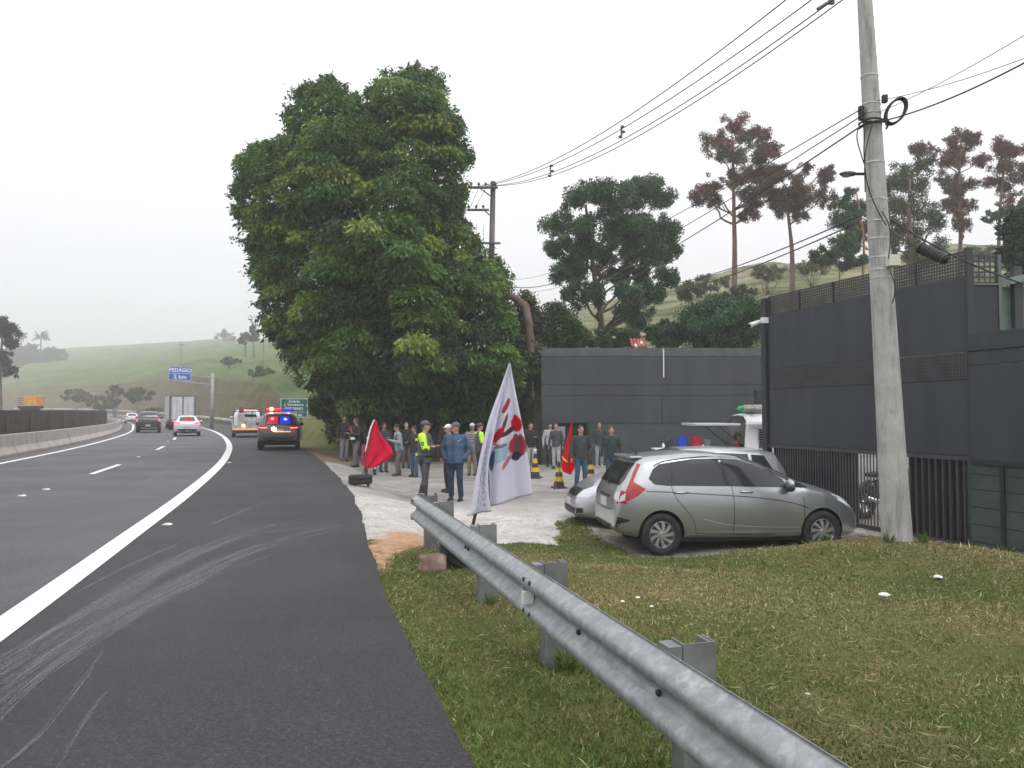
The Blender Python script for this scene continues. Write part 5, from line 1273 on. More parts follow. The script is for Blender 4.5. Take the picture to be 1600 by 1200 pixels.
for ax in 'RL':
    hc.panel('window',[(.52,1.10),(.60,1.02),(.80,1.0),(.86,1.0),(.86,1.325),(.70,1.30),(.60,1.23)],ax,GLS)
    hc.panel('window',[(.885,1.0),(1.70,.985),(1.60,1.375),(1.2,1.37),(.885,1.33)],ax,GLS)
    hc.panel('window',[(1.77,.983),(2.72,.955),(2.62,1.09),(2.45,1.185),(2.2,1.285),(1.95,1.355),(1.68,1.378)],ax,GLS)
    hc.panel('window',[(2.77,.955),(3.03,.95),(2.90,1.005),(2.72,1.09),(2.70,1.05)],ax,GLS,sub=2)
    hc.panel('pillar_trim',[(1.70,.985),(1.77,.983),(1.685,1.375),(1.60,1.375)],ax,BPL,.003,sub=2); hc.panel('pillar_trim',[(.86,1.0),(.885,1.0),(.885,1.33),(.86,1.325)],ax,BPL,.003,sub=2)
    hc.line('door_seam',[(1.72,1.38),(1.76,1.1),(1.80,.95),(1.82,.6),(1.80,.30)],ax,SEAM,.009)
    hc.line('door_seam',[(.86,1.0),(.87,.92),(.95,.78),(1.10,.62),(1.2,.45),(1.22,.34)],ax,SEAM,.009)
    hc.line('door_seam',[(2.90,.95),(2.93,.8),(2.93,.5),(2.88,.31)],ax,SEAM,.009)
    hc.line('sill_seam',[(1.2,.315),(2.0,.305),(2.88,.295)],ax,SEAM,.008)
    hc.line('belt_crease_shade',[(.46,.925),(.9,.905),(1.7,.855),(2.2,.815),(2.7,.745),(3.0,.66)],ax,mat('crease_shade_paint',(.12,.125,.13),.4,.7),.016,offs=.0015)  # shade of the belt crease, painted on as a dark line
    hc.line('lower_crease_highlight',[(1.35,.52),(1.7,.44),(2.2,.40),(2.85,.385)],ax,mat('crease_highlight_paint',(.75,.76,.78),.3,.8),.014,offs=.0015)  # highlight along the lower crease, painted on as a pale line
    hc.line('window_trim',[(.62,1.27),(.75,1.335),(1.2,1.39),(1.7,1.40),(2.2,1.31),(2.6,1.13),(2.95,.99)],ax,BPL,.018)
    hc.panel('sill',[(1.02,.22),(2.92,.205),(2.92,.28),(1.06,.295)],ax,SILV,.006,sub=2)
    handles(hc,(1.0,2.02),.90,ax,SILV)
    hc.panel('tail_lamp',[(.385,1.31),(.43,1.30),(.34,1.16),(.285,1.055),(.46,.955),(.34,.86),(.12,.75),(.04,.74),(.08,.84),(.17,.93),(.225,1.03),(.30,1.17)],ax,RLENS,.006,ymin=.52)
    hc.panel('reversing_lens',[(.075,.765),(.15,.80),(.165,.90),(.10,.85)],ax,WLENS,.010,sub=1,ymin=.4)
    hc.panel('headlamp',[(3.40,.86),(3.62,.80),(3.84,.69),(3.86,.62),(3.70,.66),(3.50,.76)],ax,WLENS,.005)
    hc.panel('bumper_vent',[(.05,.56),(.22,.52),(.19,.49),(.09,.47),(.05,.40),(.02,.42)],ax,BPL,.004,sub=2)
hc.panel('rear_window',[(-.60,1.0),(.60,1.0),(.62,1.08),(.56,1.31),(-.56,1.31),(-.62,1.08)],'B',GLS,.006)
for q in (-1,1): hc.panel('tail_lamp',[(q*.78,.74),(q*.66,.78),(q*.63,.87),(q*.72,.93),(q*.74,.92)],'B',RLENS,.008)
hc.panel('tail_lamp_inner',[(-.72,.77),(-.60,.80),(-.58,.88),(-.70,.92)],'B',WLENS,.011,sub=1)
hc.line('tailgate_seam',[(-.5,1.0),(-.47,.8),(-.5,.66),(0,.62),(.5,.66),(.47,.8),(.5,1.0)],'B',SEAM,.01)
hc.panel('rear_trim',[(-.35,.80),(.35,.80),(.35,.84),(-.35,.84)],'B',CHR,.006,sub=1)
hc.panel('rear_diffuser',[(-.45,.34),(.45,.34),(.5,.42),(-.5,.42)],'B',BPL,.005)
plate(hc,'B',.72); mirror(hc,2.66,.98,SILV,'LR',1.05)
hc.panel('windshield',[(2.05,-.50),(2.95,-.62),(3.0,0),(2.95,.62),(2.05,.50),(2.0,0)],'T',GLS,.005)
m = MB(); c = Vector((.55-1.99,0,1.42)); m.tube([c,c+Vector((-.10,0,.10))],[.012,.006],6); m.box((c.x-.04,-.02,c.z-.03),(c.x+.03,.02,c.z)); m.build('antenna',BPL,hc.root)
m = MB(); m.box((-1.2,-.7,.18),(1.6,.7,.26)); m.build('underbody',BPL,hc.root)
m = MB(); m.box((.30-1.99,-.50,1.375),(.50-1.99,.50,1.41)); m.build('spoiler',SILV,hc.root,bevel=.015)
m = MB(); m.tube([(-1.93,-.05,1.0),(-1.86,.25,1.02)],.012,6); m.build('rear_wiper',BPL,hc.root)

# ---- second silver car facing left
s2 = dict(L=4.1,R=.30,wheels=(.75,3.25),n=28,sub=2,spokes=5,
 top=[(0,.62),(.05,.95),(.15,1.15),(.3,1.40),(.6,1.46),(1.4,1.49),(2.0,1.47),(2.4,1.38),(2.8,1.19),(3.1,1.04),(3.4,.97),(3.7,.87),(3.95,.72),(4.07,.58),(4.1,.48)],
 bot=[(0,.34),(.3,.24),(3.6,.2),(4.1,.26)], belt=[(0,.6),(.2,.98),(2,.95),(3.1,.9),(3.5,.85),(4.1,.5)],
 w=[(0,.68),(.1,.78),(.5,.84),(3.2,.84),(3.6,.8),(3.9,.68),(4.05,.55),(4.1,.46)],
 wt=[(0,.64),(.3,.6),(1,.6),(2.3,.6),(3,.70),(3.5,.68),(3.9,.55),(4.1,.42)])
c2 = Car('parked_car','pale silver car facing left, parked behind the grey hatchback','car',(3.10,14.7,-.52),R(187),s2,SILV2)
for ax in 'RL':
    c2.panel('window',[(.40,1.02),(.8,1.0),(.8,1.36),(.55,1.34)],ax,GLS); c2.panel('window',[(.86,1.0),(1.68,.98),(1.6,1.40),(.86,1.37)],ax,GLS)
    c2.panel('window',[(1.75,.98),(2.75,.96),(2.5,1.2),(2.15,1.36),(1.68,1.40)],ax,GLS)
    c2.panel('headlamp',[(3.45,.90),(3.72,.84),(3.95,.72),(4.0,.62),(3.85,.62),(3.6,.72)],ax,WLENS,.006)
    c2.line('door_seam',[(1.72,1.38),(1.76,.95),(1.76,.3)],ax,SEAM)
    handles(c2,(1.0,2.0),.88,ax)
c2.panel('windshield',[(2.1,-.52),(3.02,-.64),(3.08,0),(3.02,.64),(2.1,.52),(2.06,0)],'T',GLSG,.005)
for q in (-1,1): c2.panel('headlamp',[(q*.40,.60),(q*.66,.60),(q*.72,.74),(q*.62,.84),(q*.44,.72)],'F',WLENS,.008)
c2.panel('grille',[(-.30,.60),(.30,.60),(.36,.74),(-.36,.74)],'F',BPL,.006); 
for z in (.64,.69): c2.line('grille_bar',[(-.32,z),(.32,z)],'F',CHR,.018,offs=.012)
c2.panel('lower_intake',[(-.45,.30),(.45,.30),(.5,.42),(-.5,.42)],'F',BPL,.006)
for q in (-1,1): c2.panel('fog_lamp',[(q*.50,.32),(q*.62,.34),(q*.62,.42),(q*.52,.42)],'F',BPL,.008,sub=1)
c2.panel('badge',[(-.07,.63),(.07,.63),(.06,.71),(-.06,.71)],'F',CHR,.016,sub=1)
plate(c2,'F',.50); mirror(c2,2.75,.98,SILV2); c2.line('hood_seam',[(3.05,-.66),(3.5,-.62),(3.85,-.42),(3.92,0),(3.85,.42),(3.5,.62),(3.05,.66)],'T',SEAM,.01)
m = MB(); m.tube([(3.0-2.05,-.5,1.07),(2.75-2.05,.0,1.2)],.012,6); m.build('wiper',BPL,c2.root)
m = MB(); m.box((-1.2,-.7,.18),(1.6,.7,.27)); m.build('underbody',BPL,c2.root)

def rear_at(c,px_,Y,z=0.0):
    h=c.root.rotation_euler.z; c.root.location=((px_-800)/FPX*Y+math.cos(h)*c.L/2,Y+math.sin(h)*c.L/2,z)
# ---- generic far vehicles driving away from the camera
def place_on(px_,Y):
    X = (px_-800)/FPX*Y; return X
def head(Y,d=0):
    s_ = arc_at_Y(Y,d); return at_arc(s_,d)[2]
SED = dict(L=4.4,R=.32,wheels=(.95,3.55),n=22,sub=1,detail=False,
 top=[(0,.7),(.03,.95),(.25,1.02),(.6,1.1),(1.0,1.33),(1.5,1.45),(2.2,1.46),(2.7,1.38),(3.3,1.05),(3.9,.93),(4.3,.75),(4.4,.55)],
 bot=[(0,.38),(.3,.25),(4.1,.22),(4.4,.3)],belt=[(0,.68),(.3,.98),(2,.95),(3.3,.93),(4.4,.55)],w=[(0,.76),(.2,.85),(.6,.89),(3.6,.89),(4.1,.8),(4.4,.6)],wt=[(0,.72),(.5,.68),(1.2,.6),(2.6,.6),(3.4,.74),(4.4,.5)])
HAT = dict(L=3.9,R=.3,wheels=(.7,3.2),n=20,sub=1,detail=False,top=[(0,.7),(.04,.95),(.3,1.30),(.5,1.42),(1.5,1.46),(2.2,1.4),(2.9,1.03),(3.5,.9),(3.9,.55)],bot=[(0,.36),(.3,.24),(3.9,.3)],belt=[(0,.68),(.2,.96),(3,.92),(3.9,.5)],w=[(0,.74),(.3,.84),(3.3,.84),(3.9,.55)],wt=[(0,.7),(.4,.6),(2.2,.6),(3,.7),(3.9,.5)])
SUV = dict(L=4.4,R=.36,wheels=(.85,3.45),n=22,sub=2,detail=False,
 top=[(0,.72),(.03,1.02),(.12,1.2),(.35,1.50),(.5,1.60),(1.2,1.66),(2.2,1.63),(2.6,1.5),(3.1,1.18),(3.8,1.05),(4.3,.85),(4.4,.6)],
 bot=[(0,.42),(.3,.3),(4.1,.28),(4.4,.35)],belt=[(0,.7),(.2,1.1),(2,1.06),(3.1,1.02),(4.4,.6)],w=[(0,.80),(.15,.88),(.6,.91),(3.6,.91),(4.1,.82),(4.4,.65)],wt=[(0,.76),(.4,.66),(1.0,.64),(2.4,.64),(3.2,.78),(4.4,.55)])
def rear_details(c,lit=True,zl=.9,plz=.75,win=((-.52,1.05),(.52,1.05),(.45,1.34),(-.45,1.34)),lw=(.48,.8),lh=.14,bump=(.36,.52)):
    c.panel('rear_window',list(win),'B',GLS,.01)
    for q in (-1,1): c.panel('tail_lamp',[(q*lw[0],zl),(q*lw[1],zl-.01),(q*lw[1],zl+lh),(q*lw[0],zl+lh*.75)],'B',RLIT if lit else RLENS,.015)
    c.panel('bumper_trim',[(-.6,bump[0]),(.6,bump[0]),(.66,bump[1]),(-.66,bump[1])],'B',BPL,.01); plate(c,'B',plz)
    m = MB(); m.box((-c.L*.3,-.7,.2),(c.L*.35,.7,.3)); m.build('underbody',BPL,c.root)
def sides(c,pts_sets):
    for ax in 'RL':
        for p in pts_sets: c.panel('window',p,ax,GLS,.008)
WHT = mat('white_paint',(.62,.63,.65),.3,coat=.5,nscale=1,namt=.02); BLKP = mat('black_paint',(.012,.012,.014),.25,coat=.6)
GRP = mat('graphite_paint',(.10,.085,.08),.3,.6,coat=.6)
wc = Car('driving_sedan','white and grey sedan with lit tail lamps driving away behind the box truck','car',(place_on(292,53),53+2,0),head(54,-1.7),SED,mat('silver_white_paint',(.58,.56,.62),.3,coat=.5))
rear_at(wc,293,53.5); rear_details(wc,True,.86,.62); sides(wc,[[(1.0,1.0),(1.9,.98),(1.9,1.36),(1.45,1.34)],[(1.96,.98),(3.05,.97),(2.6,1.28),(1.96,1.37)]]); mirror(wc,3.0,1.0,WHT)
m = MB(); m.box((-1.3,-.25,1.40),(-1.22,.25,1.44)); m.build('brake_light',RLIT,wc.root)
w2 = Car('driving_hatchback','small white car furthest away on the left lane','car',(place_on(206,106),106,float(zr(106))),head(106,-5),HAT,WHT)
rear_details(w2,False,.85,.6,((-.5,1.0),(.5,1.0),(.42,1.3),(-.42,1.3)))
# black pickup
PUS = dict(L=5.2,R=.38,wheels=(1.1,4.2),n=24,sub=1,detail=False,
 top=[(0,.8),(.02,1.12),(.1,1.2),(1.5,1.22),(1.62,1.5),(1.9,1.72),(2.6,1.78),(3.2,1.7),(3.8,1.28),(4.6,1.15),(5.1,.95),(5.2,.7)],
 bot=[(0,.48),(.3,.42),(4.9,.4),(5.2,.45)],belt=[(0,.8),(.1,1.14),(1.5,1.14),(3.8,1.12),(5.2,.7)],w=[(0,.88),(.1,.93),(4.6,.93),(5.2,.75)],wt=[(0,.88),(1.4,.88),(1.7,.74),(3.2,.7),(3.8,.85),(5.2,.7)])
pu = Car('pickup_truck','black pickup driving away on the left lane with lit tail lamps','pickup',(place_on(231.5,63),63+2,0.0),head(63,-5),PUS,BLKP)
rear_at(pu,232,63); rear_details(pu,True,.95,.62,((-.6,1.3),(.6,1.3),(.5,1.62),(-.5,1.62)),(.78,.92),.2); mirror(pu,3.5,1.22,BLKP)
# police SUV
px0 = Car('police_suv','dark police SUV with flashing red and blue rear lights stopped on the shoulder','police car',(place_on(434,33)-.2,33.3+2,0),head(35,1.6)-R(1),SUV,GRP)
rear_details(px0,False,.93,.86,((-.58,1.12),(.58,1.12),(.47,1.50),(-.47,1.50)),(.45,.88),.13,(.40,.60))
px0.root.rotation_euler.z = head(35,1.6)-R(4); rear_at(px0,436,33.2)
sides(px0,[[(.5,1.14),(1.1,1.12),(1.1,1.5),(.75,1.48)],[(1.16,1.12),(2.0,1.1),(2.0,1.52),(1.16,1.51)],[(2.06,1.1),(3.0,1.08),(2.5,1.42),(2.06,1.51)]])
for ax in 'RL': px0.line('side_stripe',[(.6,.85),(3.7,.85)],ax,mat('white_stripe',(.6,.6,.6),.5),.09)
for q in (-1,1): px0.line('tail_lamp_strip',[(q*.48,.98),(q*.82,.99)],'B',glow('lamp_strip',(1,.12,.12),5),.03,offs=.03)
mirror(px0,2.95,1.1,BLKP)
RB_ = glow('beacon_red',(1,.05,.08),9); BB_ = glow('beacon_blue',(.06,.12,1),9); WB_ = glow('flash_white',(1,.8,.6),14)
m = MB(); m.box((-.45,-.62,1.70),(-.2,.62,1.74)); m.build('light_bar_base',BPL,px0.root)
m = MB(); m.box((-.46,-.04,1.742),(-.19,.6,1.83)); m.build('red_beacon',mat('beacon_red_dim',(.5,.02,.03),.2,emit=(1,.03,.05),estr=1.4),px0.root,bevel=.02)
m = MB(); m.box((-.46,-.60,1.742),(-.19,-.045,1.83)); m.build('blue_beacon',mat('beacon_blue_dim',(.06,.03,.25),.2,emit=(.3,.05,.5),estr=.25),px0.root,bevel=.02)
m = MB(); m.ell((-.50,.36,1.80),(.05,.09,.08),10,8); m.build('flash_lamp',glow('flash_pink',(1,.35,.35),9),px0.root,smooth=True)
for nm,yy,zz_,mm,rr_ in (('flash_lamp',.27,1.36,RB_,.075),('flash_lamp',-.27,1.34,BB_,.075),('flash_lamp',.20,.93,WB_,.10)):
    c = px0.pt(yy,zz_,'B',.02); m = MB(); m.ell((c.x-.01,yy,zz_),(.03,rr_,rr_*.85),12,8); m.build(nm,mm,px0.root,smooth=True)
px0.panel('lit_glass',[(.04,1.15),(.5,1.15),(.44,1.46),(.04,1.46)],'B',mat('glass_red',(.2,.01,.02),.2,emit=(1,.02,.05),estr=.55),.014)
px0.panel('lit_glass',[(-.04,1.15),(-.5,1.15),(-.44,1.46),(-.04,1.46)],'B',mat('glass_blue',(.01,.01,.25),.2,emit=(.04,.04,1),estr=.6),.014)
m = MB(); m.box((-2.24,-.5,.80),(-2.215,.2,.825)); m.build('lit_strip',glow('orange_strip',(1,.45,.1),2),px0.root)
def plamp(name,parent,loc,col,e,r=.06):
    l = bpy.data.lights.new(name,'POINT'); l.color = col; l.energy = e; l.shadow_soft_size = r; o = bpy.data.objects.new(name,l); COL.objects.link(o); o.parent = parent; o.location = loc
plamp('beacon_light',px0.root,(-.62,.4,1.9),(1,.1,.12),25); plamp('beacon_light',px0.root,(-.62,-.4,1.9),(.1,.15,1),14)
# box truck
bt = thing('box_truck','grey box truck with closed rear doors driving away in the right lane','truck',(place_on(286,73),73,float(zr(70))),head(70,-1.8)-PI/2+R(3))
BOXG = mat('truck_box',(.42,.43,.45),.6,nscale=1.5,namt=.12); BOXD = mat('truck_frame',(.12,.12,.13),.6)
m = MB(); m.box((-1.18,0,.95),(1.18,6.5,3.28)); m.build('cargo_box',BOXG,bt,bevel=.02)
m = MB(); m.box((-1.2,-.05,.9),(-1.0,-.002,3.3)); m.box((1.0,-.05,.9),(1.2,-.002,3.3)); m.box((-.999,-.05,3.2),(.999,-.002,3.3)); m.box((-.04,-.05,1.0),(.04,-.002,3.199)); m.box((-.999,-.05,.9),(.999,-.002,.999)); m.build('door_frame',BOXD,bt)
for x in (-.95,.05):
    m = MB(); m.box((x+.03,-.03,1.02),(x+.88,-.003,3.18)); m.build('rear_door',mat('door_pale',(.55,.56,.58),.5,nscale=2,namt=.1),bt,bevel=.01)
m = MB(); m.box((-.35,-.06,1.8),(-.1,-.031,1.86)); m.box((.45,-.06,1.02),(.5,-.031,3.15)); m.box((-.55,-.06,1.02),(-.5,-.031,3.15)); m.build('latch_bars',GAL,bt)
m = MB(); m.box((-1.0,-.02,.5),(1.0,6.4,.88)); m.build('chassis',BPL,bt)
m = MB(); m.box((-1.05,6.7,.6),(1.05,8.3,2.5)); m.build('cab',WHT,bt,bevel=.1)
for x in (-.95,.95):
    for y in (1.5,7.2):
        m = MB(); tyre_mesh(m,.48,.5 if y<2 else .28,Matrix.Translation((x*.95,y,.48))@Matrix.Rotation(R(90),4,'Y'),seg=20); m.build('wheel',TYR,bt,smooth=True)
for q in (-1,1):
    m = MB(); m.box((q*.95-.14,-.05,.62),(q*.95+.14,-.021,.78)); m.build('tail_lamp',RLENS,bt)
# roadside assistance flatbed pickup
tt = Car('rescue_truck','white rescue pickup with red light bar on the shoulder ahead of the police car','tow truck',(place_on(386,51)+.3,52.8,0),head(53,1.6)-R(2),
   dict(PUS,top=[(0,.5),(.02,.62),(1.5,.62),(1.9,.7),(2.0,1.5),(2.2,1.82),(2.8,1.88),(3.4,1.78),(3.9,1.3),(4.6,1.2),(5.1,1.0),(5.2,.7)],belt=[(0,.55),(1.8,.6),(2.0,1.2),(3.9,1.16),(5.2,.7)],w=[(0,.8),(1.8,.8),(2.0,.98),(4.6,.98),(5.2,.8)],wt=[(0,.78),(1.8,.78),(2.1,.78),(3.4,.76),(3.9,.88),(5.2,.7)]),WHT)
rear_at(tt,388,51); R_ = tt.root; PG = mat('pale_grey_body',(.40,.38,.40),.55,nscale=3,namt=.25)
m = MB(); m.box((-2.6,-.98,.62),(-.75,.98,.80)); m.build('flatbed',PG,R_,bevel=.01)
m = MB(); m.box((-2.55,-.97,.802),(-1.0,-.55,1.32)); m.box((-2.55,.2,.802),(-1.0,.62,1.62)); m.box((-2.2,-.5,.802),(-1.0,.15,1.15)); m.build('tool_box',PG,R_,bevel=.02)
m = MB(); m.box((-2.66,-.98,.50),(-2.61,.98,.62)); m.build('rear_bumper',mat('amber_strip',(.55,.35,.12),.4,emit=(1,.5,.1),estr=.5),R_)
m = MB(); m.box((-2.7,-.9,.3),(-2.62,.9,.49)); m.build('underrun_bar',BPL,R_)
for a_,b_ in (((.0,-.55,1.90),(.2,.1,1.98)),((.0,.35,1.90),(.2,.5,2.02)),((-1.0,.25,1.66),(-.85,.55,2.0))):
    m = MB(); m.box(a_,b_); m.build('red_beacon',mat('beacon_dull',(.25,.03,.03),.3),R_)
m = MB()
for y in (-.9,-.3,.35,.9): m.tube([(-.98,y,.80),(-.98,y,1.75)],.03,6)
m.tube([(-.98,-.9,1.75),(-.98,.9,1.75)],.03,6); m.build('rack',BPL,R_)
m = MB(); m.ell((-2.64,.28,.78),(.04,.12,.1),10,8); m.build('tail_lamp',glow('orange_lamp',(1,.2,.1),9),R_,smooth=True)
tt.panel('rear_window',[(-.62,1.35),(.62,1.35),(.55,1.7),(-.55,1.7)],'B',GLS,.01); mirror(tt,3.55,1.3,WHT)
# ---- white van with the tailgate up
vn = thing('old_van','old white van with open tailgate and roof load, half hidden by the gate','van',(5.28,18.3,-.45))
VW = mat('van_white',(.60,.61,.62),.35,coat=.4,nscale=2,namt=.04)
def vrow(z,w_,x): return [(x,-w_,z),(x,w_,z)]
prof_ = [(.42,.78),(.75,.84),(1.12,.85),(1.14,.83),(1.75,.76),(1.80,.78),(1.93,.72),(2.02,.5),(2.05,.0)]   # z, half width
m = MB(); xs_ = [.0,.06,.2,1.0,2.2,3.4,4.1]; V=[];Fq=[]; K = len(prof_)
for i,x in enumerate(xs_):
    sc_ = .93 if i == 0 else (.98 if i == 1 else 1)
    for z,w_ in prof_: V.append((x+(.10*(z-1.1) if z>1.1 and i<2 else 0),-w_*sc_,z-(0.04 if i==0 and z>1.9 else 0)))
    for z,w_ in prof_[:-1][::-1]: V.append((x+(.10*(z-1.1) if z>1.1 and i<2 else 0),w_*sc_,z-(0.04 if i==0 and z>1.9 else 0)))
W = 2*K-1
for i in range(len(xs_)-1):
    for j in range(W-1): Fq.append((i*W+j,i*W+j+1,(i+1)*W+j+1,(i+1)*W+j))
    Fq.append((i*W+W-1,i*W,(i+1)*W,(i+1)*W+W-1))
Fq.append(tuple(range((len(xs_)-1)*W,len(xs_)*W)))
# rear face open above the waist
Fq.append((0,1,2,W-3,W-2,W-1))
m.add(V,Fq); m.build('body',VW,vn,auto=50)
m = MB(); m.box((.5,-.72,1.0),(.52,.72,1.85)); m.box((.02,-.72,.98),(.5,.72,1.0)); m.build('cargo_lining',BLK,vn)
m = MB()
for i in range(8): m.box((.33,-.845+i*.0+.0,1.28+i*.055),(.52,-.79,1.28+i*.055+.028))
m.build('air_vents',BLK,vn)
m = MB(); m.box((.75,-.835,1.22),(1.9,-.79,1.68)); m.build('side_window',GLS,vn)
m = MB(); m.box((.0,-.865,1.085),(4.0,-.845,1.125)); m.box((.0,-.86,1.83-.03),(4.0,-.8,1.815)); m.build('trim_strip',VW,vn,bevel=.004)
m = MB(); m.lathe([(.002,0),(.05,0),(.045,.012),(.002,.014)],14,M=Matrix.Translation((.62,-.852,.92))@Matrix.Rotation(R(90),4,'X')); m.build('fuel_cap',BLK,vn)
m = MB(); m.box((-1.10,-.70,1.76),(-.04,.70,1.82)); m.build('tailgate',mat('tailgate_grey',(.45,.45,.46),.4,coat=.3),vn,bevel=.02)
m = MB(); m.box((-.95,-.6,1.742),(-.35,.6,1.759)); m.build('tailgate_window',GLS,vn)
for q in (-.68,.68):
    m = MB(); m.tube([(-.55,q,1.76),(.02,q,1.3)],.012,6); m.build('gas_strut',BPL,vn)
m = MB(); m.tube([(.1,-.5,2.15),(2.0,-.55,2.18)],[.05,.07],8); m.tube([(.15,-.3,2.20),(2.0,-.2,2.22)],[.05,.06],8,0); m.tube([(.3,0,2.14),(2.0,.1,2.14)],.09,8,0); m.build('roof_load',mat('wrapped_canvas',(.35,.34,.33),.8,nscale=8,namt=.3),vn,smooth=True)
m = MB()
for a in range(5): m.tube([(.12+.02*a,-.55+.1*a,2.08),(.0,-.5+.08*a,2.15),(.14,-.45+.1*a,2.22)],.016,5)
m.build('rope',mat('green_rope',(.03,.38,.14),.7),vn)
m = MB(); 
for x in (.25,1.2): m.box((x,-.7,2.04),(x+.04,.7,2.075))
m.build('roof_rack',STL,vn)
for x in (.75,3.2):
    for q in (-.72,.72): m = MB(); tyre_mesh(m,.31,.18,Matrix.Translation((x,q,.31))@Matrix.Rotation(R(90),4,'X'),seg=20); m.build('wheel',TYR,vn,smooth=True)

# ---- motorcycle behind the bars
def motorcycle(loc,rz,label):
    r = thing('motorcycle',label,'motorcycle',loc,rz); M = Matrix.Rotation(R(90),4,'X')
    for x in (-.68,.68):
        w_ = bpy.data.objects.new('wheel',None); COL.objects.link(w_); w_.parent = r; w_.location = (x,0,.31)
        m = MB(); tyre_mesh(m,.31,.1,M,seg=28); m.build('tyre',TYR,w_,smooth=True)
        m = MB(); m.lathe([(.17,-.03),(.2,-.03),(.2,.03),(.17,.03)],24,M=M,closed=True)
        for i in range(10): a = i*PI/5; m.tube([(0,0,0),(math.cos(a)*.18,0,math.sin(a)*.18)],.006,4)
        m.lathe([(.01,-.04),(.05,-.04),(.05,.04),(.01,.04)],12,M=M); m.build('rim',CHR,w_)
    m = MB(); m.tube([(-.68,.06,.31),(-.1,.08,.42),(.2,0,.75),(.45,0,.92)],.025,6); m.tube([(-.68,-.06,.31),(-.1,-.08,.42),(.2,0,.78)],.025,6); m.tube([(-.6,0,.68),(.3,0,.78)],.025,6); m.build('frame',BPL,r)
    m = MB(); m.box((-.15,-.12,.3),(.22,.12,.62)); m.lathe([(.01,-.06),(.1,-.06),(.1,.16),(.01,.16)],12,M=Matrix.Translation((.1,0,.62))@Matrix.Rotation(R(30),4,'Y')); m.build('engine',mat('engine_grey',(.12,.12,.13),.4,.8),r,bevel=.02)
    m = MB(); m.ell((.18,0,.88),(.27,.14,.13),16,10); m.build('tank',BLKP,r,smooth=True)
    m = MB(); m.ell((-.3,0,.84),(.36,.12,.06),14,8); m.build('seat',BPL,r,smooth=True)
    m = MB(); m.tube([(.68,.07,.31),(.48,.07,.98)],.022,6); m.tube([(.68,-.07,.31),(.48,-.07,.98)],.022,6); m.build('fork',CHR,r)
    m = MB(); m.tube([(.36,.36,1.06),(.46,.2,1.04),(.48,0,1.0),(.46,-.2,1.04),(.36,-.36,1.06)],.014,6); m.build('handlebar',CHR,r,smooth=True)
    for q in (-1,1): 
        m = MB(); m.tube([(.44,q*.24,1.05),(.42,q*.3,1.2)],.007,5); m.ell((.42,q*.31,1.23),(.02,.06,.04),8,6); m.build('mirror',BPL,r)
    m = MB(); m.ell((.6,0,.92),(.1,.09,.1),12,8); m.build('headlamp',WLENS,r,smooth=True)
    m = MB(); m.tube([(.1,-.14,.35),(-.3,-.16,.3),(-.8,-.16,.42)],[.025,.04,.045],8); m.build('exhaust',CHR,r,smooth=True)
    m = MB(); m.tube([(-.9,0,.55),(-.7,0,.66),(-.5,0,.7)],.05,6); m.build('rear_fender',BPL,r); return r
motorcycle((7.25,14.9,-.40),R(28),'black motorcycle parked behind the gate bars, left of the pole')
motorcycle((7.85,13.5,-.40),R(75),'black motorcycle seen nose-on between the bars right of the pole')
bp = thing('brick_paving_patch','pale brick yard floor seen through the gate bars','paving',(9.0,14.5,-.40)); bp.rotation_euler = (0,0,ga)
g = newmat('brick_floor',.9); bt_ = g.new('ShaderNodeTexBrick'); bt_.inputs['Scale'].default_value = 7; g.l.new(g.pos,bt_.inputs['Vector']); bt_.inputs['Color1'].default_value = (.36,.31,.27,1); bt_.inputs['Color2'].default_value = (.28,.24,.21,1); bt_.inputs['Mortar'].default_value = (.12,.11,.1,1); g.l.new(bt_.outputs[0],g.b.inputs['Base Color'])
bpy.data.objects.remove(bp)
V = [(GA.x+.15,GA.y,-.385),(GB.x+.12,GB.y,-.385),(GB.x+7,GB.y+2,-.385),(GA.x+8,GA.y+3,-.385)]
o = MB().add(V,[(0,1,2,3)]).build('yard_paving',g.m,recalc=False); o['kind'] = 'structure'
yw = thing('yard_wall','dark wall at the back of the gated yard behind the motorcycles','wall',(0,0,0))
MB().prism([(6.3,19.8),(13.5,17.6),(13.5,17.8),(6.3,20.0)],'z',-.6,2.2).build('wall_face',PAND,yw)
# ------------------------------------------------------------------ people
SKIN = [mat('skin_a',(.42,.25,.18),.6),mat('skin_b',(.28,.16,.11),.6),mat('skin_c',(.5,.32,.24),.6)]
HAIR = mat('hair_dark',(.02,.016,.014),.7,nscale=30,namt=.4); EYE = mat('eye_dark',(.015,.012,.01),.3)
def cloth(name,col,r=.85): return mat(name,col,r,nscale=9,namt=.16,bump=.5,bscale=22)
def rings(mb,rows,seg=18):
    """rows: (cx,cy,z,rx,ry)"""
    V=[];Fq=[]
    for cx,cy,z,rx,ry in rows:
        for k in range(seg): a=2*PI*k/seg; V.append((cx+rx*math.cos(a),cy+ry*math.sin(a),z))
    for i in range(len(rows)-1):
        for k in range(seg): k2=(k+1)%seg; Fq.append((i*seg+k,i*seg+k2,(i+1)*seg+k2,(i+1)*seg+k))
    Fq += [tuple(range(seg))[::-1],tuple(range((len(rows)-1)*seg,len(rows)*seg))]; mb.add(V,Fq)
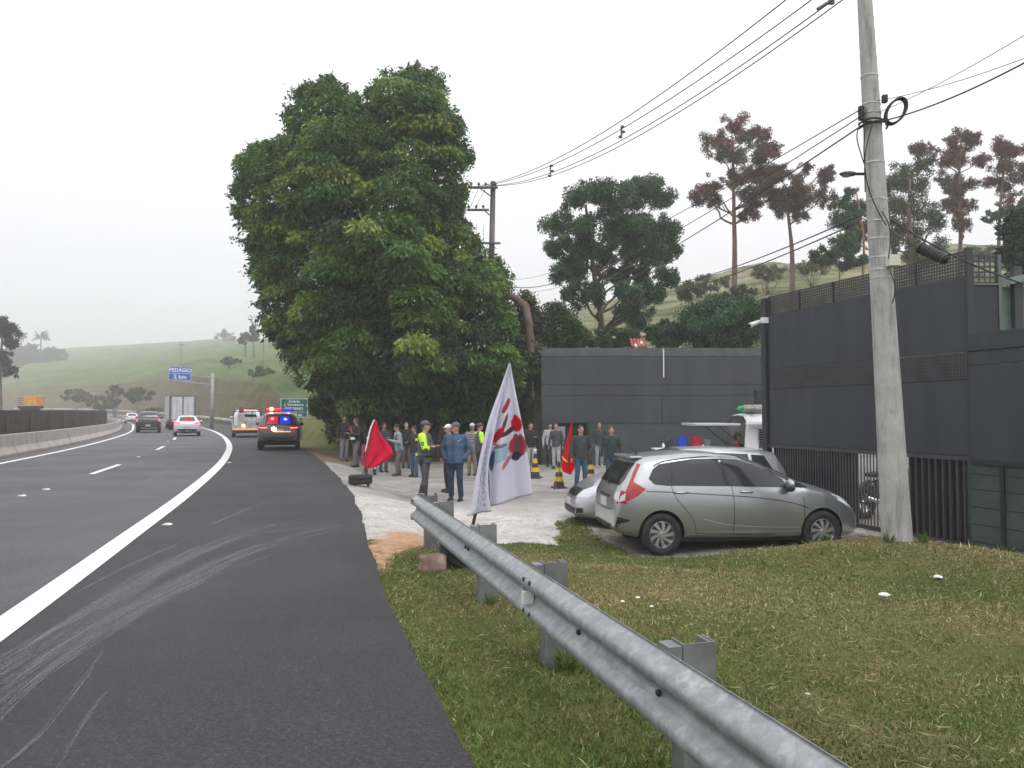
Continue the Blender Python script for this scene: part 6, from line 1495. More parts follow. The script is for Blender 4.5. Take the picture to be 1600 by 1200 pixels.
def cap_(mb,a,b,r0,r1,seg=12):
    a=Vector(a);b=Vector(b); d=(b-a); L=d.length
    if L<1e-5: return
    d/=L; pts=[];rr=[]
    for t in (0,.35,.75): pts.append(a-d*r0*(1-t)*.95); rr.append(r0*max(.12,math.sqrt(max(0,1-(1-t)**2))))
    for t in np.linspace(0,1,5): pts.append(a.lerp(b,t)); rr.append(r0+(r1-r0)*t)
    for t in (.25,.65,1): pts.append(b+d*r1*t*.95); rr.append(r1*max(.12,math.sqrt(max(0,1-t*t))))
    mb.tube(pts,rr,seg)
def fuse(mb,name,m,parent,vox=.014,smooth=2,folds=0.0,seed=0):
    o = mb.build('tmp',m,None); r = o.modifiers.new('r','REMESH'); r.mode='VOXEL'; r.voxel_size=vox; r.use_smooth_shade=True
    if smooth: s_=o.modifiers.new('s','SMOOTH'); s_.iterations=smooth; s_.factor=.5
    me = evald(o); me.name=name
    if folds:
        n=len(me.vertices); co_=np.empty(n*3,np.float32); me.vertices.foreach_get('co',co_); no=np.empty(n*3,np.float32); me.vertices.foreach_get('normal',no)
        co_=co_.reshape(-1,3); no=no.reshape(-1,3)
        f=np.array([noise.noise((p[0]*7+seed,p[1]*7,p[2]*13))*.6+noise.noise((p[0]*16+seed,p[1]*16+p[2]*9,p[2]*20))*.4 for p in co_])
        co_+=no*(f*folds)[:,None]; me.vertices.foreach_set('co',co_.ravel())
    me.update(); return link(name,me,parent)
POSE = {'down':((.26,.03,1.14),(.28,-.04,.88)),'pocket':((.33,.07,1.13),(.215,-.06,.94)),'phone':((.24,-.04,1.12),(.08,-.30,1.20)),'crossed':((.25,-.09,1.14),(-.09,-.22,1.19)),
        'hips':((.38,.04,1.16),(.20,-.03,1.02)),'chest':((.27,-.02,1.13),(.10,-.26,1.17)),'knee':((.26,-.2,.85),(.16,-.42,.72)),'raise':((.34,-.12,1.22),(.30,-.34,1.38))}
def hand(mb,w_,d,fwd,s=1,curl=.5,r=.0095):
    """palm from the wrist w_ along d; fwd is the palm-facing direction"""
    d=d.normalized(); side=d.cross(fwd).normalized(); fwd=side.cross(d).normalized()
    pc=w_+d*.05; M=Matrix((( *[side.x,fwd.x,d.x],0),(side.y,fwd.y,d.y,0),(side.z,fwd.z,d.z,0),(0,0,0,1)))
    mb.ell(pc,(.042,.018,.055),12,8,M=M)
    for i,(o_,L) in enumerate(((-.03,.062),(-.010,.075),(.010,.070),(.030,.055))):
        b=w_+d*.09+side*o_*s; m1=b+d*L*.5+fwd*L*.15*curl; e=m1+d*L*.35*(1-curl*.6)+fwd*L*.45*curl
        mb.tube([b-d*.02,b,m1,e],[r,r,r*.95,r*.75],8)
    b=w_+d*.03-side*.035*s; mb.tube([b,b-side*.025*s+d*.03+fwd*.01,b-side*.022*s+d*.06+fwd*.02],[r*1.25,r*1.15,r*.8],8)
def person(label,px,Y,face,H=1.74,top=(.05,.05,.06),legs=(.1,.1,.11),arms=('down','down'),skin=0,head='hair',headcol=(.5,.5,.5),stance=(.10,.10,0,0),shoes=(.02,.02,.02),near=False,
           lean=0,headturn=0,nod=0,crouch=None,bulk=1.0,extra=None,x=None,gz=None,sleeves=None,group=None,long=0):
    X=(px-800)/FPX*Y if x is None else x; z=zg(X,Y) if gz is None else gz
    root=thing('person',label,'person',(X,Y,z),R(face),group); root.scale=(H/1.75,)*3
    vox=.008 if near else .011; fr=.0098 if near else .0115
    zp=.93 if not crouch else crouch; sh=1.425-(.93-zp); lz=sh-1.425; C=lambda p:(p[0],p[1]-lean*max(0,(p[2]-.95))/.5,p[2]+lz)
    # legs
    a0,a1,f0,f1=stance
    if crouch: hipL,kn,an=(.10,0,zp),[( -.16,-.38,zp+.06),(.14,-.36,zp+.02)],[(-.14,-.30,.08),(.15,-.25,.08)]
    else: kn=[(-.095-(a0-.1)*.5,-.03-f0*.5,.50),(.095+(a1-.1)*.5,-.03-f1*.5,.50)]; an=[(-a0,.02-f0,.09),(a1,.02-f1,.09)]
    tr=MB(); rings(tr,[(0,.0,zp-.14,.15*bulk,.115),(0,0,zp-.05,.175*bulk,.13),(0,0,zp+.05,.165*bulk,.122),(0,0,zp+.10,.155*bulk,.115)])
    for q in (0,1):
        s=-1 if q==0 else 1; hp=(s*.09,0,zp-.05); cap_(tr,hp,kn[q],.095,.072); cap_(tr,kn[q],(an[q][0],an[q][1],an[q][2]+.03),.070,.062)
    fuse(tr,'trousers',cloth('cloth_%d_%d_%d'%tuple(int(c*999) for c in legs),legs),root,.016,2,.010,px)
    # torso
    T=lambda *p:C(p)
    jk=MB(); rows=[]
    for zz_,rx,ry in ((.84-long,.172,.128),(.95,.175,.13),(1.10,.168,.125),(1.25,.185,.13),(1.36,.195,.12),(1.43,.15,.095),(1.475,.08,.07)):
        c=C((0,0,zz_)); rows.append((c[0],c[1],c[2],rx*bulk,ry*bulk*(1.08 if zz_<1.3 else 1)))
    rings(jk,rows); body=MB(); rings(body,[(r_[0],r_[1],r_[2],r_[3]*.8,r_[4]*.8) for r_ in rows]+[(*C((0,-.005,1.52))[:3],.055,.058)])
    hc_=Vector(C((0,-.02,1.62)))
    hands=[]
    for q in (0,1):
        s=-1 if q==0 else 1; e,w_=POSE[arms[q]]; S0=Vector(C((s*.175,0,1.405))); E=Vector(C((s*e[0],e[1],e[2]))); Wv=Vector(C((s*w_[0],w_[1],w_[2])))
        cap_(jk,S0,E,.072*bulk,.056); cap_(jk,E,Wv,.055,.044); cap_(body,S0,E,.05,.042); cap_(body,E,Wv,.04,.028)
        d=(Wv-E).normalized()
        if arms[q] in ('pocket',): hands.append(None)
        fwd=Vector((-s,0,0)) if abs(d.z)>.6 else Vector((0,0,-1)); 
        if arms[q]!='pocket': hand(body,Wv,d,fwd,s,.6,fr)
        if sleeves and q in sleeves:
            sm_=MB(); cap_(sm_,S0+Vector((s*.01,0,.005)),S0.lerp(E,.9),.082*bulk,.066); cap_(sm_,S0.lerp(E,.9),E.lerp(Wv,.25),.064,.058)
            fuse(sm_,'high_visibility_sleeve',mat('hi_vis',(.50,.85,.04),.6,emit=(.45,.8,.03),estr=.0),root,.012,2,.005,px)
            if near:
                mid=S0.lerp(E,.55)+Vector((s*.079*bulk,0,0)); b=MB(); b.box(mid-Vector((.006,.032,.04)),mid+Vector((.006,.032,.04))); b.build('arm_badge',mat('badge_dark',(.03,.035,.04),.6),root,bevel=.01)
                b=MB(); b.box(mid+Vector((s*.0065-.001,-.015,-.02)),mid+Vector((s*.0065+.001,.015,.02))); b.build('badge_emblem',mat('badge_pale',(.4,.45,.4),.6),root)
    fuse(jk,'jacket',cloth('cloth_%d_%d_%d'%tuple(int(c*999) for c in top),top),root,.015,2,.012,px+3)
    # head
    M=Matrix.Rotation(R(headturn),4,'Z')@Matrix.Rotation(R(nod),4,'X'); hp=lambda p: hc_+M@Vector(p)
    cap_(body,Vector(C((0,.0,1.44))),hp((0,.01,-.06)),.055,.052)
    body.ell(hp((0,.01,.015)),(.077,.095,.105),16,12,M=M); body.ell(hp((0,-.02,-.045)),(.055,.065,.065),14,10,M=M)
    body.tube([hp((0,-.078,.02)),hp((0,-.108,-.022)),hp((0,-.085,-.03))],[.010,.016,.008],8)
    body.ell(hp((0,-.082,-.06)),(.024,.010,.008),8,6,M=M)
    for s in (-1,1): body.ell(hp((s*.078,.01,-.005)),(.010,.02,.032),8,6,M=M)
    fuse(body,'body',SKIN[skin],root,vox,1)
    for s in (-1,1):
        m=MB(); m.ell(hp((s*.030,-.083,.015)),(.012,.007,.007),8,6,M=M); m.build('eye',EYE,root)
    m=MB()
    if head in ('hair','hood'):
        m.ell(hp((0,.022,.035)),(.086,.098,.098),16,12,M=M); m.ell(hp((0,.045,-.02)),(.075,.065,.08),14,10,M=M)
    if head=='hair': fuse(m,'hair',HAIR,root,.012,1,.006,px)
    elif head=='hood': fuse(m,'hood',cloth('cloth_%d_%d_%d'%tuple(int(c*999) for c in headcol),headcol),root,.012,1,.006,px)
    else:
        m=MB(); m.ell(hp((0,.022,.028)),(.083,.094,.088),16,12,M=M); m.build('hair',HAIR,root,smooth=True)
        m=MB(); m.ell(hp((0,.012,.062)),(.090,.104,.072),16,10,M=M); m.ell(hp((0,-.105,.050)),(.062,.065,.010),12,6,M=M); fuse(m,'cap',cloth('cap_%d_%d_%d'%tuple(int(c*999) for c in headcol),headcol),root,.010,1)
    sm_=mat('shoe_%d_%d_%d'%tuple(int(c*999) for c in shoes),shoes,.6)
    for q in (0,1):
        x_,y_,z_=an[q]; b=MB(); b.ell((x_,y_-.07,.045),(.05,.125,.05),12,8); b.ell((x_,y_+.0,.08),(.045,.055,.06),10,8); b.box((x_-.044,y_-.18,0),(x_+.044,y_+.06,.03)); fuse(b,'shoe',sm_,root,.012,1)
    root['_']=1; del root['_']
    return root,C
GRT=(.16,.16,.17); BK=(.018,.018,.022); DK=(.035,.035,.042)
GP='people gathered under the huge tree'
person('person at the far left of the group in black top and grey trousers, standing side-on',538,28,35,1.66,BK,GRT,('down','phone'),1,group=GP)
r,C=person('person in black jacket with a red strap, second from the left of the group',557,26,-50,1.68,(.022,.024,.03),(.12,.12,.13),('phone','chest'),1,stance=(.12,.12,-.12,.14),group=GP)
m=MB(); m.tube([C((-.14,-.15,1.42)),C((-.05,-.165,1.25)),C((.06,-.16,1.1))],.022,6); m.build('strap',mat('red_strap',(.5,.03,.05),.7),r)
m=MB(); m.box((.15,-.32,.98),(.27,-.2,1.06)); m.build('folded_papers',mat('paper_white',(.65,.65,.68),.7),r)
person('person crouching behind the red flag in a burgundy top and white cap',577,25.2,20,1.66,(.22,.03,.06),(.06,.09,.14),('knee','knee'),0,'cap',(.6,.6,.62),crouch=.48,group=GP)
person('person mostly behind the red flag in a dark blue top looking at a phone',600,26,30,1.66,(.03,.035,.06),(.07,.1,.15),('phone','phone'),1,nod=12,group=GP)
r,C=person('person in light grey sweater with a backpack, looking down at a phone',624,25,-62,1.68,(.27,.30,.34),(.125,.12,.115),('phone','phone'),0,'hair',nod=18,lean=.05,stance=(.12,.1,-.05,.12),group=GP)
m=MB(); m.tube([C((.12,.03,1.46)),C((.15,-.13,1.35)),C((.13,-.15,1.15)),C((.15,-.02,1.05))],.018,6); m.build('backpack_strap',BPL,r)
m=MB(); m.ell(C((.02,.20,1.22)),(.13,.10,.2),12,8); m.build('backpack',cloth('bag_black',(.02,.02,.022)),r,smooth=True)
m=MB(); m.box(Vector(C((-.05,-.40,1.22))),Vector(C((.04,-.385,1.36)))); m.build('phone',BPL,r)
person('person in dark clothes and jeans directly behind the police officer',648,24.5,-40,1.64,(.028,.028,.032),(.05,.085,.125),('chest','down'),1,group=GP)
person('person in black hidden between the grey hooded person and the officer',635,27,10,1.62,(.016,.016,.02),(.09,.08,.075),('down','down'),2,group=GP)
r,C=person('police officer with yellow sleeve, grey vest and tall boots, arms folded, nearest the rail',664,17.5,78,1.84,(.085,.09,.092),(.062,.056,.066),('crossed','crossed'),0,'cap',(.09,.095,.10),near=True,sleeves=(0,),stance=(.13,.13,.05,-.10),bulk=1.1,headturn=15)
HV=mat('reflective_yellow',(.62,.62,.04),.5)
for x_,z_ in ((-.09,1.34),(-.07,1.02),(.10,1.34),(.10,1.02)):
    m=MB(); c=C((x_,0,z_)); m.prism([(x_-.055,c[2]-.028),(x_+.055,c[2]-.028),(x_+.055,c[2]+.028),(x_-.055,c[2]+.028)],'y',.10,.168); m.build('reflective_patch',HV,r,bevel=.005)
m=MB(); rings(m,[(0,0,.955,.202,.155),(0,0,1.0,.202,.155)],24); m.build('duty_belt',BPL,r)
m=MB(); m.ell((-.205,.02,.90),(.035,.05,.09),8,8); m.ell((.205,.02,.92),(.03,.05,.06),8,8); m.build('holster',BPL,r,smooth=True)
for s in (-1,1):
    m=MB(); yy=(-.05 if s<0 else .10); cap_(m,(s*.13,.02+yy,.10),(s*.118,-.005+yy*.6,.36),.070,.076); m.build('boot_shaft',mat('boot_black',(.02,.019,.02),.5),r,smooth=True)
r,C=person('heavy-set man in a blue zipped jacket and jeans standing with a hand in his pocket',712,17.7,-12,1.80,(.052,.095,.165),(.014,.04,.075),('pocket','pocket'),0,'cap',(.10,.105,.11),near=True,bulk=1.24,headturn=-38,stance=(.10,.13,.0,.03),shoes=(.015,.015,.018))
m=MB(); m.tube([C((0,-.168,1.44)),C((0,-.188,1.25)),C((0,-.192,1.05)),C((0,-.188,.87))],.006,5); m.build('zip',mat('zip_dark',(.02,.03,.05),.5),r)
m=MB(); m.box((.10,-.176,C((0,0,1.33))[2]),(.135,-.16,C((0,0,1.342))[2])); m.build('chest_logo',wp,r)
m=MB(); rings(m,[(0,0,1.435,.095,.085),(0,.0,1.50,.088,.08)],20); fuse(m,'collar',cloth('collar_blue',(.035,.06,.11)),r,.012,1)
person('person with a white cap just behind the shoulder of the man in the blue jacket',699,19.5,-60,1.72,(.03,.032,.04),(.03,.032,.04),('down','down'),0,'cap',(.7,.7,.72),x=-1.60,group=GP)
r,C=person('person in patterned shirt and khaki trousers left of the white flag',738,25,-10,1.70,(.20,.19,.20),(.20,.165,.13),('chest','down'),1,'cap',(.5,.5,.52),group=GP)
m=MB()
for i,zq in enumerate((1.15,1.23,1.31,1.38)): m.prism([(-.13+.03*(i%2),C((0,0,zq))[2]),(.10+.03*(i%2),C((0,0,zq))[2]),(.10+.03*(i%2),C((0,0,zq+.02))[2]),(-.13+.03*(i%2),C((0,0,zq+.02))[2])],'y',-.150,-.10)
m.build('shirt_pattern',mat('shirt_pale',(.45,.42,.43),.8),r)
person('second officer with a yellow sleeve, mostly hidden by the white flag',749,23.5,110,1.72,(.07,.075,.07),(.03,.03,.032),('chest','chest'),0,'cap',(.07,.07,.07),sleeves=(0,1))
person('person hidden behind the white flag with only dark boots showing below it',770,17.2,0,1.66,(.1,.05,.05),(.03,.03,.035),('down','down'),0,shoes=(.015,.015,.015))
person('person in black top and light grey trousers right of the white flag',829,26.5,20,1.66,(.016,.016,.02),(.34,.33,.33),('down','phone'),0,group='people in front of the long wall')
person('person in white shirt at the doorway of the long wall',859,28.4,10,1.62,(.40,.40,.42),(.03,.03,.035),('down','chest'),0,'hair',group='people in front of the long wall')
r,C=person('person in dark grey top and pale trousers standing in front of the doorway',869,27.3,-20,1.62,(.06,.065,.07),(.42,.40,.41),('down','down'),0,'hood',(.07,.075,.075),group='people in front of the long wall')
person('person in jeans and dark grey top beside the red and yellow flag',907,20.2,15,1.70,(.040,.045,.052),(.032,.085,.15),('down','pocket'),0,'hood',(.042,.046,.052),stance=(.12,.12,0,.03),group='people in front of the long wall')
person('person in charcoal top and pale grey trousers standing far back by the wall',936,28.6,0,1.66,(.040,.045,.052),(.28,.28,.30),('down','down'),0,'hood',(.042,.046,.052),shoes=(.35,.35,.36),group='people in front of the long wall')
person('person in dark green top and jeans standing behind the nose of the pale silver car',955,21,-10,1.66,(.03,.045,.042),(.04,.09,.13),('down','down'),0,'hood',(.035,.045,.045),group='people in front of the long wall')
person('person in a red top leaning under the open tailgate of the old white van',1152,17.9,70,1.62,(.20,.025,.03),(.04,.04,.05),('chest','chest'),0,'hood',(.05,.05,.055),gz=-.45)
# ------------------------------------------------------------------ traffic cones
YEL=mat('cone_yellow',(.62,.42,.03),.6,nscale=8,namt=.15); CBK=mat('cone_black',(.03,.03,.032),.7)
def cone(px,Y,h,label,light=False):
    X=(px-800)/FPX*Y; r=thing('traffic_cone',label,'traffic cone',(X,Y,zg(X,Y)),R(random.uniform(-20,20)),'black and yellow traffic cones')
    m=MB(); m.prism([(-.19,-.19),(.19,-.19),(.19,.19),(-.19,.19)],'z',0,.035); m.build('base',CBK,r,bevel=.012)
    rad=lambda t:.15*(1-t)+.032*t
    for i,(a,b) in enumerate(((0,.22),(.22,.40),(.40,.58),(.58,.76),(.76,.90))):
        m=MB(); m.lathe([(rad(a),.035+h*a),(rad(b),.035+h*b),(rad(b)-.012,.035+h*b),(rad(a)-.012,.035+h*a)],20,closed=True); m.build('band_yellow' if i%2 else 'band_black',YEL if i%2 else CBK,r,smooth=True,auto=40)
    m=MB(); m.lathe([(.034,.035+h*.9),(.03,.035+h*.99),(.02,.035+h),(.005,.035+h)],14); m.build('tip',CBK,r,smooth=True)
    if light:
        m=MB(); m.tube([(0,0,h),(0,0,h+.16)],[.05,.045],12); m.build('lamp',mat('cone_lamp',(.55,.56,.58),.3),r,smooth=True)
cone(836,23.8,.75,'black and yellow cone with a pale lamp on top, right of the white flag',True)
cone(873,20.8,.68,'black and yellow cone at the foot of the small red flag')
cone(923,21.6,.70,'black and yellow cone just right of the person in jeans')
# ------------------------------------------------------------------ flags
def bilin(P,u,v,fold=0):
    a=P[0].lerp(P[1],u); b=P[3].lerp(P[2],u); return a.lerp(b,v)
def clothsheet(name,edgeL,edgeR,m,parent,O,amp=.04,freq=3,nu=28,nv=36,seed=0,thick=.0025,uvname=True):
    """edgeL/edgeR: lists of world points top->bottom"""
    L=catmull([tuple(p) for p in edgeL],.02); Rr=catmull([tuple(p) for p in edgeR],.02); V=[];UV=[];Fq=[]
    for j in range(nv+1):
        t=j/nv; l=Vector(L[int(t*(len(L)-1))]); r=Vector(Rr[int(t*(len(Rr)-1))])
        for i in range(nu+1):
            u=i/nu; p=l.lerp(r,u); wv=min(1,t*1.6)
            p.y+=amp*wv*math.sin(u*freq*2*PI+seed+1.2*t)*(1 if 0<i<nu else .6)+amp*.5*noise.noise((u*4+seed,t*3,0))
            V.append(p-O); UV.append((u,1-t))
    for j in range(nv):
        for i in range(nu): a=j*(nu+1)+i; Fq.append((a,a+1,a+nu+2,a+nu+1))
    me=MB().add(V,Fq).mesh(name,m,True); uvl=me.uv_layers.new(name='UVMap')
    for lp in me.loops: uvl.data[lp.index].uv=UV[lp.vertex_index]
    o=link(name,me,parent); s_=o.modifiers.new('t','SOLIDIFY'); s_.thickness=thick; return o
def clothmat(name,col,tr=.3):
    g=newmat(name,.85,.2); g.b.inputs['Base Color'].default_value=(*col,1); t=g.new('ShaderNodeBsdfTranslucent'); t.inputs[0].default_value=(*col,1)
    ms=g.new('ShaderNodeMixShader'); ms.inputs[0].default_value=tr; g.l.new(g.b.outputs[0],ms.inputs[1]); g.l.new(t.outputs[0],ms.inputs[2]); g.l.new(ms.outputs[0],g.n['Material Output'].inputs['Surface']); g.t=t; return g
RF=clothmat('red_cloth',(.80,.018,.09),.4).m; WOODP=mat('stick_wood',(.16,.09,.06),.8,nscale=12,namt=.3)
# red flag stuck in the flat tyre
Yf=tp.y; O=Vector((tp.x,Yf,tz+.02))
rf=thing('red_flag','plain crimson flag drooping from a stick planted in the flat tyre','flag',O)
m=MB(); m.tube([Vector((0,0,-.02)),WY(586,655,Yf)-O],[.012,.010],6); m.build('stick',WOODP,rf)
W3=lambda pts,Y,dy=0:[WY(x,y,Y+dy) for x,y in pts]
clothsheet('cloth',W3([(585,655),(578,678),(571,708),(569,725),(573,733)],Yf,-.03),W3([(588,657),(596,680),(608,695),(614,710),(598,724),(580,731)],Yf,-.10),RF,rf,O,.05,2)
clothsheet('cloth_hem',W3([(583.5,656),(577,672),(570,705)],Yf,-.05),W3([(585.5,656),(579,673),(571.5,706)],Yf,-.05),wp,rf,O,.0,1,4,14)
# white printed flag
g=clothmat('white_printed_cloth',(.74,.73,.84),.35)
uv=g.new('ShaderNodeTexCoord').outputs['UV']; sx=g.new('ShaderNodeSeparateXYZ'); g.l.new(uv,sx.inputs[0])
def blob(cx,cy,rx,ry,rot=0,soft=.08,wob=.35):
    mp=g.new('ShaderNodeMapping'); mp.vector_type='TEXTURE'; mp.inputs['Location'].default_value=(cx,cy,0); mp.inputs['Scale'].default_value=(rx,ry,1); mp.inputs['Rotation'].default_value=(0,0,rot); g.l.new(uv,mp.inputs[0])
    n=g.new('ShaderNodeTexNoise'); n.inputs['Scale'].default_value=9; g.l.new(uv,n.inputs['Vector'])
    ad=g.new('ShaderNodeVectorMath',operation='MULTIPLY_ADD'); g.l.new(n.outputs['Color'],ad.inputs[0]); ad.inputs[1].default_value=(wob*2,wob*2,0); 
    sb=g.new('ShaderNodeVectorMath',operation='SUBTRACT'); g.l.new(mp.outputs[0],sb.inputs[0]); sb.inputs[1].default_value=(wob,wob,0); g.l.new(sb.outputs[0],ad.inputs[2])
    fl=g.new('ShaderNodeVectorMath',operation='MULTIPLY'); g.l.new(ad.outputs[0],fl.inputs[0]); fl.inputs[1].default_value=(1,1,0)
    ln=g.new('ShaderNodeVectorMath',operation='LENGTH'); g.l.new(fl.outputs[0],ln.inputs[0])
    r=g.new('ShaderNodeMapRange'); r.inputs['From Min'].default_value=1+soft; r.inputs['From Max'].default_value=1-soft; g.l.new(ln.outputs['Value'],r.inputs['Value']); return r.outputs[0]
c=(.74,.73,.84)
for (cx,cy,rx,ry,rot,col) in ((.38,.685,.20,.035,.2,(.45,.06,.07)),(.38,.57,.22,.035,-.3,(.75,.65,.66)),(.35,.555,.16,.035,.5,(.09,.08,.11)),(.80,.545,.19,.065,0,(.62,.02,.04)),(.18,.49,.22,.045,.15,(.60,.03,.05)),(.50,.495,.26,.022,.1,(.10,.06,.08)),
    (.30,.345,.24,.075,0,(.48,.60,.72)),(.30,.40,.18,.01,0,(.2,.25,.35)),(.78,.37,.25,.085,0,(.42,.07,.09)),(.80,.38,.15,.045,.4,(.25,.10,.09)),(.72,.295,.13,.032,0,(.07,.05,.08)),(.10,.31,.10,.06,.7,(.09,.16,.27)),(.48,.272,.15,.02,.3,(.55,.22,.24)),(.15,.42,.16,.008,-.15,(.5,.15,.2))):
    c=g.mix(blob(cx,cy,rx,ry,rot),c,col)
g.l.new(c,g.b.inputs['Base Color']); g.l.new(c,g.t.inputs[0]); FM=g.m
g2=clothmat('white_cloth_lettered',(.74,.73,.84),.25); uv2=g2.new('ShaderNodeTexCoord').outputs['UV']; mp2=g2.new('ShaderNodeMapping'); mp2.inputs['Scale'].default_value=(3,16,1); g2.l.new(uv2,mp2.inputs[0])
wvn=g2.noise(mp2.outputs[0],3.2,5,.75,1.5); sx2=g2.new('ShaderNodeSeparateXYZ'); g2.l.new(uv2,sx2.inputs[0])
zone=g2.math('MULTIPLY',g2.ramp(sx2.outputs[1],[(.18,1.0),(.50,1.0),(.54,0.0)]),g2.ramp(sx2.outputs[0],[(.28,0.0),(.36,1.0),(.78,1.0),(.86,0.0)]))
f=g2.math('MULTIPLY',zone,g2.ramp(wvn,[(.52,0.0),(.56,.8),(.62,.8),(.66,0.0)])); c=g2.mix(f,(.74,.73,.84),(.16,.17,.26)); g2.l.new(c,g2.b.inputs['Base Color']); g2.l.new(c,g2.t.inputs[0])
Yw=8.2; P0=WY(796,569,Yw); base=WY(722,893,Yw); base.z=zg(base.x,Yw); O=base.copy()
wf=thing('printed_flag','tall white flag with red and blue printing on a leaning stick behind the guard rail','flag',O)
m=MB(); m.tube([Vector((0,0,-.05)),P0-O],[.019,.013],8); m.build('stick',WOODP,wf,smooth=True)
clothsheet('cloth',W3([(795,569),(787,605),(778,645),(769,688),(762,720),(764,740),(766,792)],Yw,-.05),W3([(797,568),(808,625),(818,675),(826,722),(832,772)],Yw,-.04),FM,wf,O,.045,1.5,34,46,1.0)
clothsheet('cloth_fold',W3([(795,569),(782,606),(764,655),(752,705),(742,755),(735,795),(729,806)],Yw,-.02),W3([(796,569),(788,606),(779,645),(770,690),(764,722),(763,760),(767,799)],Yw,-.09),g2.m,wf,O,.03,1.2,24,44,2.2)
# small red and yellow flag by the cone
Yr=20.3; b=WY(866,742,Yr); b.z=zg(b.x,Yr); O=b.copy()
ry_=thing('small_red_flag','small bright red flag with a yellow mark on a thin pole beside a cone','flag',O)
m=MB(); m.tube([(0,0,0),WY(893,660,Yr)-O],[.012,.009],6); m.build('stick',WOODP,ry_)
RF2=clothmat('bright_red_cloth',(.78,.012,.02),.4).m
clothsheet('cloth',W3([(892,661),(886,690),(879,712),(877,728),(880,737)],Yr,-.03),W3([(894,661),(894,690),(897,710),(898,728),(892,742)],Yr,-.06),RF2,ry_,O,.04,1.5)
m=MB(); c=WY(883,717,Yr-.14)-O; m.prism([(-.10,.09),(-.05,.05),(.02,-.02),(.09,-.10),(.02,-.07),(-.05,-.02)],'y',-.003,.0,M=Matrix.Translation(c)); m.build('yellow_mark',mat('flag_yellow',(.75,.5,.05),.8),ry_)
# ------------------------------------------------------------------ table with buckets
Yt=23.5; zt_=zg(5,Yt); tb=thing('folding_table','white folding table behind the silver cars','table',(WY(1072,700,Yt).x,Yt,zt_))
m=MB(); m.box((-1.0,-.35,.90),(1.0,.35,.94)); m.build('tabletop',wp,tb,bevel=.01)
for x_ in (-.9,.9):
    for y_ in (-.28,.28): m=MB(); m.tube([(x_,y_,0),(x_,y_,.90)],.018,6); m.build('leg',STL,tb)
def bucket(px,col,label,rt=.15,rb=.14,h=.36,cat='bucket',ins=True):
    X=(px-800)/FPX*Yt; r=thing('bucket',label,cat,(X,Yt,zt_+.94)); mm=mat('bucket_%s'%label[:6],col,.35)
    m=MB(); m.lathe([(.01,0),(rb,0),(rt,h),(rt+.012,h),(rt+.012,h-.02),(rt+.003,h-.02)] if False else [(.01,0),(rb,0),(rt,h-.03),(rt+.014,h-.03),(rt+.014,h),(rt-.01,h),(rb-.012,.02),(.01,.02)],22); m.build('tub',mm,r,smooth=True,auto=40)
    m=MB(); m.tube([((rt+.012)*math.cos(a),-.0,h-.05+.1*math.sin(a)*-.8) for a in np.linspace(0,PI,12)],.005,5); m.build('handle',GAL,r)
bucket(1065,(.01,.06,.42),'blue plastic bucket on the table behind the silver cars')
bucket(1087,(.42,.01,.025),'red plastic bucket on the table behind the silver cars')
bucket(1103,(.16,.16,.16),'grey steel pail tapering down, right of the red bucket',.12,.07,.26)
jb=thing('dark_bag','black and white crumpled bag at the left end of the table','bag',((1043-800)/FPX*Yt,Yt,zt_+.94))
m=MB(); m.ell((0,0,.16),(.15,.12,.17),14,10); m.ell((-.1,.0,.08),(.1,.1,.09),10,8); m.ell((.06,0,.27),(.09,.08,.07),10,8); fuse(m,'bag_body',cloth('bag_cloth',(.03,.035,.035)),jb,.02,1,.05,4)
m=MB(); m.ell((-.14,-.06,.08),(.05,.04,.08),8,6); m.ell((.16,-.03,.02),(.10,.05,.025),8,6); m.build('paper',wp,jb,smooth=True)
wb=thing('white_bag','small white bag between the two plastic buckets','bag',((1096-800)/FPX*Yt,Yt-.1,zt_+.94)); m=MB(); m.ell((0,0,.04),(.08,.05,.05),10,6); m.tube([(0,0,.08),(.02,0,.11)],.02,6); m.build('bag_body',wp,wb,smooth=True)
# ------------------------------------------------------------------ litter on the grass
def scrap(px,py,s,label,col=(.72,.72,.70),z0=-.2,cat='litter'):
    p=WZ(px,py,z0); 
    for _ in range(6): p=WZ(px,py,zg(p.x,p.y)+.02)
    bm=bmesh.new(); bmesh.ops.create_icosphere(bm,subdivisions=2,radius=1)
    for v in bm.verts: v.co=Vector((v.co.x*s*(1+noise.noise(v.co*2+Vector((px,0,0)))*.7),v.co.y*s*.8*(1+noise.noise(v.co*2+Vector((0,px,0)))*.7),v.co.z*s*.35*(1+noise.noise(v.co*3+Vector((px,9,0))))))
    me=bpy.data.meshes.new('crumpled_paper'); bm.to_mesh(me); bm.free(); me.materials.append(mat('litter_%d'%int(col[1]*100),col,.7)); o=link('crumpled_paper',me); o.location=p+Vector((0,0,.02)); tag(o,label,cat,'scraps of litter on the grass')
scrap(1381,932,.055,'white crumpled paper on the grass, largest and closest to the pole'); scrap(1465,904,.05,'white torn paper on the grass near the right edge, higher up the mound')
scrap(996,937,.022,'tiny white scrap on the grass right of the guard rail, right one of a pair'); scrap(973,943,.020,'tiny white scrap on the grass right of the guard rail, left one of a pair')
scrap(1018,951,.018,'tiniest pale scrap just below the pair on the grass'); scrap(1262,1089,.017,'small pink and white scrap low on the grass beside the guard rail',(.65,.45,.45))
scrap(1385,840,.09,'pale lump of rubble at the foot of the concrete pole',(.4,.38,.35)); scrap(1350,836,.12,'pale rubble between the grey hatchback and the gate',(.42,.38,.33)); scrap(1010,1008,.02,'pale twig-like scrap on the grass',(.4,.36,.26))
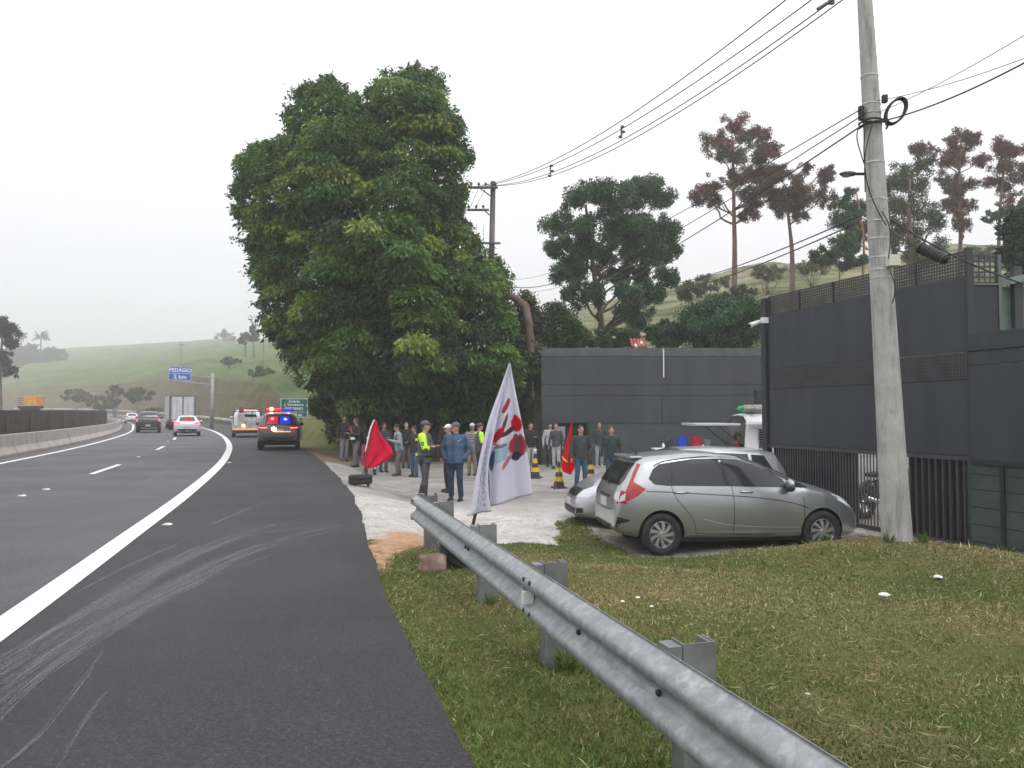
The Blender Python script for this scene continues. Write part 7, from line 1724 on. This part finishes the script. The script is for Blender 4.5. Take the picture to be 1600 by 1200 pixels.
# ------------------------------------------------------------------ grass
def grassfield():
    N=460000
    # denser near the camera: sample in distance
    r=1.6+(15.5)*rng.random(N)**1.25; th=rng.uniform(-.62,.75,N); X=r*np.sin(th); Y=r*np.cos(th)
    rm=dist_curve(X,Y,SE); lot=sdpoly(X,Y,LOT); dr=sdpoly(X,Y,DIRT); md=sdpoly(X,Y,MUD)
    nz_=np.array([noise.noise((x*.75,y*.75,0))+.5*noise.noise((x*2.3,y*2.3,4)) for x,y in zip(X,Y)])
    gl=(GB-GA); side=(X-GA.x)*gl.y-(Y-GA.y)*gl.x
    lotn=lot+.22*np.array([noise.noise((x*3,y*3,9)) for x,y in zip(X,Y)])
    ok=(rm>-.03+.05*rng.random(N))&(lotn<0.0)&(md<.05*nz_)&(dr<.08*nz_+.02)&(side>.12)&(Y>.3)
    ok&=~((nz_<-.62)&(rng.random(N)<.6))
    X=X[ok];Y=Y[ok];nz_=nz_[ok];rm=rm[ok];lot=lot[ok]; n=len(X); nq=np.array([noise.noise((x*.9,y*.9,0))*.03+noise.noise((x*2.7,y*2.7,4))*.015 for x,y in zip(X,Y)]); Z=zground(X,Y)+nq*np.clip(-lot,0,1)*np.clip(rm-.1,0,1)
    D=unit(np.stack([rng.normal(0,.55,n),rng.normal(0,.55,n),np.abs(rng.normal(.75,.3,n))+.15],1))
    h=(.022+.032*rng.random(n))*(1+.5*np.clip(nz_,-.5,1)); h*=np.where(rng.random(n)<.02,2.1,1)
    near_lot=np.clip(1+lot/.8,0,1); h*=1+.6*near_lot*(rng.random(n)<.5)
    dist_=np.hypot(X,Y); wdt=.0028+.00042*dist_
    a=unit(np.cross(D,unit(rng.normal(size=(n,3)))))
    P=np.stack([X,Y,Z-.004],1); tip=P+D*h[:,None]+np.array([0,0,-1])*(h*.18)[:,None]
    V=np.stack([P-a*wdt[:,None],P+a*wdt[:,None],tip],1).reshape(-1,3)
    green=np.array([.115,.165,.035]); lush=np.array([.09,.20,.035]); dry=np.array([.22,.18,.085]); straw=np.array([.42,.37,.22]); dark=np.array([.06,.075,.022])
    big=np.array([noise.noise((x*.35+3,y*.35,2)) for x,y in zip(X,Y)])
    dryf=np.clip(.22+1.5*big+.40*np.clip((X-1.5)/4,0,1)+.35*nz_-.45*near_lot,0,.92)
    k=rng.random(n); col=np.where((k<dryf)[:,None],dry,green); col=np.where(((k>.9))[:,None],lush,col); col=np.where((rng.random(n)<.05+.06*(X>1.5))[:,None],straw,col); col=np.where((rng.random(n)<.10)[:,None],dark,col)
    col=1.18*col*(1+.5*big[:,None])*(1+rng.normal(size=(n,1))*.18)*(1+.2*nz_[:,None]); col=np.clip(col,.01,.8)
    me=bpy.data.meshes.new('grass'); npmesh(me,V,np.arange(3*n).reshape(-1,3),3)
    C=np.repeat(col,3,axis=0); at=me.attributes.new('Col','FLOAT_COLOR','POINT'); at.data.foreach_set('color',np.concatenate([C,np.ones((3*n,1))],1).astype(np.float32).ravel())
    me.materials.append(LEAF); o=link('grass',me); tag(o,'short mown grass, green with dry brown patches, covering the verge and mound','grass',kind='stuff')
grassfield()
def straw():
    n=9000; X=rng.uniform(-1.2,8,n); Y=rng.uniform(2,11,n); k=np.array([noise.noise((x*.6+9,y*.6,1)) for x,y in zip(X,Y)]); rm=dist_curve(X,Y,SE); gl=(GB-GA); side=(X-GA.x)*gl.y-(Y-GA.y)*gl.x
    ok=(rm>.15)&(sdpoly(X,Y,LOT)<-.05)&(side>.2)&(k>-.1-.3*(X>1)); X=X[ok];Y=Y[ok]; n=len(X); Z=zground(X,Y)+.022+.012*rng.random(n)
    a=rng.uniform(0,2*PI,n); D=unit(np.stack([np.cos(a),np.sin(a),rng.normal(0,.18,n)],1)); col=np.array([.40,.34,.20])*(.6+.6*rng.random((n,1)))
    o=foliage('cut_straw',(np.stack([X,Y,Z],1),D,rng.uniform(.05,.13,n),col),None,.045); tag(o,'pale dry cut grass lying loose on the verge','cut grass',kind='stuff')
straw()
# leafy weed tufts at the foot of the rail posts and the pole
def tuft(x,y,s,n,label,col=(.09,.14,.035)):
    r_=thing('weed_tuft',label,'weed',(x,y,zg(x,y)),0,'weed tufts in the verge')
    P=[];D=[];Sz=[]
    for i in range(n): 
        a=random.uniform(0,2*PI); P.append((math.cos(a)*.03*random.random(),math.sin(a)*.03*random.random(),0)); e=random.uniform(.5,1.4); D.append((math.cos(a)*math.cos(e),math.sin(a)*math.cos(e),math.sin(e))); Sz.append(s*random.uniform(.3,.9))
    foliage('blades',(np.array(P),np.array(D),np.array(Sz),np.array([col])*(1+rng.normal(size=(n,1))*.2)),r_,.10)
for x,y,s,n,lb in ((.35,4.95,.20,60,'grass tuft at the foot of the fourth guard rail post'),(-.18,6.6,.16,50,'grass tuft at the foot of the third guard rail post'),(-.55,8.2,.15,50,'grass tuft under the black tyre'),
    (5.2,9.8,.2,50,'grass tuft at the right foot of the concrete pole'),(4.75,9.75,.2,50,'grass tuft at the left foot of the concrete pole'),(6.5,10.2,.25,60,'dark weed clump in front of the gate end'),(7.1,10.3,.3,60,'weed clump at the foot of the green block wall'),
    (2.3,10.15,.13,50,'grass tuft in front of the rear wheel of the grey hatchback'),(4.3,10.6,.15,60,'grass tuft in front of the front wheel of the grey hatchback')): tuft(x,y,s,n,lb)
# ------------------------------------------------------------------ haze
hm=bpy.data.materials.new('haze'); hm.use_nodes=True; n=hm.node_tree; n.nodes.clear(); o_=n.nodes.new('ShaderNodeOutputMaterial'); v=n.nodes.new('ShaderNodeVolumePrincipled')
v.inputs['Density'].default_value=.0014; v.inputs['Color'].default_value=(.97,.975,.99,1); v.inputs['Anisotropy'].default_value=.2; n.links.new(v.outputs[0],o_.inputs['Volume'])
hb=MB().box((-1000,-1000,-30),(1000,1000,110)).build('haze',hm,recalc=True); hb['kind']='stuff'
